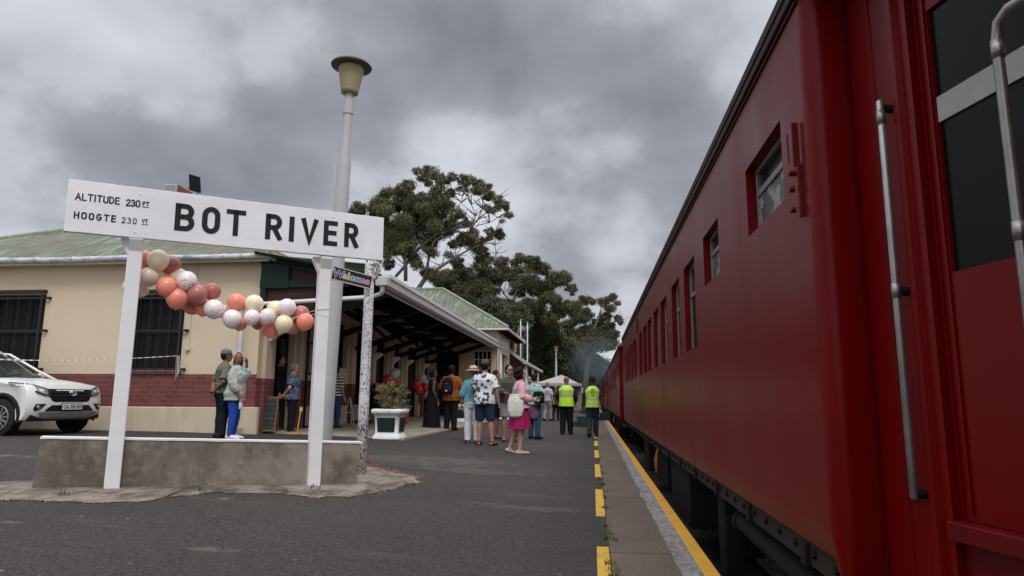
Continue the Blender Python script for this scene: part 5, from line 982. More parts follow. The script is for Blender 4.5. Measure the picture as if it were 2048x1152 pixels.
bushy('wide far tree behind the lamp posts, left of the train', -9, 1, 1, 9.5, 160, 37, 60, 2.0)
bushy('far bush beyond the train on the right of the track', 6, 26, .5, 9, 150, 38, 60, 2.2)

# ---------------------------------------------------------------- flagpoles, marquee, far roofs
def flagpole(label, loc, h, cols, flabel):
    t = thing('flagpole', label, 'flagpole', loc, 0, 'flagpoles beyond the station'); f = MB(); f.tube([(0, 0, 0), (0, 0, h)], [.05, .035], 8); f.build('pole', M['white_wood'], t); f = MB(); f.ell((0, 0, h+.04), (.06, .06, .05), 8, 6); f.build('finial', M['lamp_bowl'], t)
    fl_ = thing('flag', flabel, 'flag', (loc[0], loc[1], loc[2]+h-.3), 0, 'limp flags on the flagpoles')
    n_ = len(cols)
    for i, c in enumerate(cols):
        f = MB(); zs = [0, -.25, -.5, -.8, -1.1, -1.4]
        for j in range(5):
            for a_, b_ in ((0, 1),):
                xa = -(.05 + .045*i) - .05*j*.6; xb = -(.05 + .045*(i+1)) - .07*j*.6; xa2 = xa-.04; xb2 = xb-.04; w_ = .07*math.sin(i*2.1)
                f.quad((xa, w_, zs[j]-.12*i), (xb, -w_, zs[j]-.12*(i+1)), (xb2, -w_, zs[j+1]-.12*(i+1)), (xa2, w_, zs[j+1]-.12*i))
        f.build('stripe', plain('flag_cloth', c, .8), fl_, smooth=True)
flagpole('taller white flagpole with the multicoloured flag', (-4.22, 39.5, .2), 5.45, [(.4, .04, .03), (.6, .58, .55), (.02, .08, .2), (.5, .3, .04), (.03, .12, .05), (.5, .04, .03)], 'limp red, white, green and blue flag beyond the station wing')
flagpole('shorter white flagpole with the dark blue flag', (-3.75, 38.8, .2), 5.2, [(.015, .03, .12), (.02, .04, .16), (.4, .35, .1)], 'limp dark blue flag beyond the station wing')
M['canvas'] = plain('white_canvas', (.30, .295, .28), .7, var=.06)
mq = thing('marquee', 'white peaked marquee beyond the people, left of the far lamp post', 'marquee', (-2.9, 56, .2))
f = MB(); f.add([(-2.0, -2, 2.0), (2.0, -2, 2.0), (2.0, 2, 2.0), (-2.0, 2, 2.0), (.35, 0, 2.85)], [(0, 1, 4), (1, 2, 4), (2, 3, 4), (3, 0, 4)]); f.bx(-2, 2, -2.01, -1.99, 1.9, 2.12); f.bx(-2.01, -1.99, -2, 2, 1.9, 2.12); f.build('canopy', M['canvas'], mq)
f = MB(); f.bx(-1.9, 1.9, 1.9, 1.94, 0, 2.1); f.build('side_wall', M['canvas'], mq)
for x, y in ((-1.95, -1.95), (1.95, -1.95), (-1.95, 1.95), (1.95, 1.95)): f = MB(); f.tube([(x, y, 0), (x, y, 2.1)], .03, 6); f.build('pole', M['sash'], mq)
sh_ = thing('platform_shed', 'grey roofed shed with pale gutter beyond the marquee', 'shed', (-7.5, 60, .2)); f = MB(); f.bx(-2.2, 2.2, 0, 12, 0, 2.4); f.build('wall', M['gutter_white'], sh_)
f = MB(); f.prism([(-2.6, -.3, 2.35), (2.6, -.3, 2.35), (0, -.3, 3.6)], (0, 0, 0), (0, 13, 0)); f.build('roof', plain('grey_shed_roof', (.16, .16, .16), .8), sh_); f = MB(); f.bx(2.5, 2.64, -.4, 12.8, 2.3, 2.44); f.build('gutter', M['gutter_white'], sh_)
ss = thing('speed_sign', 'small square white sign on a post between the two guards', 'sign', (-1.12, 61, .0)); f = MB(); f.tube([(0, 0, 0), (0, 0, 2.1)], .03, 6); f.build('post', M['sash'], ss); f = MB(); f.bx(-.2, .2, -.05, -.03, 1.55, 2.1); f.build('panel', M['white_wood'], ss, bevel=.01); f = MB(); f.bx(-.1, -.04, -.056, -.051, 1.7, 1.95); f.bx(.04, .12, -.056, -.051, 1.66, 1.76); f.build('mark', M['black_paint'], ss)
# steam and smoke drifting above the head of the train
f = MB(); f.box((1.0, 78, 5.4), (9, 26, 7.5)); sm_o = f.build('smoke', plain('x', (1, 1, 1)))
ms_ = bpy.data.materials.new('smoke'); ms_.use_nodes = True; nt_ = ms_.node_tree; nt_.nodes.clear(); o_ = nt_.nodes.new('ShaderNodeOutputMaterial'); pv = nt_.nodes.new('ShaderNodeVolumePrincipled'); nt_.links.new(pv.outputs[0], o_.inputs['Volume'])
pv.inputs['Color'].default_value = (.55, .68, .80, 1); tcn = nt_.nodes.new('ShaderNodeTexCoord'); nz = nt_.nodes.new('ShaderNodeTexNoise'); nz.inputs['Scale'].default_value = .28; nz.inputs['Detail'].default_value = 3; nt_.links.new(tcn.outputs['Object'], nz.inputs['Vector'])
gr = nt_.nodes.new('ShaderNodeMapping'); gr.inputs['Location'].default_value = (-1.0/4.5, -78/13, -5.0/3.7); gr.inputs['Scale'].default_value = (1/4.5, 1/13, 1/3.7); nt_.links.new(tcn.outputs['Object'], gr.inputs[0]); ln = nt_.nodes.new('ShaderNodeVectorMath'); ln.operation = 'LENGTH'; nt_.links.new(gr.outputs[0], ln.inputs[0])
def M2(op, a, b):
    n = nt_.nodes.new('ShaderNodeMath'); n.operation = op
    for i, v in enumerate((a, b)):
        if isinstance(v, (int, float)): n.inputs[i].default_value = v
        else: nt_.links.new(v, n.inputs[i])
    return n.outputs[0]
fall = M2('MAXIMUM', M2('SUBTRACT', 1.0, ln.outputs['Value']), 0.0); dn_ = M2('MULTIPLY', M2('MAXIMUM', M2('SUBTRACT', nz.outputs[0], .38), 0.0), M2('MULTIPLY', fall, .15)); nt_.links.new(dn_, pv.inputs['Density'])
sm_o.data.materials.clear(); sm_o.data.materials.append(ms_); tag(sm_o, 'thin bluish steam and smoke drifting in front of the dark trees above the train', 'smoke', kind='stuff')
ms_.cycles.volume_step_rate = 3.0 if hasattr(ms_.cycles, 'volume_step_rate') else 1
sc.cycles.volume_step_rate = 2.0

# ---------------------------------------------------------------- white car
M['car_white'] = plain('pearl_white_paint', (.70, .71, .68), .3, var=.02, coat=.5); M['car_black'] = plain('black_car_plastic', (.014, .014, .016), .5, var=.2); M['tyre'] = plain('tyre_rubber', (.018, .018, .018), .85, var=.3)
M['car_grey'] = plain('silver_grey_plastic', (.30, .31, .32), .4, var=.08); M['car_chrome'] = plain('bright_chrome', (.75, .75, .76), .12, metal=1.0, var=.05); M['lamp_glass'] = plain('headlamp_lens', (.35, .37, .40), .12, metal=.5, var=.3, scale=30)
M['rim'] = plain('machined_alloy', (.45, .45, .46), .3, metal=.8, var=.1); M['car_glass'] = m_glass('car_window_glass', (.02, .026, .024), .04); M['plate'] = plain('number_plate_white', (.62, .62, .62), .4, var=.04)
CL, CW = 4.43, .85                       # local: +X forwards, origin mid-front axle on the ground
car = thing('parked_car', 'white sport utility car with black wheel arches, number plate CAA 108-658', 'car', (-10.82, 12.27, .30), R_(-5.5))
def outline(k):
    """closed side outline; k = 0 at the middle, 1 at the flank"""
    q = []
    fr = .70 - .24*k**3.2; hd = -.10*k**2.5      # front pulled back, hood edge lowered
    q += [(fr-.10, .30), (fr-.02, .40), (fr, .56), (fr-.015, .70), (fr-.05, .86), (fr-.12, .97+hd*.5)]
    for i in range(1, 6): u = i/5; q.append((fr-.12 - u*.95 + k*.12*(1-u), .97 + hd + .13*math.sin(u*1.4) ))
    q += [(-.75, 1.09+hd*.4), (-1.4, 1.08+hd*.3), (-2.2, 1.08+hd*.3), (-2.9, 1.08+hd*.3), (-3.32, 1.06+hd*.3), (-3.50+.1*k, .95), (-3.55+.1*k, .70), (-3.52+.1*k, .45), (-3.40+.1*k, .33)]
    wb, R0 = -2.685, .40
    for c in (wb, 0.0):
        q.append((c-R0-.03, .30))
        for i in range(9): a = math.pi - math.pi*i/8; q.append((c + R0*math.cos(a), .34 + R0*math.sin(a) if .34 + R0*math.sin(a) > .3 else .3))
        q.append((c+R0+.03, .30))
    return q
f = MB(); st_l = [(-.84, 1.0), (-.855, .93), (-.85, .82), (-.78, .66), (-.6, .42), (-.3, .15), (0, 0), (.3, .15), (.6, .42), (.78, .66), (.85, .82), (.855, .93), (.84, 1.0)]
ol = [outline(k) for _, k in st_l]; n_ = len(ol[0]); vs = []
for (y, k), o_ in zip(st_l, ol):
    for x, z in o_: vs.append((x, y - math.copysign(.05*max(0, (z-.80)/.3)**1.5, y)*abs(k), z))
fs = [(j*n_+i, j*n_+(i+1) % n_, (j+1)*n_+(i+1) % n_, (j+1)*n_+i) for j in range(len(st_l)-1) for i in range(n_)]
f.add(vs, fs + [tuple(range(n_)), tuple(range((len(st_l)-1)*n_, len(st_l)*n_))])
cb_ = f.build('body', M['car_white'], car, smooth=True); cb_.modifiers.new('e', 'EDGE_SPLIT').split_angle = R_(38)
# greenhouse: loft of rings from belt to roof
f = MB(); rings = []
for z, xf, xb, hw in ((1.06, -.52, -3.36, .79), (1.25, -.86, -3.30, .755), (1.50, -1.32, -3.18, .70), (1.62, -1.60, -3.08, .66)):
    rings.append([(xf, 0, z), (xf-.03, hw*.5, z), (xf-.12, hw*.86, z), (xf-.30, hw, z), ((xf+xb)/2, hw+.01, z), (xb+.25, hw, z), (xb+.03, hw*.8, z), (xb, 0, z), (xb+.03, -hw*.8, z), (xb+.25, -hw, z), ((xf+xb)/2, -hw-.01, z), (xf-.30, -hw, z), (xf-.12, -hw*.86, z), (xf-.03, -hw*.5, z)])
n_ = 14; f.add([p for r_ in rings for p in r_], [(j*n_+i, j*n_+(i+1) % n_, (j+1)*n_+(i+1) % n_, (j+1)*n_+i) for j in range(3) for i in range(n_)]); f.build('window_glass', M['car_glass'], car, smooth=True)
f = MB(); rr = [[(p[0], p[1], p[2]) for p in rings[3]]]; rr.append([(p[0]*1.0-.03*(1 if p[0] > -2.3 else -1), p[1]*.94, p[2]+.05) for p in rings[3]]); rr.append([((p[0]+2.3)*.8-2.3, p[1]*.7, p[2]+.085) for p in rings[3]]); f.add([p for r_ in rr for p in r_], [(j*n_+i, j*n_+(i+1) % n_, (j+1)*n_+(i+1) % n_, (j+1)*n_+i) for j in range(2) for i in range(n_)] + [tuple(range(2*n_, 3*n_))]); f.build('roof', M['car_white'], car, smooth=True)
for sgn in (1, -1):
    f = MB(); f.tube([(-.50, sgn*.76, 1.07), (-.98, sgn*.735, 1.27), (-1.42, sgn*.69, 1.49), (-1.66, sgn*.655, 1.61), (-2.3, sgn*.665, 1.66)], [.035, .032, .03, .03, .03], 8, ry=.028)
    f.tube([(-1.95, sgn*.80, 1.08), (-1.99, sgn*.68, 1.62)], .035, 6); f.tube([(-3.05, sgn*.78, 1.08), (-2.95, sgn*.67, 1.60)], .045, 6)
    f.build('pillar', M['car_white'], car, smooth=True)
f = MB(); f.bx(-.62, -.40, -.72, .72, 1.06, 1.085); f.tube([(-.46, -.55, 1.10), (-.60, -.1, 1.15), (-.66, .1, 1.18)], .012, 5); f.tube([(-.46, .1, 1.10), (-.62, .5, 1.16)], .012, 5); f.build('wiper_cowl', M['car_black'], car)
def front_x(y): return .70 - .24*(np.interp(abs(y), [0, .3, .6, .78, .85], [0, .15, .42, .66, .82]))**3.2
def face(pts, off, dep=.02):      # polygon on the front, pts = (y, z)
    n = len(pts); vs = []
    for o2 in (off, off-dep):
        for y, z in pts:
            zx = np.interp(z, [.30, .40, .56, .70, .86, .97], [-.10, -.02, 0, -.015, -.05, -.12]); vs.append((front_x(y)+zx+o2, y, z))
    return vs, n
def front_part(name, rows, mat, off=.006, dep=.05, parent=car):
    """rows: list of (z, y0, y1); grid follows the nose"""
    f = MB(); K = 14; vs = []
    for o2 in (off, off-dep):
        for z, y0, y1 in rows:
            for i in range(K+1):
                y = y0 + (y1-y0)*i/K; zx = np.interp(z, [.30, .40, .56, .70, .86, .97], [-.10, -.02, 0, -.015, -.05, -.12]); vs.append((front_x(y)+zx+o2, y, z))
    m_ = len(rows); W = K+1; B = m_*W; fs = []
    for j in range(m_-1):
        for i in range(K): fs += [(j*W+i, j*W+i+1, (j+1)*W+i+1, (j+1)*W+i), (B+j*W+i, B+(j+1)*W+i, B+(j+1)*W+i+1, B+j*W+i+1)]
        fs += [(j*W, (j+1)*W, B+(j+1)*W, B+j*W), (j*W+K, B+j*W+K, B+(j+1)*W+K, (j+1)*W+K)]
    for i in range(K): fs += [(i, B+i, B+i+1, i+1), ((m_-1)*W+i, (m_-1)*W+i+1, B+(m_-1)*W+i+1, B+(m_-1)*W+i)]
    f.add(vs, fs); return f.build(name, mat, parent)
gr_ = front_part('grille', [(.635, -.36, .36), (.66, -.42, .42), (.76, -.50, .50), (.88, -.55, .55)], M['car_black'])
for z in (.685, .745, .81): front_part('grille_bar', [(z-.007, -.42, .42), (z+.007, -.43, .43)], M['car_black'], .022, .03, gr_)
f = MB(); ex = front_x(0) - .02
def ering(ry_, rz_, w_, dy=0, dz=0): f.tube([(ex+.04, dy + ry_*math.cos(a), .80+dz + rz_*math.sin(a)) for a in np.linspace(0, 2*math.pi, 22)], w_, 6, cap=False)
ering(.075, .05, .008); ering(.052, .019, .006, 0, .024); ering(.024, .044, .006); f.build('emblem', M['car_chrome'], gr_, smooth=True)
front_part('lower_intake', [(.40, -.60, .60), (.50, -.52, .52), (.575, -.42, .42)], M['car_black']); front_part('skid_plate', [(.315, -.50, .50), (.35, -.60, .60), (.44, -.66, .66), (.455, -.64, .64)], M['car_grey'], .022, .06)
pl_ = MB(); pl_.box((front_x(0)+.035, 0, .545), (.012, .46, .115)); po_ = pl_.build('number_plate', M['plate'], car, bevel=.003)
f = MB(); f.box((front_x(0)+.030, 0, .545), (.012, .485, .14)); f.build('plate_holder', M['car_black'], po_)
f = MB(); xx = -.2
for ch in 'CAA 108-658':
    if ch == ' ': xx += .035; continue
    wd_ = .030 if ch not in '1-' else (.014 if ch == '1' else .018); strokes(f, ch, xx, .51, .07, wd_, .0085, 0, .002); xx += wd_ + .0105
f.v = [(front_x(0)+.0415 - y, x, z) for x, y, z in f.v]; f.build('lettering', M['black_paint'], po_)
for sgn in (-1, 1):
    def rows(r_): return [(z, sgn*a, sgn*b) for z, a, b in r_]
    hl = MB(); P3 = []
    # wedge headlamp wrapping round the corner
    top = [(.50, .885), (.60, .91), (.70, .945), (.79, .975), (.845, .995)]; bot = [(.48, .745), (.58, .755), (.69, .80), (.79, .865), (.845, .955)]
    def nx(y, z): return front_x(y) + np.interp(z, [.30, .40, .56, .70, .86, .97, 1.0], [-.10, -.02, 0, -.015, -.05, -.12, -.14]) - max(0, (y-.76))*3.6
    vs = []
    for o2 in (.012, -.04):
        for rw in (bot, top):
            for y, z in rw: vs.append((nx(y, z)+o2, sgn*(y+.012 if o2 > 0 and y > .7 else y), z))
    fs = [(i, i+1, 6+i, 5+i) for i in range(4)] + [(10+i, 11+i, 16+i, 15+i) for i in range(4)] + [(i, i+1, 11+i, 10+i) for i in range(4)] + [(5+i, 6+i, 16+i, 15+i) for i in range(4)]; hl.add(vs, fs); ho = hl.build('headlight', M['lamp_glass'], car, smooth=False)
    d_ = MB(); d_.tube([(nx(y, z)+.014, sgn*(y+.014), z+.005) for y, z in bot], .008, 5); d_.build('light_strip', M['car_chrome'], ho)
    d_ = MB(); d_.tube([(nx(y, z)+.008, sgn*(y+.010), z) for y, z in [(.48, .75), (.50, .885)] + top[1:]] , .007, 5); d_.tube([(nx(y, z)+.010, sgn*(y+.012), z+.02) for y, z in bot[:-1]], .010, 5); d_.build('lamp_surround', M['car_black'], ho)
    fg = front_part('fog_lamp_recess', [(.475, sgn*.74, sgn*.70), (.52, sgn*.76, sgn*.62), (.60, sgn*.72, sgn*.54)], M['car_black'], .008, .03); d_ = MB(); d_.ring([((front_x(.68)+.0, sgn*.69, .545), (0, 1, 0), (0, 0, 1), .032, .032), ((front_x(.68)+.028, sgn*.69, .545), (0, 1, 0), (0, 0, 1), .028, .028)], n=14); d_.build('fog_lamp', M['lamp_glass'], fg)
    # arch trims, sills
    for c in (0.0, -2.685):
        d_ = MB(); y = sgn*.862; R1 = .40
        secs = []
        for i in range(13):
            a = math.pi*(-.06 + 1.12*i/12); cc_ = Vector((c + (R1+.03)*math.cos(a), y-sgn*.02, .34 + (R1+.03)*math.sin(a))); secs.append((cc_, (math.cos(a), 0, math.sin(a)), (0, 1, 0), .036, .028, .6))
        d_.ring(secs, n=8); d_.build('wheel_arch', M['car_black'], car)
        wt = MB(); yw = sgn*.76; prof = [(.20, -.10), (.30, -.105), (.335, -.09), (.345, -.06), (.345, .06), (.335, .09), (.30, .105), (.22, .09)]
        wt.ring([((c, yw + v_*1.0, .345), (1, 0, 0), (0, 0, 1), r_, r_) for r_, v_ in prof], n=30); wo = wt.build('wheel', M['tyre'], car, smooth=True); wo.modifiers.new('e', 'EDGE_SPLIT').split_angle = R_(40)
        rm = MB(); yo = yw + sgn*.095
        for i in range(12): a = math.pi*2*i/12; rm.beam((c+.04*math.cos(a), yo, .345+.04*math.sin(a)), (c+.205*math.cos(a+.12), yo+sgn*.002, .345+.205*math.sin(a+.12)), .028 if i % 2 else .018, .02, (0, 1, 0))
        rm.ring([((c, yo, .345), (1, 0, 0), (0, 0, 1), .045, .045), ((c, yo+sgn*.015, .345), (1, 0, 0), (0, 0, 1), .035, .035)], n=16)
        rm.tube([(c+.215*math.cos(a), yo, .345+.215*math.sin(a)) for a in np.linspace(0, 2*math.pi, 30)], .012, 6, cap=False); rm.build('rim', M['rim'], wo)
    d_ = MB(); d_.bx(-2.25, -.44, sgn*.80, sgn*.868, .27, .42); d_.build('sill', M['car_black'], car, bevel=.01); d_ = MB(); d_.bx(.40, .62, sgn*.68, sgn*.79, .30, .42); d_.build('bumper_corner', M['car_black'], car, bevel=.02)
    d_ = MB(); d_.ell((-1.10, sgn*.95, 1.16), (.09, .11, .08)); mo = d_.build('mirror', M['car_white'], car, smooth=True)
    d_ = MB(); d_.beam((-1.16, sgn*.78, 1.10), (-1.12, sgn*.90, 1.14), .03, .03); d_.build('mirror_arm', M['car_black'], mo)
    d_ = MB(); d_.tube([(-1.35, sgn*.878, .92), (-1.55, sgn*.885, .92)], .014, 6); d_.build('door_handle', M['car_chrome'], car)
d_ = MB(); d_.bx(-3.3, .62, -.70, .70, .28, .42); d_.bx(-3.2, .40, -.62, .62, .42, .88); d_.build('underbody', M['car_black'], car)

# ---------------------------------------------------------------- people
def skin_mat(name, c):
    t = NT(name); a = t.noise(9, 4); t.p.inputs['Subsurface Weight'].default_value = .08; t.p.inputs['Subsurface Radius'].default_value = (.02, .008, .005); t.p.inputs['Subsurface Scale'].default_value = .2
    return t.fin(t.ramp(a, [(.3, dim(c, .88)), (.7, dim(c, 1.1))]), .5, spec=.35)
SK = {'dark': skin_mat('dark_brown_skin', (.10, .048, .030)), 'brown': skin_mat('brown_skin', (.22, .105, .065)), 'tan': skin_mat('tan_skin', (.38, .19, .125)), 'fair': skin_mat('fair_skin', (.50, .29, .21))}
M['eye'] = plain('eye_dark', (.015, .012, .012), .3); M['lips'] = plain('lips', (.25, .07, .06), .5)
HR = {'black': plain('black_hair', (.008, .006, .006), .75, spec=.15, var=.5, scale=40), 'brown': plain('dark_brown_hair', (.022, .010, .007), .8, spec=.15, var=.5, scale=40), 'grey': plain('grey_hair', (.13, .125, .12), .6, var=.4, scale=40), 'sand': plain('reddish_grey_hair', (.28, .16, .10), .6, var=.3, scale=40)}
def vremesh(mb, name, mats, parent, vox, smooth_it=0, wr=0.0, wscale=9, seed=0, assign=None):
    me = bpy.data.meshes.new('tmp'); me.from_pydata(mb.v, [], mb.f); bm = bmesh.new(); bm.from_mesh(me); bmesh.ops.recalc_face_normals(bm, faces=bm.faces); bm.to_mesh(me); bm.free()
    o = bpy.data.objects.new('tmp', me); col.objects.link(o); m = o.modifiers.new('r', 'REMESH'); m.mode = 'VOXEL'; m.voxel_size = vox; m.use_smooth_shade = True
    if smooth_it: m = o.modifiers.new('s', 'SMOOTH'); m.factor = .5; m.iterations = smooth_it
    dg = bpy.context.evaluated_depsgraph_get(); e = bpy.data.meshes.new_from_object(o.evaluated_get(dg)); bpy.data.objects.remove(o); bpy.data.meshes.remove(me); e.name = name
    nv = len(e.vertices); co = np.empty(nv*3, np.float32); e.vertices.foreach_get('co', co); co = co.reshape(-1, 3)
    if wr:
        no = np.empty(nv*3, np.float32); e.vertices.foreach_get('normal', no); no = no.reshape(-1, 3); d = np.array([noise.noise(Vector((float(c[0])*wscale+seed, float(c[1])*wscale, float(c[2])*wscale*.55))) + .5*noise.noise(Vector((float(c[0])*wscale*2.7, float(c[1])*wscale*2.7+seed, float(c[2])*wscale*1.6))) for c in co], np.float32); co = co + no*(np.maximum(d, -.30)*wr)[:, None]; e.vertices.foreach_set('co', co.ravel())
    e.materials.clear()
    for mt in (mats if isinstance(mats, (list, tuple)) else [mats]): e.materials.append(mt)
    nf_ = len(e.polygons); e.polygons.foreach_set('use_smooth', [True]*nf_)
    if assign is not None:
        ce = np.empty(nf_*3, np.float32); e.polygons.foreach_get('center', ce); e.polygons.foreach_set('material_index', assign(ce.reshape(-1, 3)).astype(np.int32))
    else: e.polygons.foreach_set('material_index', np.zeros(nf_, np.int32))
    e.update(); o = bpy.data.objects.new(name, e); col.objects.link(o); o.parent = parent; return o
TM = [(.47, .088, .062, 0), (.52, .096, .072, -.004), (.57, .092, .066, 0), (.63, .086, .060, .004), (.70, .094, .064, .004), (.76, .102, .066, .002), (.800, .096, .052, -.002), (.826, .058, .040, -.002), (.85, .034, .034, .002)]
TF = [(.47, .094, .066, 0), (.52, .102, .076, -.006), (.57, .088, .064, 0), (.63, .074, .056, .004), (.70, .082, .064, .008), (.745, .088, .072, .012), (.790, .084, .050, .000), (.822, .050, .037, -.002), (.845, .030, .031, .002)]
def limb(mb, pts, rs, H, n=12): mb.tube([Vector(p)*H for p in pts], [r_*H for r_ in rs], n)
def hand(mb, el, wr_, thumb, H, curl=.35):
    wr_, el = Vector(wr_), Vector(el); d = (wr_-el).normalized(); th = Vector(thumb); th = (th - d*th.dot(d)).normalized(); nn = d.cross(th).normalized()
    k = wr_ + d*.050
    mb.ring([(wr_*H, th, nn, .0155*H, .0115*H), ((wr_+d*.02)*H, th, nn, .022*H, .011*H), (k*H, th, nn, .0245*H, .009*H), ((k+d*.008)*H, th, nn, .021*H, .006*H)], n=12)
    for i, (off, ln) in enumerate(((.018, .042), (.006, .047), (-.006, .044), (-.018, .035))):
        p = k + th*off - d*.004; pts = [p]; a = 0
        for j in range(3): a += curl*(.8+.15*i); p = p + (d*math.cos(a) + nn*math.sin(a))*ln*(.42, .32, .26)[j]; pts.append(p)
        limb(mb, pts, [.0052, .0050, .0046, .0036], H, 8)
    p = wr_ + th*.014 + d*.012; limb(mb, [p, p + th*.016 + d*.016 + nn*.006, p + th*.022 + d*.034 + nn*.012, p + th*.020 + d*.046 + nn*.016], [.0075, .0068, .006, .0045], H, 8)
NP = 0
def person(label, loc, heading, H, P=None, skin='tan', hair=('short', 'black'), top=None, bottom=None, shoes=None, fem=False, fat=1.0, head=(0, 0), hat=None, vox=.0075, extra=None, group=None):
    global NP; NP += 1; P = P or {}; t = thing('person', label, 'person', loc, -R_(heading), group)
    T = [(z, w_*(1+(fat-1)*.9), d_*(1+(fat-1)*(1.25 if z < .72 else .7)), y + (fat-1)*(.03 if .55 < z < .72 else 0)) for z, w_, d_, y in (TF if fem else TM)]
    dz = P.get('drop', 0.0); lf = 1 + (fat-1)*.5; tl_ = P.get('lean', 0.0)
    def L_(p): p = Vector(p); return Vector((p.x, p.y + tl_*max(0, p.z-.5), p.z - dz))
    shx = .092 if not fem else .080
    J = {'RS': L_((shx, 0, .800)), 'LS': L_((-shx, 0, .800)), 'RH': Vector((.050, 0, .505-dz)), 'LH': Vector((-.050, 0, .505-dz))}
    arms = {'R': P.get('R', ((.128*lf, -.012, .635), (.142*lf, .035, .490))), 'L': P.get('L', ((-.128*lf, -.012, .635), (-.142*lf, .035, .490)))}
    arms = {k_: (L_(v[0]), L_(v[1])) for k_, v in arms.items()}
    legs = {'R': P.get('RL', ((.056, .012, .285), (.060, -.006, .048))), 'L': P.get('LL', ((-.056, .012, .285), (-.060, -.006, .048)))}
    b = MB(); X, Y = (1, 0, 0), (0, 1, 0)
    b.ring([(L_((0, y, z))*H, X, Y, w_*H, d_*H, .85) for z, w_, d_, y in T], n=20)
    hy, hp = head; hc_ = L_((0, .012, .928))
    rot = Matrix.Rotation(-R_(hy), 3, 'Z') @ Matrix.Rotation(R_(hp), 3, 'X'); hv = lambda x, y, z: (hc_ + rot @ Vector((x, y, z)))*H
    b.tube([L_((0, .0, .825))*H, L_((0, .004, .855))*H, hv(0, -.006, -.03)], [.034*H*lf, .029*H*lf, .030*H], 12)
    hs = [(-.066, .013, .014, .030), (-.062, .022, .024, .024), (-.050, .032, .038, .014), (-.034, .0385, .0475, .008), (-.012, .0425, .053, .003), (.012, .045, .056, .0), (.034, .0435, .055, -.003), (.052, .034, .044, -.005), (.063, .019, .025, -.005), (.067, .006, .008, -.005)]
    b.ring([(hv(0, y, z), rot @ Vector(X), rot @ Vector(Y), w_*H, d_*H) for z, w_, d_, y in hs], n=20)
    b.tube([hv(0, .052, .010), hv(0, .060, -.006), hv(0, .066, -.016), hv(0, .054, -.021)], [.0045*H, .0058*H, .0075*H, .005*H], 8); b.ell(hv(0, .052, -.036), (.013*H, .007*H, .006*H), 10, 6, rot); b.ell(hv(0, .048, .017), (.030*H, .009*H, .005*H), 10, 6, rot)
    for s_ in (-1, 1): b.ell(hv(s_*.0455, -.004, -.006), (.005*H, .011*H, .016*H), 8, 6, rot); b.ell(hv(s_*.017, .046, .005), (.008*H, .006*H, .005*H), 8, 6, rot)
    for k_, sx_ in (('R', 1), ('L', -1)):
        sh, (el, wr_) = J[k_+'S'], arms[k_]; limb(b, [sh + Vector((-sx_*.025, 0, .0)), sh - Vector((0, 0, .008)), sh.lerp(el, .35), el, el.lerp(wr_, .3), wr_], [.026*lf, .031*lf, .027*lf, .0225*lf, .0225*lf, .0150], H)
        hand(b, el, wr_, P.get(k_+'t', (-sx_*.3, .9, .1)), H, P.get(k_+'c', .35))
        hp_, (kn, an) = J[k_+'H'], [Vector(q) for q in legs[k_]]; limb(b, [hp_ + Vector((0, 0, .03)), hp_, hp_.lerp(kn, .4), kn, kn.lerp(an, .3), kn.lerp(an, .7), an, an - Vector((0, 0, .02))], [.05*lf, .055*lf, .048*lf, .034*lf, .035*lf, .024, .019, .018], H)
    ft = {}
    for k_ in 'RL':
        an = Vector(legs[k_][1]); fa = P.get(k_+'f', (0, 10 if k_ == 'R' else -10)); fr_ = Matrix.Rotation(-R_(fa[1]), 3, 'Z') @ Matrix.Rotation(R_(fa[0]), 3, 'X')
        def fv(x, y, z, an=an, fr_=fr_): return (an + fr_ @ Vector((x, y, z - .048)))*H
        ft[k_] = (fv, fr_); b.ring([(fv(0, y, cz), fr_ @ Vector(X), fr_ @ Vector((0, 0, 1)), rx*H, rz_*H) for y, rx, rz_, cz in ((-.038, .012, .012, .018), (-.022, .018, .022, .024), (.0, .019, .027, .030), (.035, .022, .018, .020), (.075, .026, .011, .013), (.100, .022, .008, .010), (.110, .010, .004, .008))], n=12)
    inv = rot.transposed(); hcn = np.array(hc_*H); iv = np.array(inv)
    def asg(c):
        q = (c - hcn) @ iv.T / H; r_ = np.zeros(len(c)); ey = (np.abs(np.abs(q[:, 0])-.0175) < .0065) & (np.abs(q[:, 2]-.004) < .0026) & (q[:, 1] > .035); lp_ = (np.abs(q[:, 0]) < .014) & (np.abs(q[:, 2]+.036) < .0055) & (q[:, 1] > .04)
        br = (np.abs(np.abs(q[:, 0])-.018) < .012) & (np.abs(q[:, 2]-.0185) < .003) & (q[:, 1] > .03); r_[ey] = 1; r_[lp_] = 2; return r_
    vremesh(b, 'body', [SK[skin], M['eye'], M['lips']], t, vox, 1, assign=asg)
    # ---- bottoms
    ty = bottom[0] if bottom else None
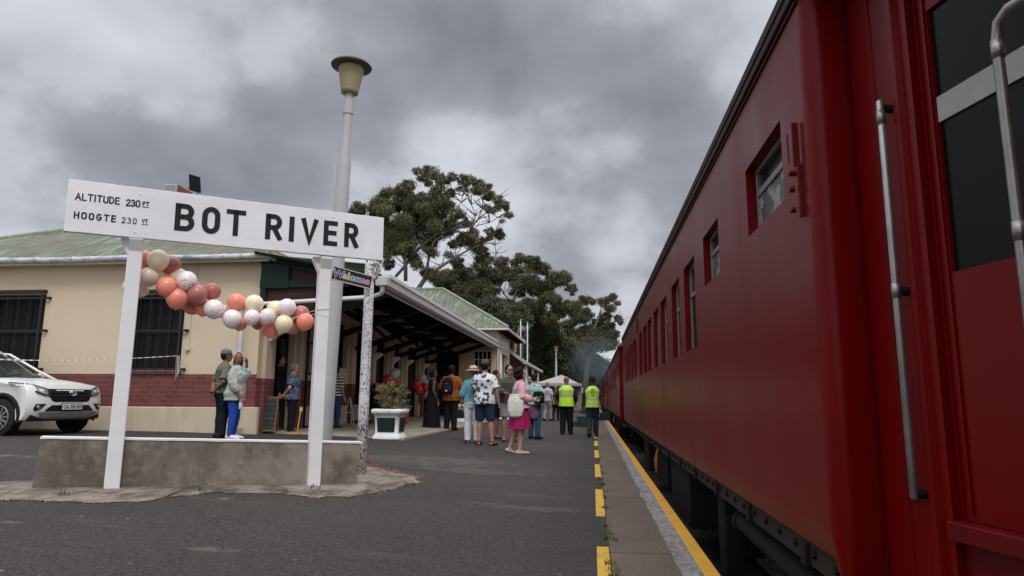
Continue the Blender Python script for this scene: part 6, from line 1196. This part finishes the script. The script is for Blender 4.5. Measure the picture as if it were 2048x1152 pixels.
    if ty == 'trousers':
        _, mt, hem, ez_ = bottom; g = MB(); g.ring([(Vector((0, y, z-dz))*H, X, Y, (w_+.006+ez_*.5)*H, (d_+.006+ez_*.5)*H, .85) for z, w_, d_, y in [(T[0][0]-.015, T[0][1]*.97, T[0][2]*.97, 0)] + T[:3] + [(.595, T[2][1], T[2][2], 0)]], n=20)
        for k_ in 'RL':
            hp_, (kn, an) = J[k_+'H'], [Vector(q) for q in legs[k_]]; pts = [hp_ + Vector((0, 0, .02)), hp_.lerp(kn, .1), hp_.lerp(kn, .5), kn]; rs = [.056*lf+ez_*.6, .060*lf+ez_*.6, .049*lf+ez_, .038*lf+ez_]
            if hem < .2: pts += [kn.lerp(an, .35), kn.lerp(an, .75), kn.lerp(an, max(.8, (kn.z-hem)/max(.01, kn.z-an.z)))]; rs += [.037*lf+ez_, .030*lf+ez_*1.1, .028+ez_*1.25]
            elif hem < .29: pts[-1] = kn.lerp(hp_, 0.0); rs[-1] = .042*lf + ez_
            else: u_ = (hp_.z-hem)/(hp_.z-kn.z); pts = pts[:2] + [hp_.lerp(kn, u_*.6), hp_.lerp(kn, u_)]; rs = rs[:2] + [.053*lf+ez_, .050*lf+ez_*1.2]
            limb(g, pts, rs, H, 14)
        vremesh(g, 'trousers' if hem < .2 else 'shorts', mt, t, .0115, 2, .012, 8, NP)
    elif ty in ('skirt', 'dress'):
        _, mt, hem, flare, ztop = bottom; g = MB(); secs = []; n_ = 64; vs = []; zs_ = np.linspace(hem, ztop, 22); vs = []
        zz_ = [q[0] for q in T]; wx = [q[1] for q in T]; dx_ = [q[2] for q in T]; yy_ = [q[3] for q in T]
        for j, z in enumerate(zs_):
            u_ = max(0, (.53 - z)/(.53 - hem)); zc = max(z, .52); w_ = np.interp(zc, zz_, wx)+.010 + flare*u_; d_ = np.interp(zc, zz_, dx_)+.010 + flare*u_*.9; yo = np.interp(zc, zz_, yy_)
            for i in range(n_):
                a = 2*math.pi*i/n_; fo = 1 + u_*(.055*math.sin(a*9+NP) + .035*math.sin(a*5+1.7)); vs.append((w_*fo*math.cos(a)*H, (yo + d_*fo*math.sin(a) + tl_*max(0, z-.5))*H, (z-dz + (.004*math.sin(a*7) if j == 0 else 0))*H))
        g.add(vs, [(j*n_+i, j*n_+(i+1) % n_, (j+1)*n_+(i+1) % n_, (j+1)*n_+i) for j in range(21) for i in range(n_)] + [tuple(range(21*n_, 22*n_))]); g.build(ty, mt, t, smooth=True)
    # ---- tops
    if top:
        mt, sl, hem, ez_ = top[:4]; nm = top[4] if len(top) > 4 else 'shirt'; g = MB(); secs = [(z, w_, d_, y) for z, w_, d_, y in T if z > hem+.01 and z < .84]; i0 = np.interp(hem, [q[0] for q in T], [q[1] for q in T]); d0 = np.interp(hem, [q[0] for q in T], [q[2] for q in T])
        secs = [(hem, max(i0, .088*lf)+ez_*.4, max(d0, .066*lf)+ez_*.4, 0)] + secs; g.ring([(L_((0, y, z))*H, X, Y, (w_+ez_*(1 if z < .78 else .55))*H, (d_+ez_*(1 if z < .78 else .55))*H, .85) for z, w_, d_, y in secs] + [(L_((0, 0, .842))*H, X, Y, (.040+ez_*.2)*H, (.036+ez_*.2)*H, .9)], n=22)
        if sl > 0:
            for k_, sx_ in (('R', 1), ('L', -1)):
                sh, (el, wr_) = J[k_+'S'], arms[k_]; pts = [sh + Vector((-sx_*.03, 0, -.006)), sh - Vector((0, 0, .010)), sh.lerp(el, min(1, sl)*.5), sh.lerp(el, min(1, sl))]; rs = [.026*lf+ez_*.4, .032*lf+ez_*.5, .031*lf+ez_*.8, .031*lf+ez_*1.0 if sl <= 1 else .027*lf+ez_]
                if sl > 1: u_ = sl-1; pts += [el.lerp(wr_, u_*.4), el.lerp(wr_, u_*.75), el.lerp(wr_, u_*.98)]; rs += [.027*lf+ez_*.9, .023*lf+ez_*.8, .019+ez_*.6]
                limb(g, pts, rs, H, 14)
        vremesh(g, nm, mt, t, .0115, 2, .015, 7.5, NP*3.3)
    # ---- hair
    kind, hcn_ = hair; g = MB(); hm = HR[hcn_]
    if kind != 'none':
        g.ell(hv(0, -.010, .014), (.0485*H, .0585*H, .0600*H), 18, 12, rot); g.ell(hv(0, -.022, -.010), (.046*H, .042*H, .045*H), 14, 9, rot)
        if kind == 'long': g.ring([(hv(0, -.020, .02), rot @ Vector(X), rot @ Vector(Y), .050*H, .044*H), (hv(0, -.026, -.03), rot @ Vector(X), rot @ Vector(Y), .054*H, .036*H), (hv(0, -.034, -.085), rot @ Vector(X), rot @ Vector(Y), .052*H, .026*H), (hv(0, -.036, -.125), rot @ Vector(X), rot @ Vector(Y), .036*H, .018*H)], n=16)
        if kind == 'curly':
            for i in range(110):
                a, e_ = random.uniform(0, 6.28), random.uniform(-1.3, 1.4); q = Vector((math.cos(a)*math.cos(e_)*.062, math.sin(a)*math.cos(e_)*.058-.022, math.sin(e_)*.072-.004))
                if q.y > .022 and q.z < .035: continue
                g.ell(hv(*q), (.015*H, .015*H, .016*H), 8, 6)
        if kind == 'bun': g.ell(hv(0, -.075, .01), (.022*H, .022*H, .022*H), 10, 8); g.ell(hv(0, -.045, -.03), (.038*H, .03*H, .03*H), 10, 8)
        vremesh(g, 'hair', hm, t, .0065, 1, .009 if kind == 'curly' else .005, 30, NP)
    # ---- shoes
    if shoes:
        smt, sk_ = shoes
        for k_ in 'RL':
            fv, fr_ = ft[k_]; g = MB(); Z = fr_ @ Vector((0, 0, 1)); Xf = fr_ @ Vector(X)
            if sk_ == 'sandal':
                g.ring([(fv(0, y, -.001), Xf, Z, rx*H, .004*H, .6) for y, rx in ((-.046, .014), (-.03, .024), (.02, .024), (.075, .032), (.105, .028), (.120, .012))], n=12)
                for y, h in ((.055, .030), (.082, .021)): g.tube([fv(-.030, y, 0), fv(-.025, y-.003, h*.8), fv(0, y-.006, h+.006), fv(.025, y-.003, h*.8), fv(.030, y, 0)], .0055*H, 6)
                g.tube([fv(-.022, -.005, 0), fv(-.022, -.02, .04), fv(0, -.040, .045), fv(.022, -.02, .04), fv(.022, -.005, 0)], .005*H, 6)
            elif sk_ == 'pump':
                g.ring([(fv(0, y, cz), Xf, Z, rx*H, rz_*H, .8) for y, rx, rz_, cz in ((-.046, .014, .016, .016), (-.03, .022, .021, .019), (.0, .022, .013, .011), (.05, .026, .012, .011), (.085, .029, .014, .014), (.112, .020, .010, .011), (.120, .008, .005, .008))], n=14)
            else:
                g.ring([(fv(0, y, cz), Xf, Z, rx*H, rz_*H, .8) for y, rx, rz_, cz in ((-.048, .014, .024, .024), (-.034, .024, .032, .030), (.0, .026, .034, .033), (.035, .028, .026, .025), (.075, .032, .019, .018), (.105, .028, .015, .015), (.122, .012, .009, .011))], n=14)
            g.build('shoe', smt, t, smooth=True)
    # ---- hats
    if hat:
        hk, hmt = hat; g = MB()
        if hk in ('cap', 'beanie'):
            rs_ = [(.006, .0525, .0625), (.020, .0535, .063), (.040, .052, .060), (.058, .044, .050), (.070, .028, .032), (.076, .006, .007)]; g.ring([(hv(0, -.008, z+.006), rot @ Vector(X), rot @ Vector(Y), a*H, c*H) for z, a, c in rs_], n=20)
            if hk == 'cap': g.ring([(hv(0, .045, .014), rot @ Vector(X), rot @ Vector((0, 0, 1)), .042*H, .004*H), (hv(0, .075, .010), rot @ Vector(X), rot @ Vector((0, 0, 1)), .036*H, .003*H), (hv(0, .098, .004), rot @ Vector(X), rot @ Vector((0, 0, 1)), .018*H, .002*H)], n=12)
            g.build('cap', hmt, t, smooth=True)
        elif hk == 'straw':
            g.ring([(hv(0, -.004, z), rot @ Vector(X), rot @ Vector(Y), a*H, a*1.08*H) for z, a in ((.010, .112), (.014, .113), (.022, .085), (.026, .058), (.050, .055), (.072, .048), (.082, .034), (.085, .01))], n=28); ho = g.build('sun_hat', hmt, t, smooth=True)
            g = MB(); g.ring([(hv(0, -.004, z), rot @ Vector(X), rot @ Vector(Y), a*H, a*1.08*H) for z, a in ((.027, .0595), (.040, .0580))], False, 28); g.build('hat_band', M['black_paint'], ho, smooth=True)
        elif hk == 'band': g.tube([hv(.051*math.cos(a), .012, .012+.064*math.sin(a)) for a in np.linspace(0, math.pi, 15)], .0018*H, 8, ry=.0045*H); g.build('headband', hmt, t, smooth=True)
        elif hk == 'visor': g.ring([(hv(0, -.006, z), rot @ Vector(X), rot @ Vector(Y), a*H, a*1.15*H) for z, a in ((.022, .052), (.045, .051), (.066, .036), (.076, .008))], n=20); g.build('headscarf', hmt, t, smooth=True)
    if P.get('glasses'):
        g = MB()
        for s_ in (-1, 1): g.ring([(hv(s_*.018, .0545, .004), rot @ Vector(X), rot @ Vector((0, 0, 1)), .016*H, .011*H), (hv(s_*.018, .0595, .004), rot @ Vector(X), rot @ Vector((0, 0, 1)), .015*H, .010*H)], n=12); g.tube([hv(s_*.034, .055, .008), hv(s_*.046, .03, .008), hv(s_*.049, .0, .006)], .0018*H, 5)
        g.tube([hv(-.008, .060, .008), hv(.008, .060, .008)], .0018*H, 5); g.build('sunglasses', M['glass'], t)
    t['_h'] = 0; del t['_h']
    W = Matrix.Translation(Vector(loc)) @ Matrix.Rotation(-R_(heading), 4, 'Z')
    return t, (lambda x, y, z: W @ (Vector((x, y, z))*H)), (lambda k_: W @ (arms[k_][1]*H + (arms[k_][1]-arms[k_][0]).normalized()*.05*H))
def cloth(name, c, var=.12, **k): return plain(name, c, .85, var=var, scale=5, bump=.25, bs=90, spec=.15, **k)
def spots(name, base, cols, scale, lo=.5, hi=.58, warp=0.6, metric='F1'):
    t = NT(name); n_ = t.noise(6, 3); v = t.vor(scale); cell = t.vor(scale, out='Color'); c = t.ramp(cell, [(i/len(cols), q) for i, q in enumerate(cols)], 'CONSTANT'); edge_ = t.math('ADD', v, t.math('MULTIPLY', t.noise(scale*2.2, 3), .4))
    return t.fin(t.mix(t.ramp(edge_, [(lo, 1.0), (hi, 0.0)]), base, c), .85, spec=.15)
C_ = {}
C_['black'] = cloth('black_cloth', (.010, .010, .012), .3); C_['navy'] = cloth('navy_cloth', (.018, .026, .055)); C_['darkjean'] = cloth('dark_navy_trousers', (.012, .014, .022)); C_['jeans'] = cloth('bright_blue_jeans', (.022, .065, .33)); C_['blue_denim'] = cloth('blue_denim', (.03, .065, .14))
C_['olive'] = cloth('grey_olive_cotton', (.125, .125, .085)); C_['white'] = cloth('white_cotton', (.68, .66, .70), .08); C_['teal'] = cloth('teal_cotton', (.10, .27, .32)); C_['pinkjacket'] = cloth('pale_pink_jacket', (.58, .34, .38), .1); C_['magenta'] = cloth('magenta_skirt', (.28, .012, .085), .15)
C_['khaki_jacket'] = cloth('dark_khaki_jacket', (.07, .068, .055)); C_['grey_shorts'] = cloth('grey_shorts', (.22, .23, .24)); C_['beige'] = cloth('beige_trousers', (.27, .24, .20)); C_['greytrouser'] = cloth('charcoal_trousers', (.028, .03, .034)); C_['palegreen'] = cloth('pale_green_shirt', (.30, .46, .40)); C_['totecloth'] = cloth('cream_canvas', (.60, .58, .52), .08)
C_['floral'] = spots('floral_blouse', (.33, .385, .35), [(.55, .22, .22), (.45, .5, .46), (.22, .30, .26), (.62, .45, .40)], 12, .52, .62); C_['paisley'] = spots('paisley_shirt', (.62, .62, .65), [(.05, .055, .085), (.09, .095, .13), (.06, .065, .10)], 10.5, .60, .66)
C_['bluepat'] = spots('blue_patterned_blouse', (.055, .065, .11), [(.2, .22, .3), (.11, .13, .2), (.3, .32, .4)], 26, .55, .65); C_['batik'] = spots('orange_batik', (.27, .075, .015), [(.02, .01, .008), (.06, .02, .01), (.03, .012, .008)], 17, .48, .56); C_['darkfloral'] = spots('dark_floral_top', (.07, .045, .045), [(.2, .08, .07), (.04, .03, .04), (.15, .1, .1)], 20)
t = NT('striped_top'); w_ = t.n('TexWave'); w_.bands_direction = 'Z'; w_.inputs['Scale'].default_value = 4.2; t.l(t.tc.outputs['Object'], w_.inputs['Vector']); C_['striped'] = t.fin(t.ramp(w_.outputs[0], [(.5, .015), (.55, .65)]), .85)
def plaid(name, a, b, c, k=14):
    t = NT(name); w1 = t.n('TexWave'); w1.bands_direction = 'Z'; w1.inputs['Scale'].default_value = k*.35; w2 = t.n('TexWave'); w2.bands_direction = 'X'; w2.inputs['Scale'].default_value = k*.35
    t.l(t.tc.outputs['Object'], w1.inputs['Vector']); t.l(t.tc.outputs['Object'], w2.inputs['Vector']); return t.fin(t.mix(t.ramp(w2.outputs[0], [(.6, 0.0), (.75, .6)]), t.mix(t.ramp(w1.outputs[0], [(.5, 0.0), (.7, .8)]), a, b), c), .85)
C_['plaidred'] = plaid('plaid_shirt_red', (.16, .03, .06), (.06, .08, .08), (.25, .12, .14)); C_['plaidblue'] = plaid('plaid_shirt_pale', (.40, .42, .46), (.24, .27, .33), (.46, .32, .33))
def hivis(name, hb, vb):
    t = NT(name); sx = t.n('SeparateXYZ'); t.l(t.tc.outputs['Object'], sx.inputs[0]); z = sx.outputs[2]; ax = t.math('ABSOLUTE', sx.outputs[0]); y_ = t.ramp(t.noise(5, 3), [(.3, (.32, .55, .012)), (.7, (.46, .74, .03))])
    def band(v, a, b): return t.math('MULTIPLY', t.math('GREATER_THAN', v, a), t.math('LESS_THAN', v, b))
    m_ = band(z, *hb[0])
    for h_ in hb[1:]: m_ = t.math('MAXIMUM', m_, band(z, *h_))
    m_ = t.math('MAXIMUM', m_, t.math('MULTIPLY', band(ax, *vb), t.math('GREATER_THAN', z, hb[-1][0]))); return t.fin(t.mix(m_, y_, (.34, .36, .36)), .7)
leather = (plain('dark_sandal_leather', (.022, .016, .013), .5), 'sandal'); blackshoe = (plain('black_shoe_leather', (.012, .011, .011), .4), 'shoe')
BACK_R = ((.150, -.055, .625), (.045, -.105, .535)); BACK_L = ((-.150, -.055, .625), (-.02, -.112, .54))
WALK_A = dict(RL=((.052, .055, .290), (.056, .045, .052)), LL=((-.052, -.01, .285), (-.056, -.11, .085)), Lf=(-38, 0), Rf=(0, 6))
person('man in olive T-shirt and grey cap with hands clasped behind his back', (-7.12, 12.42, .27), 42, 1.70, dict(R=BACK_R, L=BACK_L, Rt=(-1, 0, 0), Lt=(1, 0, 0)), 'brown', ('short', 'black'), (C_['olive'], .85, .50, .014, 't_shirt'), ('trousers', C_['darkjean'], .03, .008), blackshoe, fat=1.16, hat=('cap', cloth('grey_cap', (.13, .13, .145))), head=(8, 0))
_, _, hp = person('woman in pale floral blouse, blue jeans and white headband, hand at her ear', (-6.78, 12.25, .265), 78, 1.64, dict(R=((.135, .01, .63), (.125, .085, .50)), L=((-.145, .075, .70), (-.085, .085, .865)), Rt=(0, .5, .8), Lt=(0, -.3, 1), Lc=.2), 'brown', ('long', 'black'), (C_['floral'], 1.75, .44, .020, 'blouse'), ('trousers', C_['jeans'], .035, .002), (C_['white'], 'shoe'), fem=True, fat=1.22, hat=('band', C_['white']), head=(72, -4))
q = hp('R'); bt = thing('water_bottle', 'small clear water bottle held low by the woman in the floral blouse', 'bottle', (q.x, q.y, q.z-.19)); f = MB(); f.lathe((0, 0, 0), [(.028, 0), (.033, .01), (.033, .05), (.030, .06), (.033, .07), (.033, .13), (.012, .17), (.012, .185)], 14); f.build('body', plain('bottle_plastic', (.42, .50, .58), .15), bt, smooth=True); f = MB(); f.lathe((0, 0, 0), [(.0335, .055), (.0335, .10)], 14, 1, False); f.build('label', C_['white'], bt); f = MB(); f.lathe((0, 0, 0), [(.015, .184), (.015, .20)], 10); f.build('cap', C_['white'], bt)
person('dark-haired woman dressed all in black standing in the station doorway', (-7.42, 15.35, .285), 72, 1.76, None, 'tan', ('bun', 'brown'), (C_['black'], 1.95, .46, .014, 'blouse'), ('trousers', C_['black'], .03, .012), blackshoe, fem=True, vox=.009)
person('grey-haired woman in blue patterned blouse and black trousers, hands behind her back', (-6.72, 14.62, .265), 62, 1.56, dict(R=BACK_R, L=BACK_L, Rt=(-1, 0, 0)), 'tan', ('short', 'grey'), (C_['bluepat'], .75, .47, .018, 'blouse'), ('trousers', C_['black'], .04, .012), leather, fem=True, fat=1.22, vox=.008)
person('person in black and white striped top half hidden behind the lamp post', (-6.66, 17.05, .26), 20, 1.62, None, 'tan', ('short', 'black'), (C_['striped'], .9, .50, .016, 't_shirt'), ('trousers', C_['blue_denim'], .04, .006), blackshoe, fem=True, fat=1.1, vox=.010)
person('seated woman in black with a pink headscarf at the cafe table', (-6.58, 20.02, .28), 60, 1.62, dict(drop=.235, R=((.135, .06, .66), (.09, .20, .66)), L=((-.135, .06, .66), (-.09, .20, .66)), RL=((.06, .24, .285), (.06, .24, .048)), LL=((-.06, .24, .285), (-.06, .24, .048))), 'brown', ('short', 'black'), (C_['black'], 1.9, .49, .014, 'blouse'), ('trousers', C_['black'], .04, .006), blackshoe, fem=True, fat=1.1, hat=('visor', cloth('pink_scarf', (.45, .10, .14))), vox=.010)
_, _, hp = person('woman in long black sleeveless dress holding a folded paper', (-4.62, 19.3, .19), 62, 1.68, dict(R=((.130, -.02, .635), (.135, .045, .50))), 'dark', ('bun', 'black'), (C_['black'], 0, .60, .010, 'bodice'), ('dress', C_['black'], .015, .055, .79), (plain('brown_pump', (.1, .06, .05), .5), 'pump'), fem=True, fat=1.18, vox=.008)
q = hp('R'); f = MB(); f.box((0, 0, 0), (.004, .09, .11), Matrix.Rotation(.3, 3, 'X')); o = f.build('paper', C_['white']); o.location = (q.x+.01, q.y-.02, q.z-.05); tag(o, 'folded white paper in the hand of the woman in the long dress', 'paper')
_, W, _ = person('man in baggy orange batik shirt and black cap, seen from behind', (-3.98, 18.85, .175), 8, 1.80, dict(R=((.175, .02, .665), (.12, .13, .70)), L=((-.175, .03, .66), (-.10, .14, .68))), 'dark', ('short', 'black'), (C_['batik'], 1.7, .455, .030, 'shirt'), ('trousers', C_['black'], .03, .014), blackshoe, fat=1.18, hat=('cap', C_['black']), head=(-10, 6), vox=.008)
bk = thing('backpack', 'black backpack on the back of the man in the orange batik shirt', 'backpack', W(0, 0, 0), -R_(8)); f = MB(); H_ = 1.80
f.ring([((-.03, -.205, z), (1, 0, 0), (0, 1, 0), w_, d_, .6) for z, w_, d_ in ((1.00, .11, .05), (1.03, .145, .075), (1.15, .155, .085), (1.32, .15, .075), (1.42, .12, .055), (1.46, .06, .03))], n=20); f.build('bag', C_['black'], bk, smooth=True); f = MB(); f.ring([((-.03, -.285, z), (1, 0, 0), (0, 1, 0), w_, .03, .6) for z, w_ in ((1.04, .10), (1.08, .115), (1.20, .11), (1.23, .08))], n=14); f.build('pocket', plain('black_pocket', (.014, .014, .016), .7), bk, smooth=True)
f = MB(); f.add([(-.06, -.317, 1.11), (0, -.317, 1.11), (-.01, -.317, 1.075), (-.03, -.317, 1.06), (-.05, -.317, 1.075)], [(0, 1, 2, 3, 4)]); f.bx(-.055, -.005, -.302, -.298, 1.28, 1.287); f.build('badge', C_['white'], bk)
for sx_ in (-1, 1): f = MB(); f.tube([(-.03+sx_*.09, -.16, 1.42), (sx_*.12-.01, -.04, 1.49), (sx_*.13, .06, 1.46), (sx_*.15, .12, 1.30), (sx_*.16, .0, 1.12), (-.03+sx_*.13, -.15, 1.05)], .018, 8, ry=.008); f.build('strap', C_['black'], bk, smooth=True)
person('person in straw sun hat, teal top and white trousers seen from behind', (-2.62, 14.72, .10), -8, 1.66, dict(R=((.13, .03, .65), (.07, .13, .62))), 'tan', ('short', 'grey'), (C_['teal'], 1.3, .54, .020, 't_shirt'), ('trousers', C_['white'], .035, .012), leather, fem=True, fat=1.08, hat=('straw', plain('straw', (.52, .36, .20), .8, bump=.3)))
_, _, hp = person('man in white paisley shirt, navy shorts and green cap', (-2.30, 14.35, .09), 6, 1.79, dict(R=((.150, -.01, .635), (.165, .03, .49)), L=((-.150, .01, .635), (-.13, .10, .52)), RL=((.075, .012, .285), (.10, -.006, .048)), LL=((-.056, .012, .285), (-.062, -.006, .048))), 'tan', ('short', 'black'), (C_['paisley'], .85, .475, .020, 'shirt'), ('trousers', C_['navy'], .285, .012), leather, fat=1.10, hat=('cap', cloth('olive_cap', (.055, .07, .035))))
_, _, hp = person('person in dark shorts mostly hidden by the man in the paisley shirt', (-2.40, 16.7, .10), 70, 1.66, dict(R=((.14, .05, .66), (.10, .14, .58))), 'tan', ('short', 'brown'), (C_['darkfloral'], .8, .5, .02, 't_shirt'), ('trousers', C_['black'], .30, .014), leather, fem=True, fat=1.1, vox=.009)
q = hp('R'); hb = thing('handbag', 'red-brown leather handbag sticking out beside the paisley shirt', 'bag', (q.x+.08, q.y-.02, q.z-.17), -R_(40)); f = MB(); f.ring([((0, 0, z), (1, 0, 0), (0, 1, 0), w_, .05, .6) for z, w_ in ((0, .12), (.02, .145), (.14, .14), (.19, .10))], n=16); f.build('bag', plain('red_brown_leather', (.22, .045, .022), .45), hb, smooth=True); f = MB(); f.tube([(-.09, 0, .17), (-.06, 0, .30), (.06, 0, .30), (.09, 0, .17)], .008, 6); f.build('strap', plain('brown_strap', (.12, .03, .02), .5), hb, smooth=True)
person('man in sunglasses and dark khaki jacket with grey shorts, facing the camera', (-1.98, 15.9, .08), 158, 1.77, dict(R=((.150, .045, .66), (.075, .150, .62)), L=((-.150, .0, .635), (-.155, .06, .50)), glasses=True), 'tan', ('short', 'black'), (C_['khaki_jacket'], 1.8, .49, .018, 'jacket'), ('trousers', C_['grey_shorts'], .31, .012), (plain('dark_loafer', (.03, .02, .02), .5), 'pump'), head=(-28, 0))
_, W, hp = person('curly-haired woman in pale pink jacket and magenta skirt looking at her phone', (-1.38, 12.85, .045), 74, 1.60, dict(R=((.135, .0, .645), (.095, .140, .625)), L=((-.13, .0, .645), (-.05, .150, .62)), Rt=(-.2, .1, 1), RL=((.056, .012, .285), (.058, -.012, .048)), LL=((-.052, -.03, .285), (-.045, -.11, .062)), Lf=(-14, -6)), 'fair', ('curly', 'brown'), (C_['pinkjacket'], 1.85, .52, .022, 'jacket'), ('skirt', C_['magenta'], .285, .042, .62), (plain('pale_pink_pump', (.55, .36, .32), .5), 'pump'), fem=True, fat=1.12, head=(10, -12))
q = hp('R'); ph = thing('phone', 'phone held up by the woman in the pink jacket', 'phone', (q.x+.03, q.y+.02, q.z+.03), -R_(74)); f = MB(); f.box((0, 0, 0), (.075, .010, .15), Matrix.Rotation(R_(-60), 3, 'X')); f.build('body', M['black_metal'], ph, bevel=.004); f = MB(); f.box((0, -.006, .004), (.065, .003, .13), Matrix.Rotation(R_(-60), 3, 'X')); f.build('screen', plain('phone_screen', (.30, .32, .34), .2), ph)
tb_ = thing('tote_bag', 'cream cloth tote bag hanging from the shoulder of the woman in the pink jacket', 'bag', W(0, 0, 0), -R_(74)); f = MB()
f.ring([((.205, -.115, z), (.3, 1, 0), (1, -.3, 0), w_, d_, .8) for z, w_, d_ in ((.66, .05, .02), (.69, .11, .05), (.80, .15, .065), (.95, .145, .05), (1.06, .115, .028), (1.10, .10, .02))], n=22); vremesh(f, 'bag', C_['totecloth'], tb_, .010, 2, .012, 9, 5)
f = MB(); f.tube([(.20, -.20, 1.08), (.17, -.11, 1.24), (.135, -.03, 1.345), (.15, .04, 1.26), (.21, -.03, 1.08)], .012, 8, ry=.006); f.build('strap', C_['totecloth'], tb_, smooth=True)
_, W, _ = person('person in pale green shirt and blue jeans behind the woman in pink', (-1.50, 17.4, .05), 25, 1.66, dict(R=((.14, .03, .66), (.09, .13, .62))), 'tan', ('short', 'brown'), (C_['palegreen'], .9, .52, .018, 't_shirt'), ('trousers', C_['blue_denim'], .05, .006), blackshoe, fem=True, fat=1.06, vox=.009)
f = MB(); f.ring([(W(0, 0, z/1.66), (1, 0, 0), (0, 1, 0), w_, w_*.85) for z, w_ in ((.50, .15), (.6, .175), (.80, .18), (.93, .165))], n=18); o_pl = MB(); o_pl.v, o_pl.f, o_pl.m = f.v, f.f, f.m
sh_o = vremesh(o_pl, 'tied_shirt', C_['plaidred'], None, .013, 2, .02, 7, 3); tag(sh_o, 'red and grey plaid shirt tied round the waist of the person in pale green', 'shirt')
bk2 = thing('shoulder_bag', 'black shoulder bag on the person in the pale green shirt', 'bag', W(.10, -.06, .60), -R_(25)); f = MB(); f.ring([((0.02, 0, z), (1, 0, 0), (0, 1, 0), w_, .08, .6) for z, w_ in ((-.10, .10), (-.05, .14), (.15, .14), (.2, .09))], n=16); f.build('bag', C_['black'], bk2, smooth=True); f = MB(); f.tube([(-.05, 0, .18), (-.12, .02, .36), (-.2, .08, .42)], .012, 6); f.build('strap', C_['black'], bk2)
person('older man in pale plaid shirt and beige trousers walking away', (-2.07, 31.0, .08), 25, 1.76, dict(RL=((.052, .055, .290), (.056, .065, .052)), LL=((-.052, .0, .285), (-.056, -.09, .07)), Lf=(-25, 0)), 'fair', ('short', 'sand'), (C_['plaidblue'], .85, .50, .018), ('trousers', C_['beige'], .04, .012), blackshoe, fat=1.08, vox=.012)
person('woman in dark floral top and black trousers walking beside the older man', (-1.78, 32.6, .07), 10, 1.66, WALK_A, 'tan', ('short', 'sand'), (C_['darkfloral'], 1.8, .44, .022, 'blouse'), ('trousers', C_['black'], .04, .006), blackshoe, fem=True, vox=.012)
# guards in high-visibility vests
def vest(t, H, mt, fat, hem=.50, it=0):
    g = MB(); secs = [(z, w_*(1+(fat-1)*.9), d_*(1+(fat-1)*1.2)) for z, w_, d_, _ in TM if z > hem and z < .82]; g.ring([((0, 0, z*H), (1, 0, 0), (0, 1, 0), (w_+.024 if z < .77 else w_+.004)*H, (d_+.028)*H, .8) for z, w_, d_ in [(hem, secs[0][1]+.004, secs[0][2]+.004)] + secs] + [((0, 0, .843*H), (1, 0, 0), (0, 1, 0), .055*H, .050*H, .9)], n=24); return vremesh(g, 'vest', mt, t, .0115, 2, .006, 7, it)
g1, _, _ = person('left guard in high-visibility vest and black trousers walking away, balding', (-.80, 20.5, .02), 3, 1.72, dict(R=((.150, .0, .66), (.155, .045, .53)), L=((-.150, .0, .66), (-.150, .07, .55)), RL=((.058, .02, .29), (.062, .02, .05)), LL=((-.058, .0, .285), (-.066, -.03, .052))), 'brown', ('none', 'black'), (C_['black'], 1.8, .50, .016), ('trousers', C_['black'], .03, .014), blackshoe, fat=1.18, vox=.009)
vest(g1, 1.72, hivis('hivis_vest_wide', [(1.12, 1.17)], (.10, .15)), 1.18, .475, 1)
g2, _, _ = person('right guard in dark grey trousers, high-visibility vest with round black emblem', (-.02, 19.75, .0), -2, 1.70, dict(R=((.155, -.04, .655), (.185, -.02, .53)), L=((-.155, .03, .655), (-.17, .075, .52)), RL=((.052, .045, .290), (.052, .035, .052)), LL=((-.052, .0, .300), (-.062, -.13, .13)), Lf=(-62, 0)), 'dark', ('none', 'black'), (C_['navy'], .9, .50, .014), ('trousers', C_['greytrouser'], .035, .010), (plain('brown_shoe', (.05, .03, .025), .5), 'shoe'), fat=1.04, hat=('beanie', C_['black']), vox=.009)
v2 = vest(g2, 1.70, hivis('hivis_vest_bands', [(.90, .95), (1.02, 1.07)], (.105, .145)), 1.04, .485, 2)
f = MB(); f.tube([(.062*math.cos(a), -.165, 1.29 + .062*math.sin(a)) for a in np.linspace(0, 2*math.pi, 22)], .009, 6, cap=False); f.ring([((0, -.155, 1.29), (1, 0, 0), (0, 0, 1), .022, .022), ((0, -.170, 1.29), (1, 0, 0), (0, 0, 1), .020, .020)], n=8)
for i in range(5): f.bx(-.05+i*.022, -.036+i*.022, -.170, -.155, 1.165, 1.178)
f.build('emblem', M['black_paint'], v2)
person('distant person in white top and blue jeans between the guards', (-1.15, 60, .05), 0, 1.62, None, 'tan', ('short', 'black'), (C_['white'], .9, .5, .02), ('trousers', C_['blue_denim'], .04, .01), blackshoe, vox=.014)
person('distant person in brown seen between the shoulder bag and the older man', (-3.1, 38.0, .14), 120, 1.68, None, 'tan', ('short', 'grey'), (cloth('tan_top', (.28, .17, .09)), 1.5, .5, .02), ('trousers', C_['greytrouser'], .04, .01), blackshoe, vox=.014)
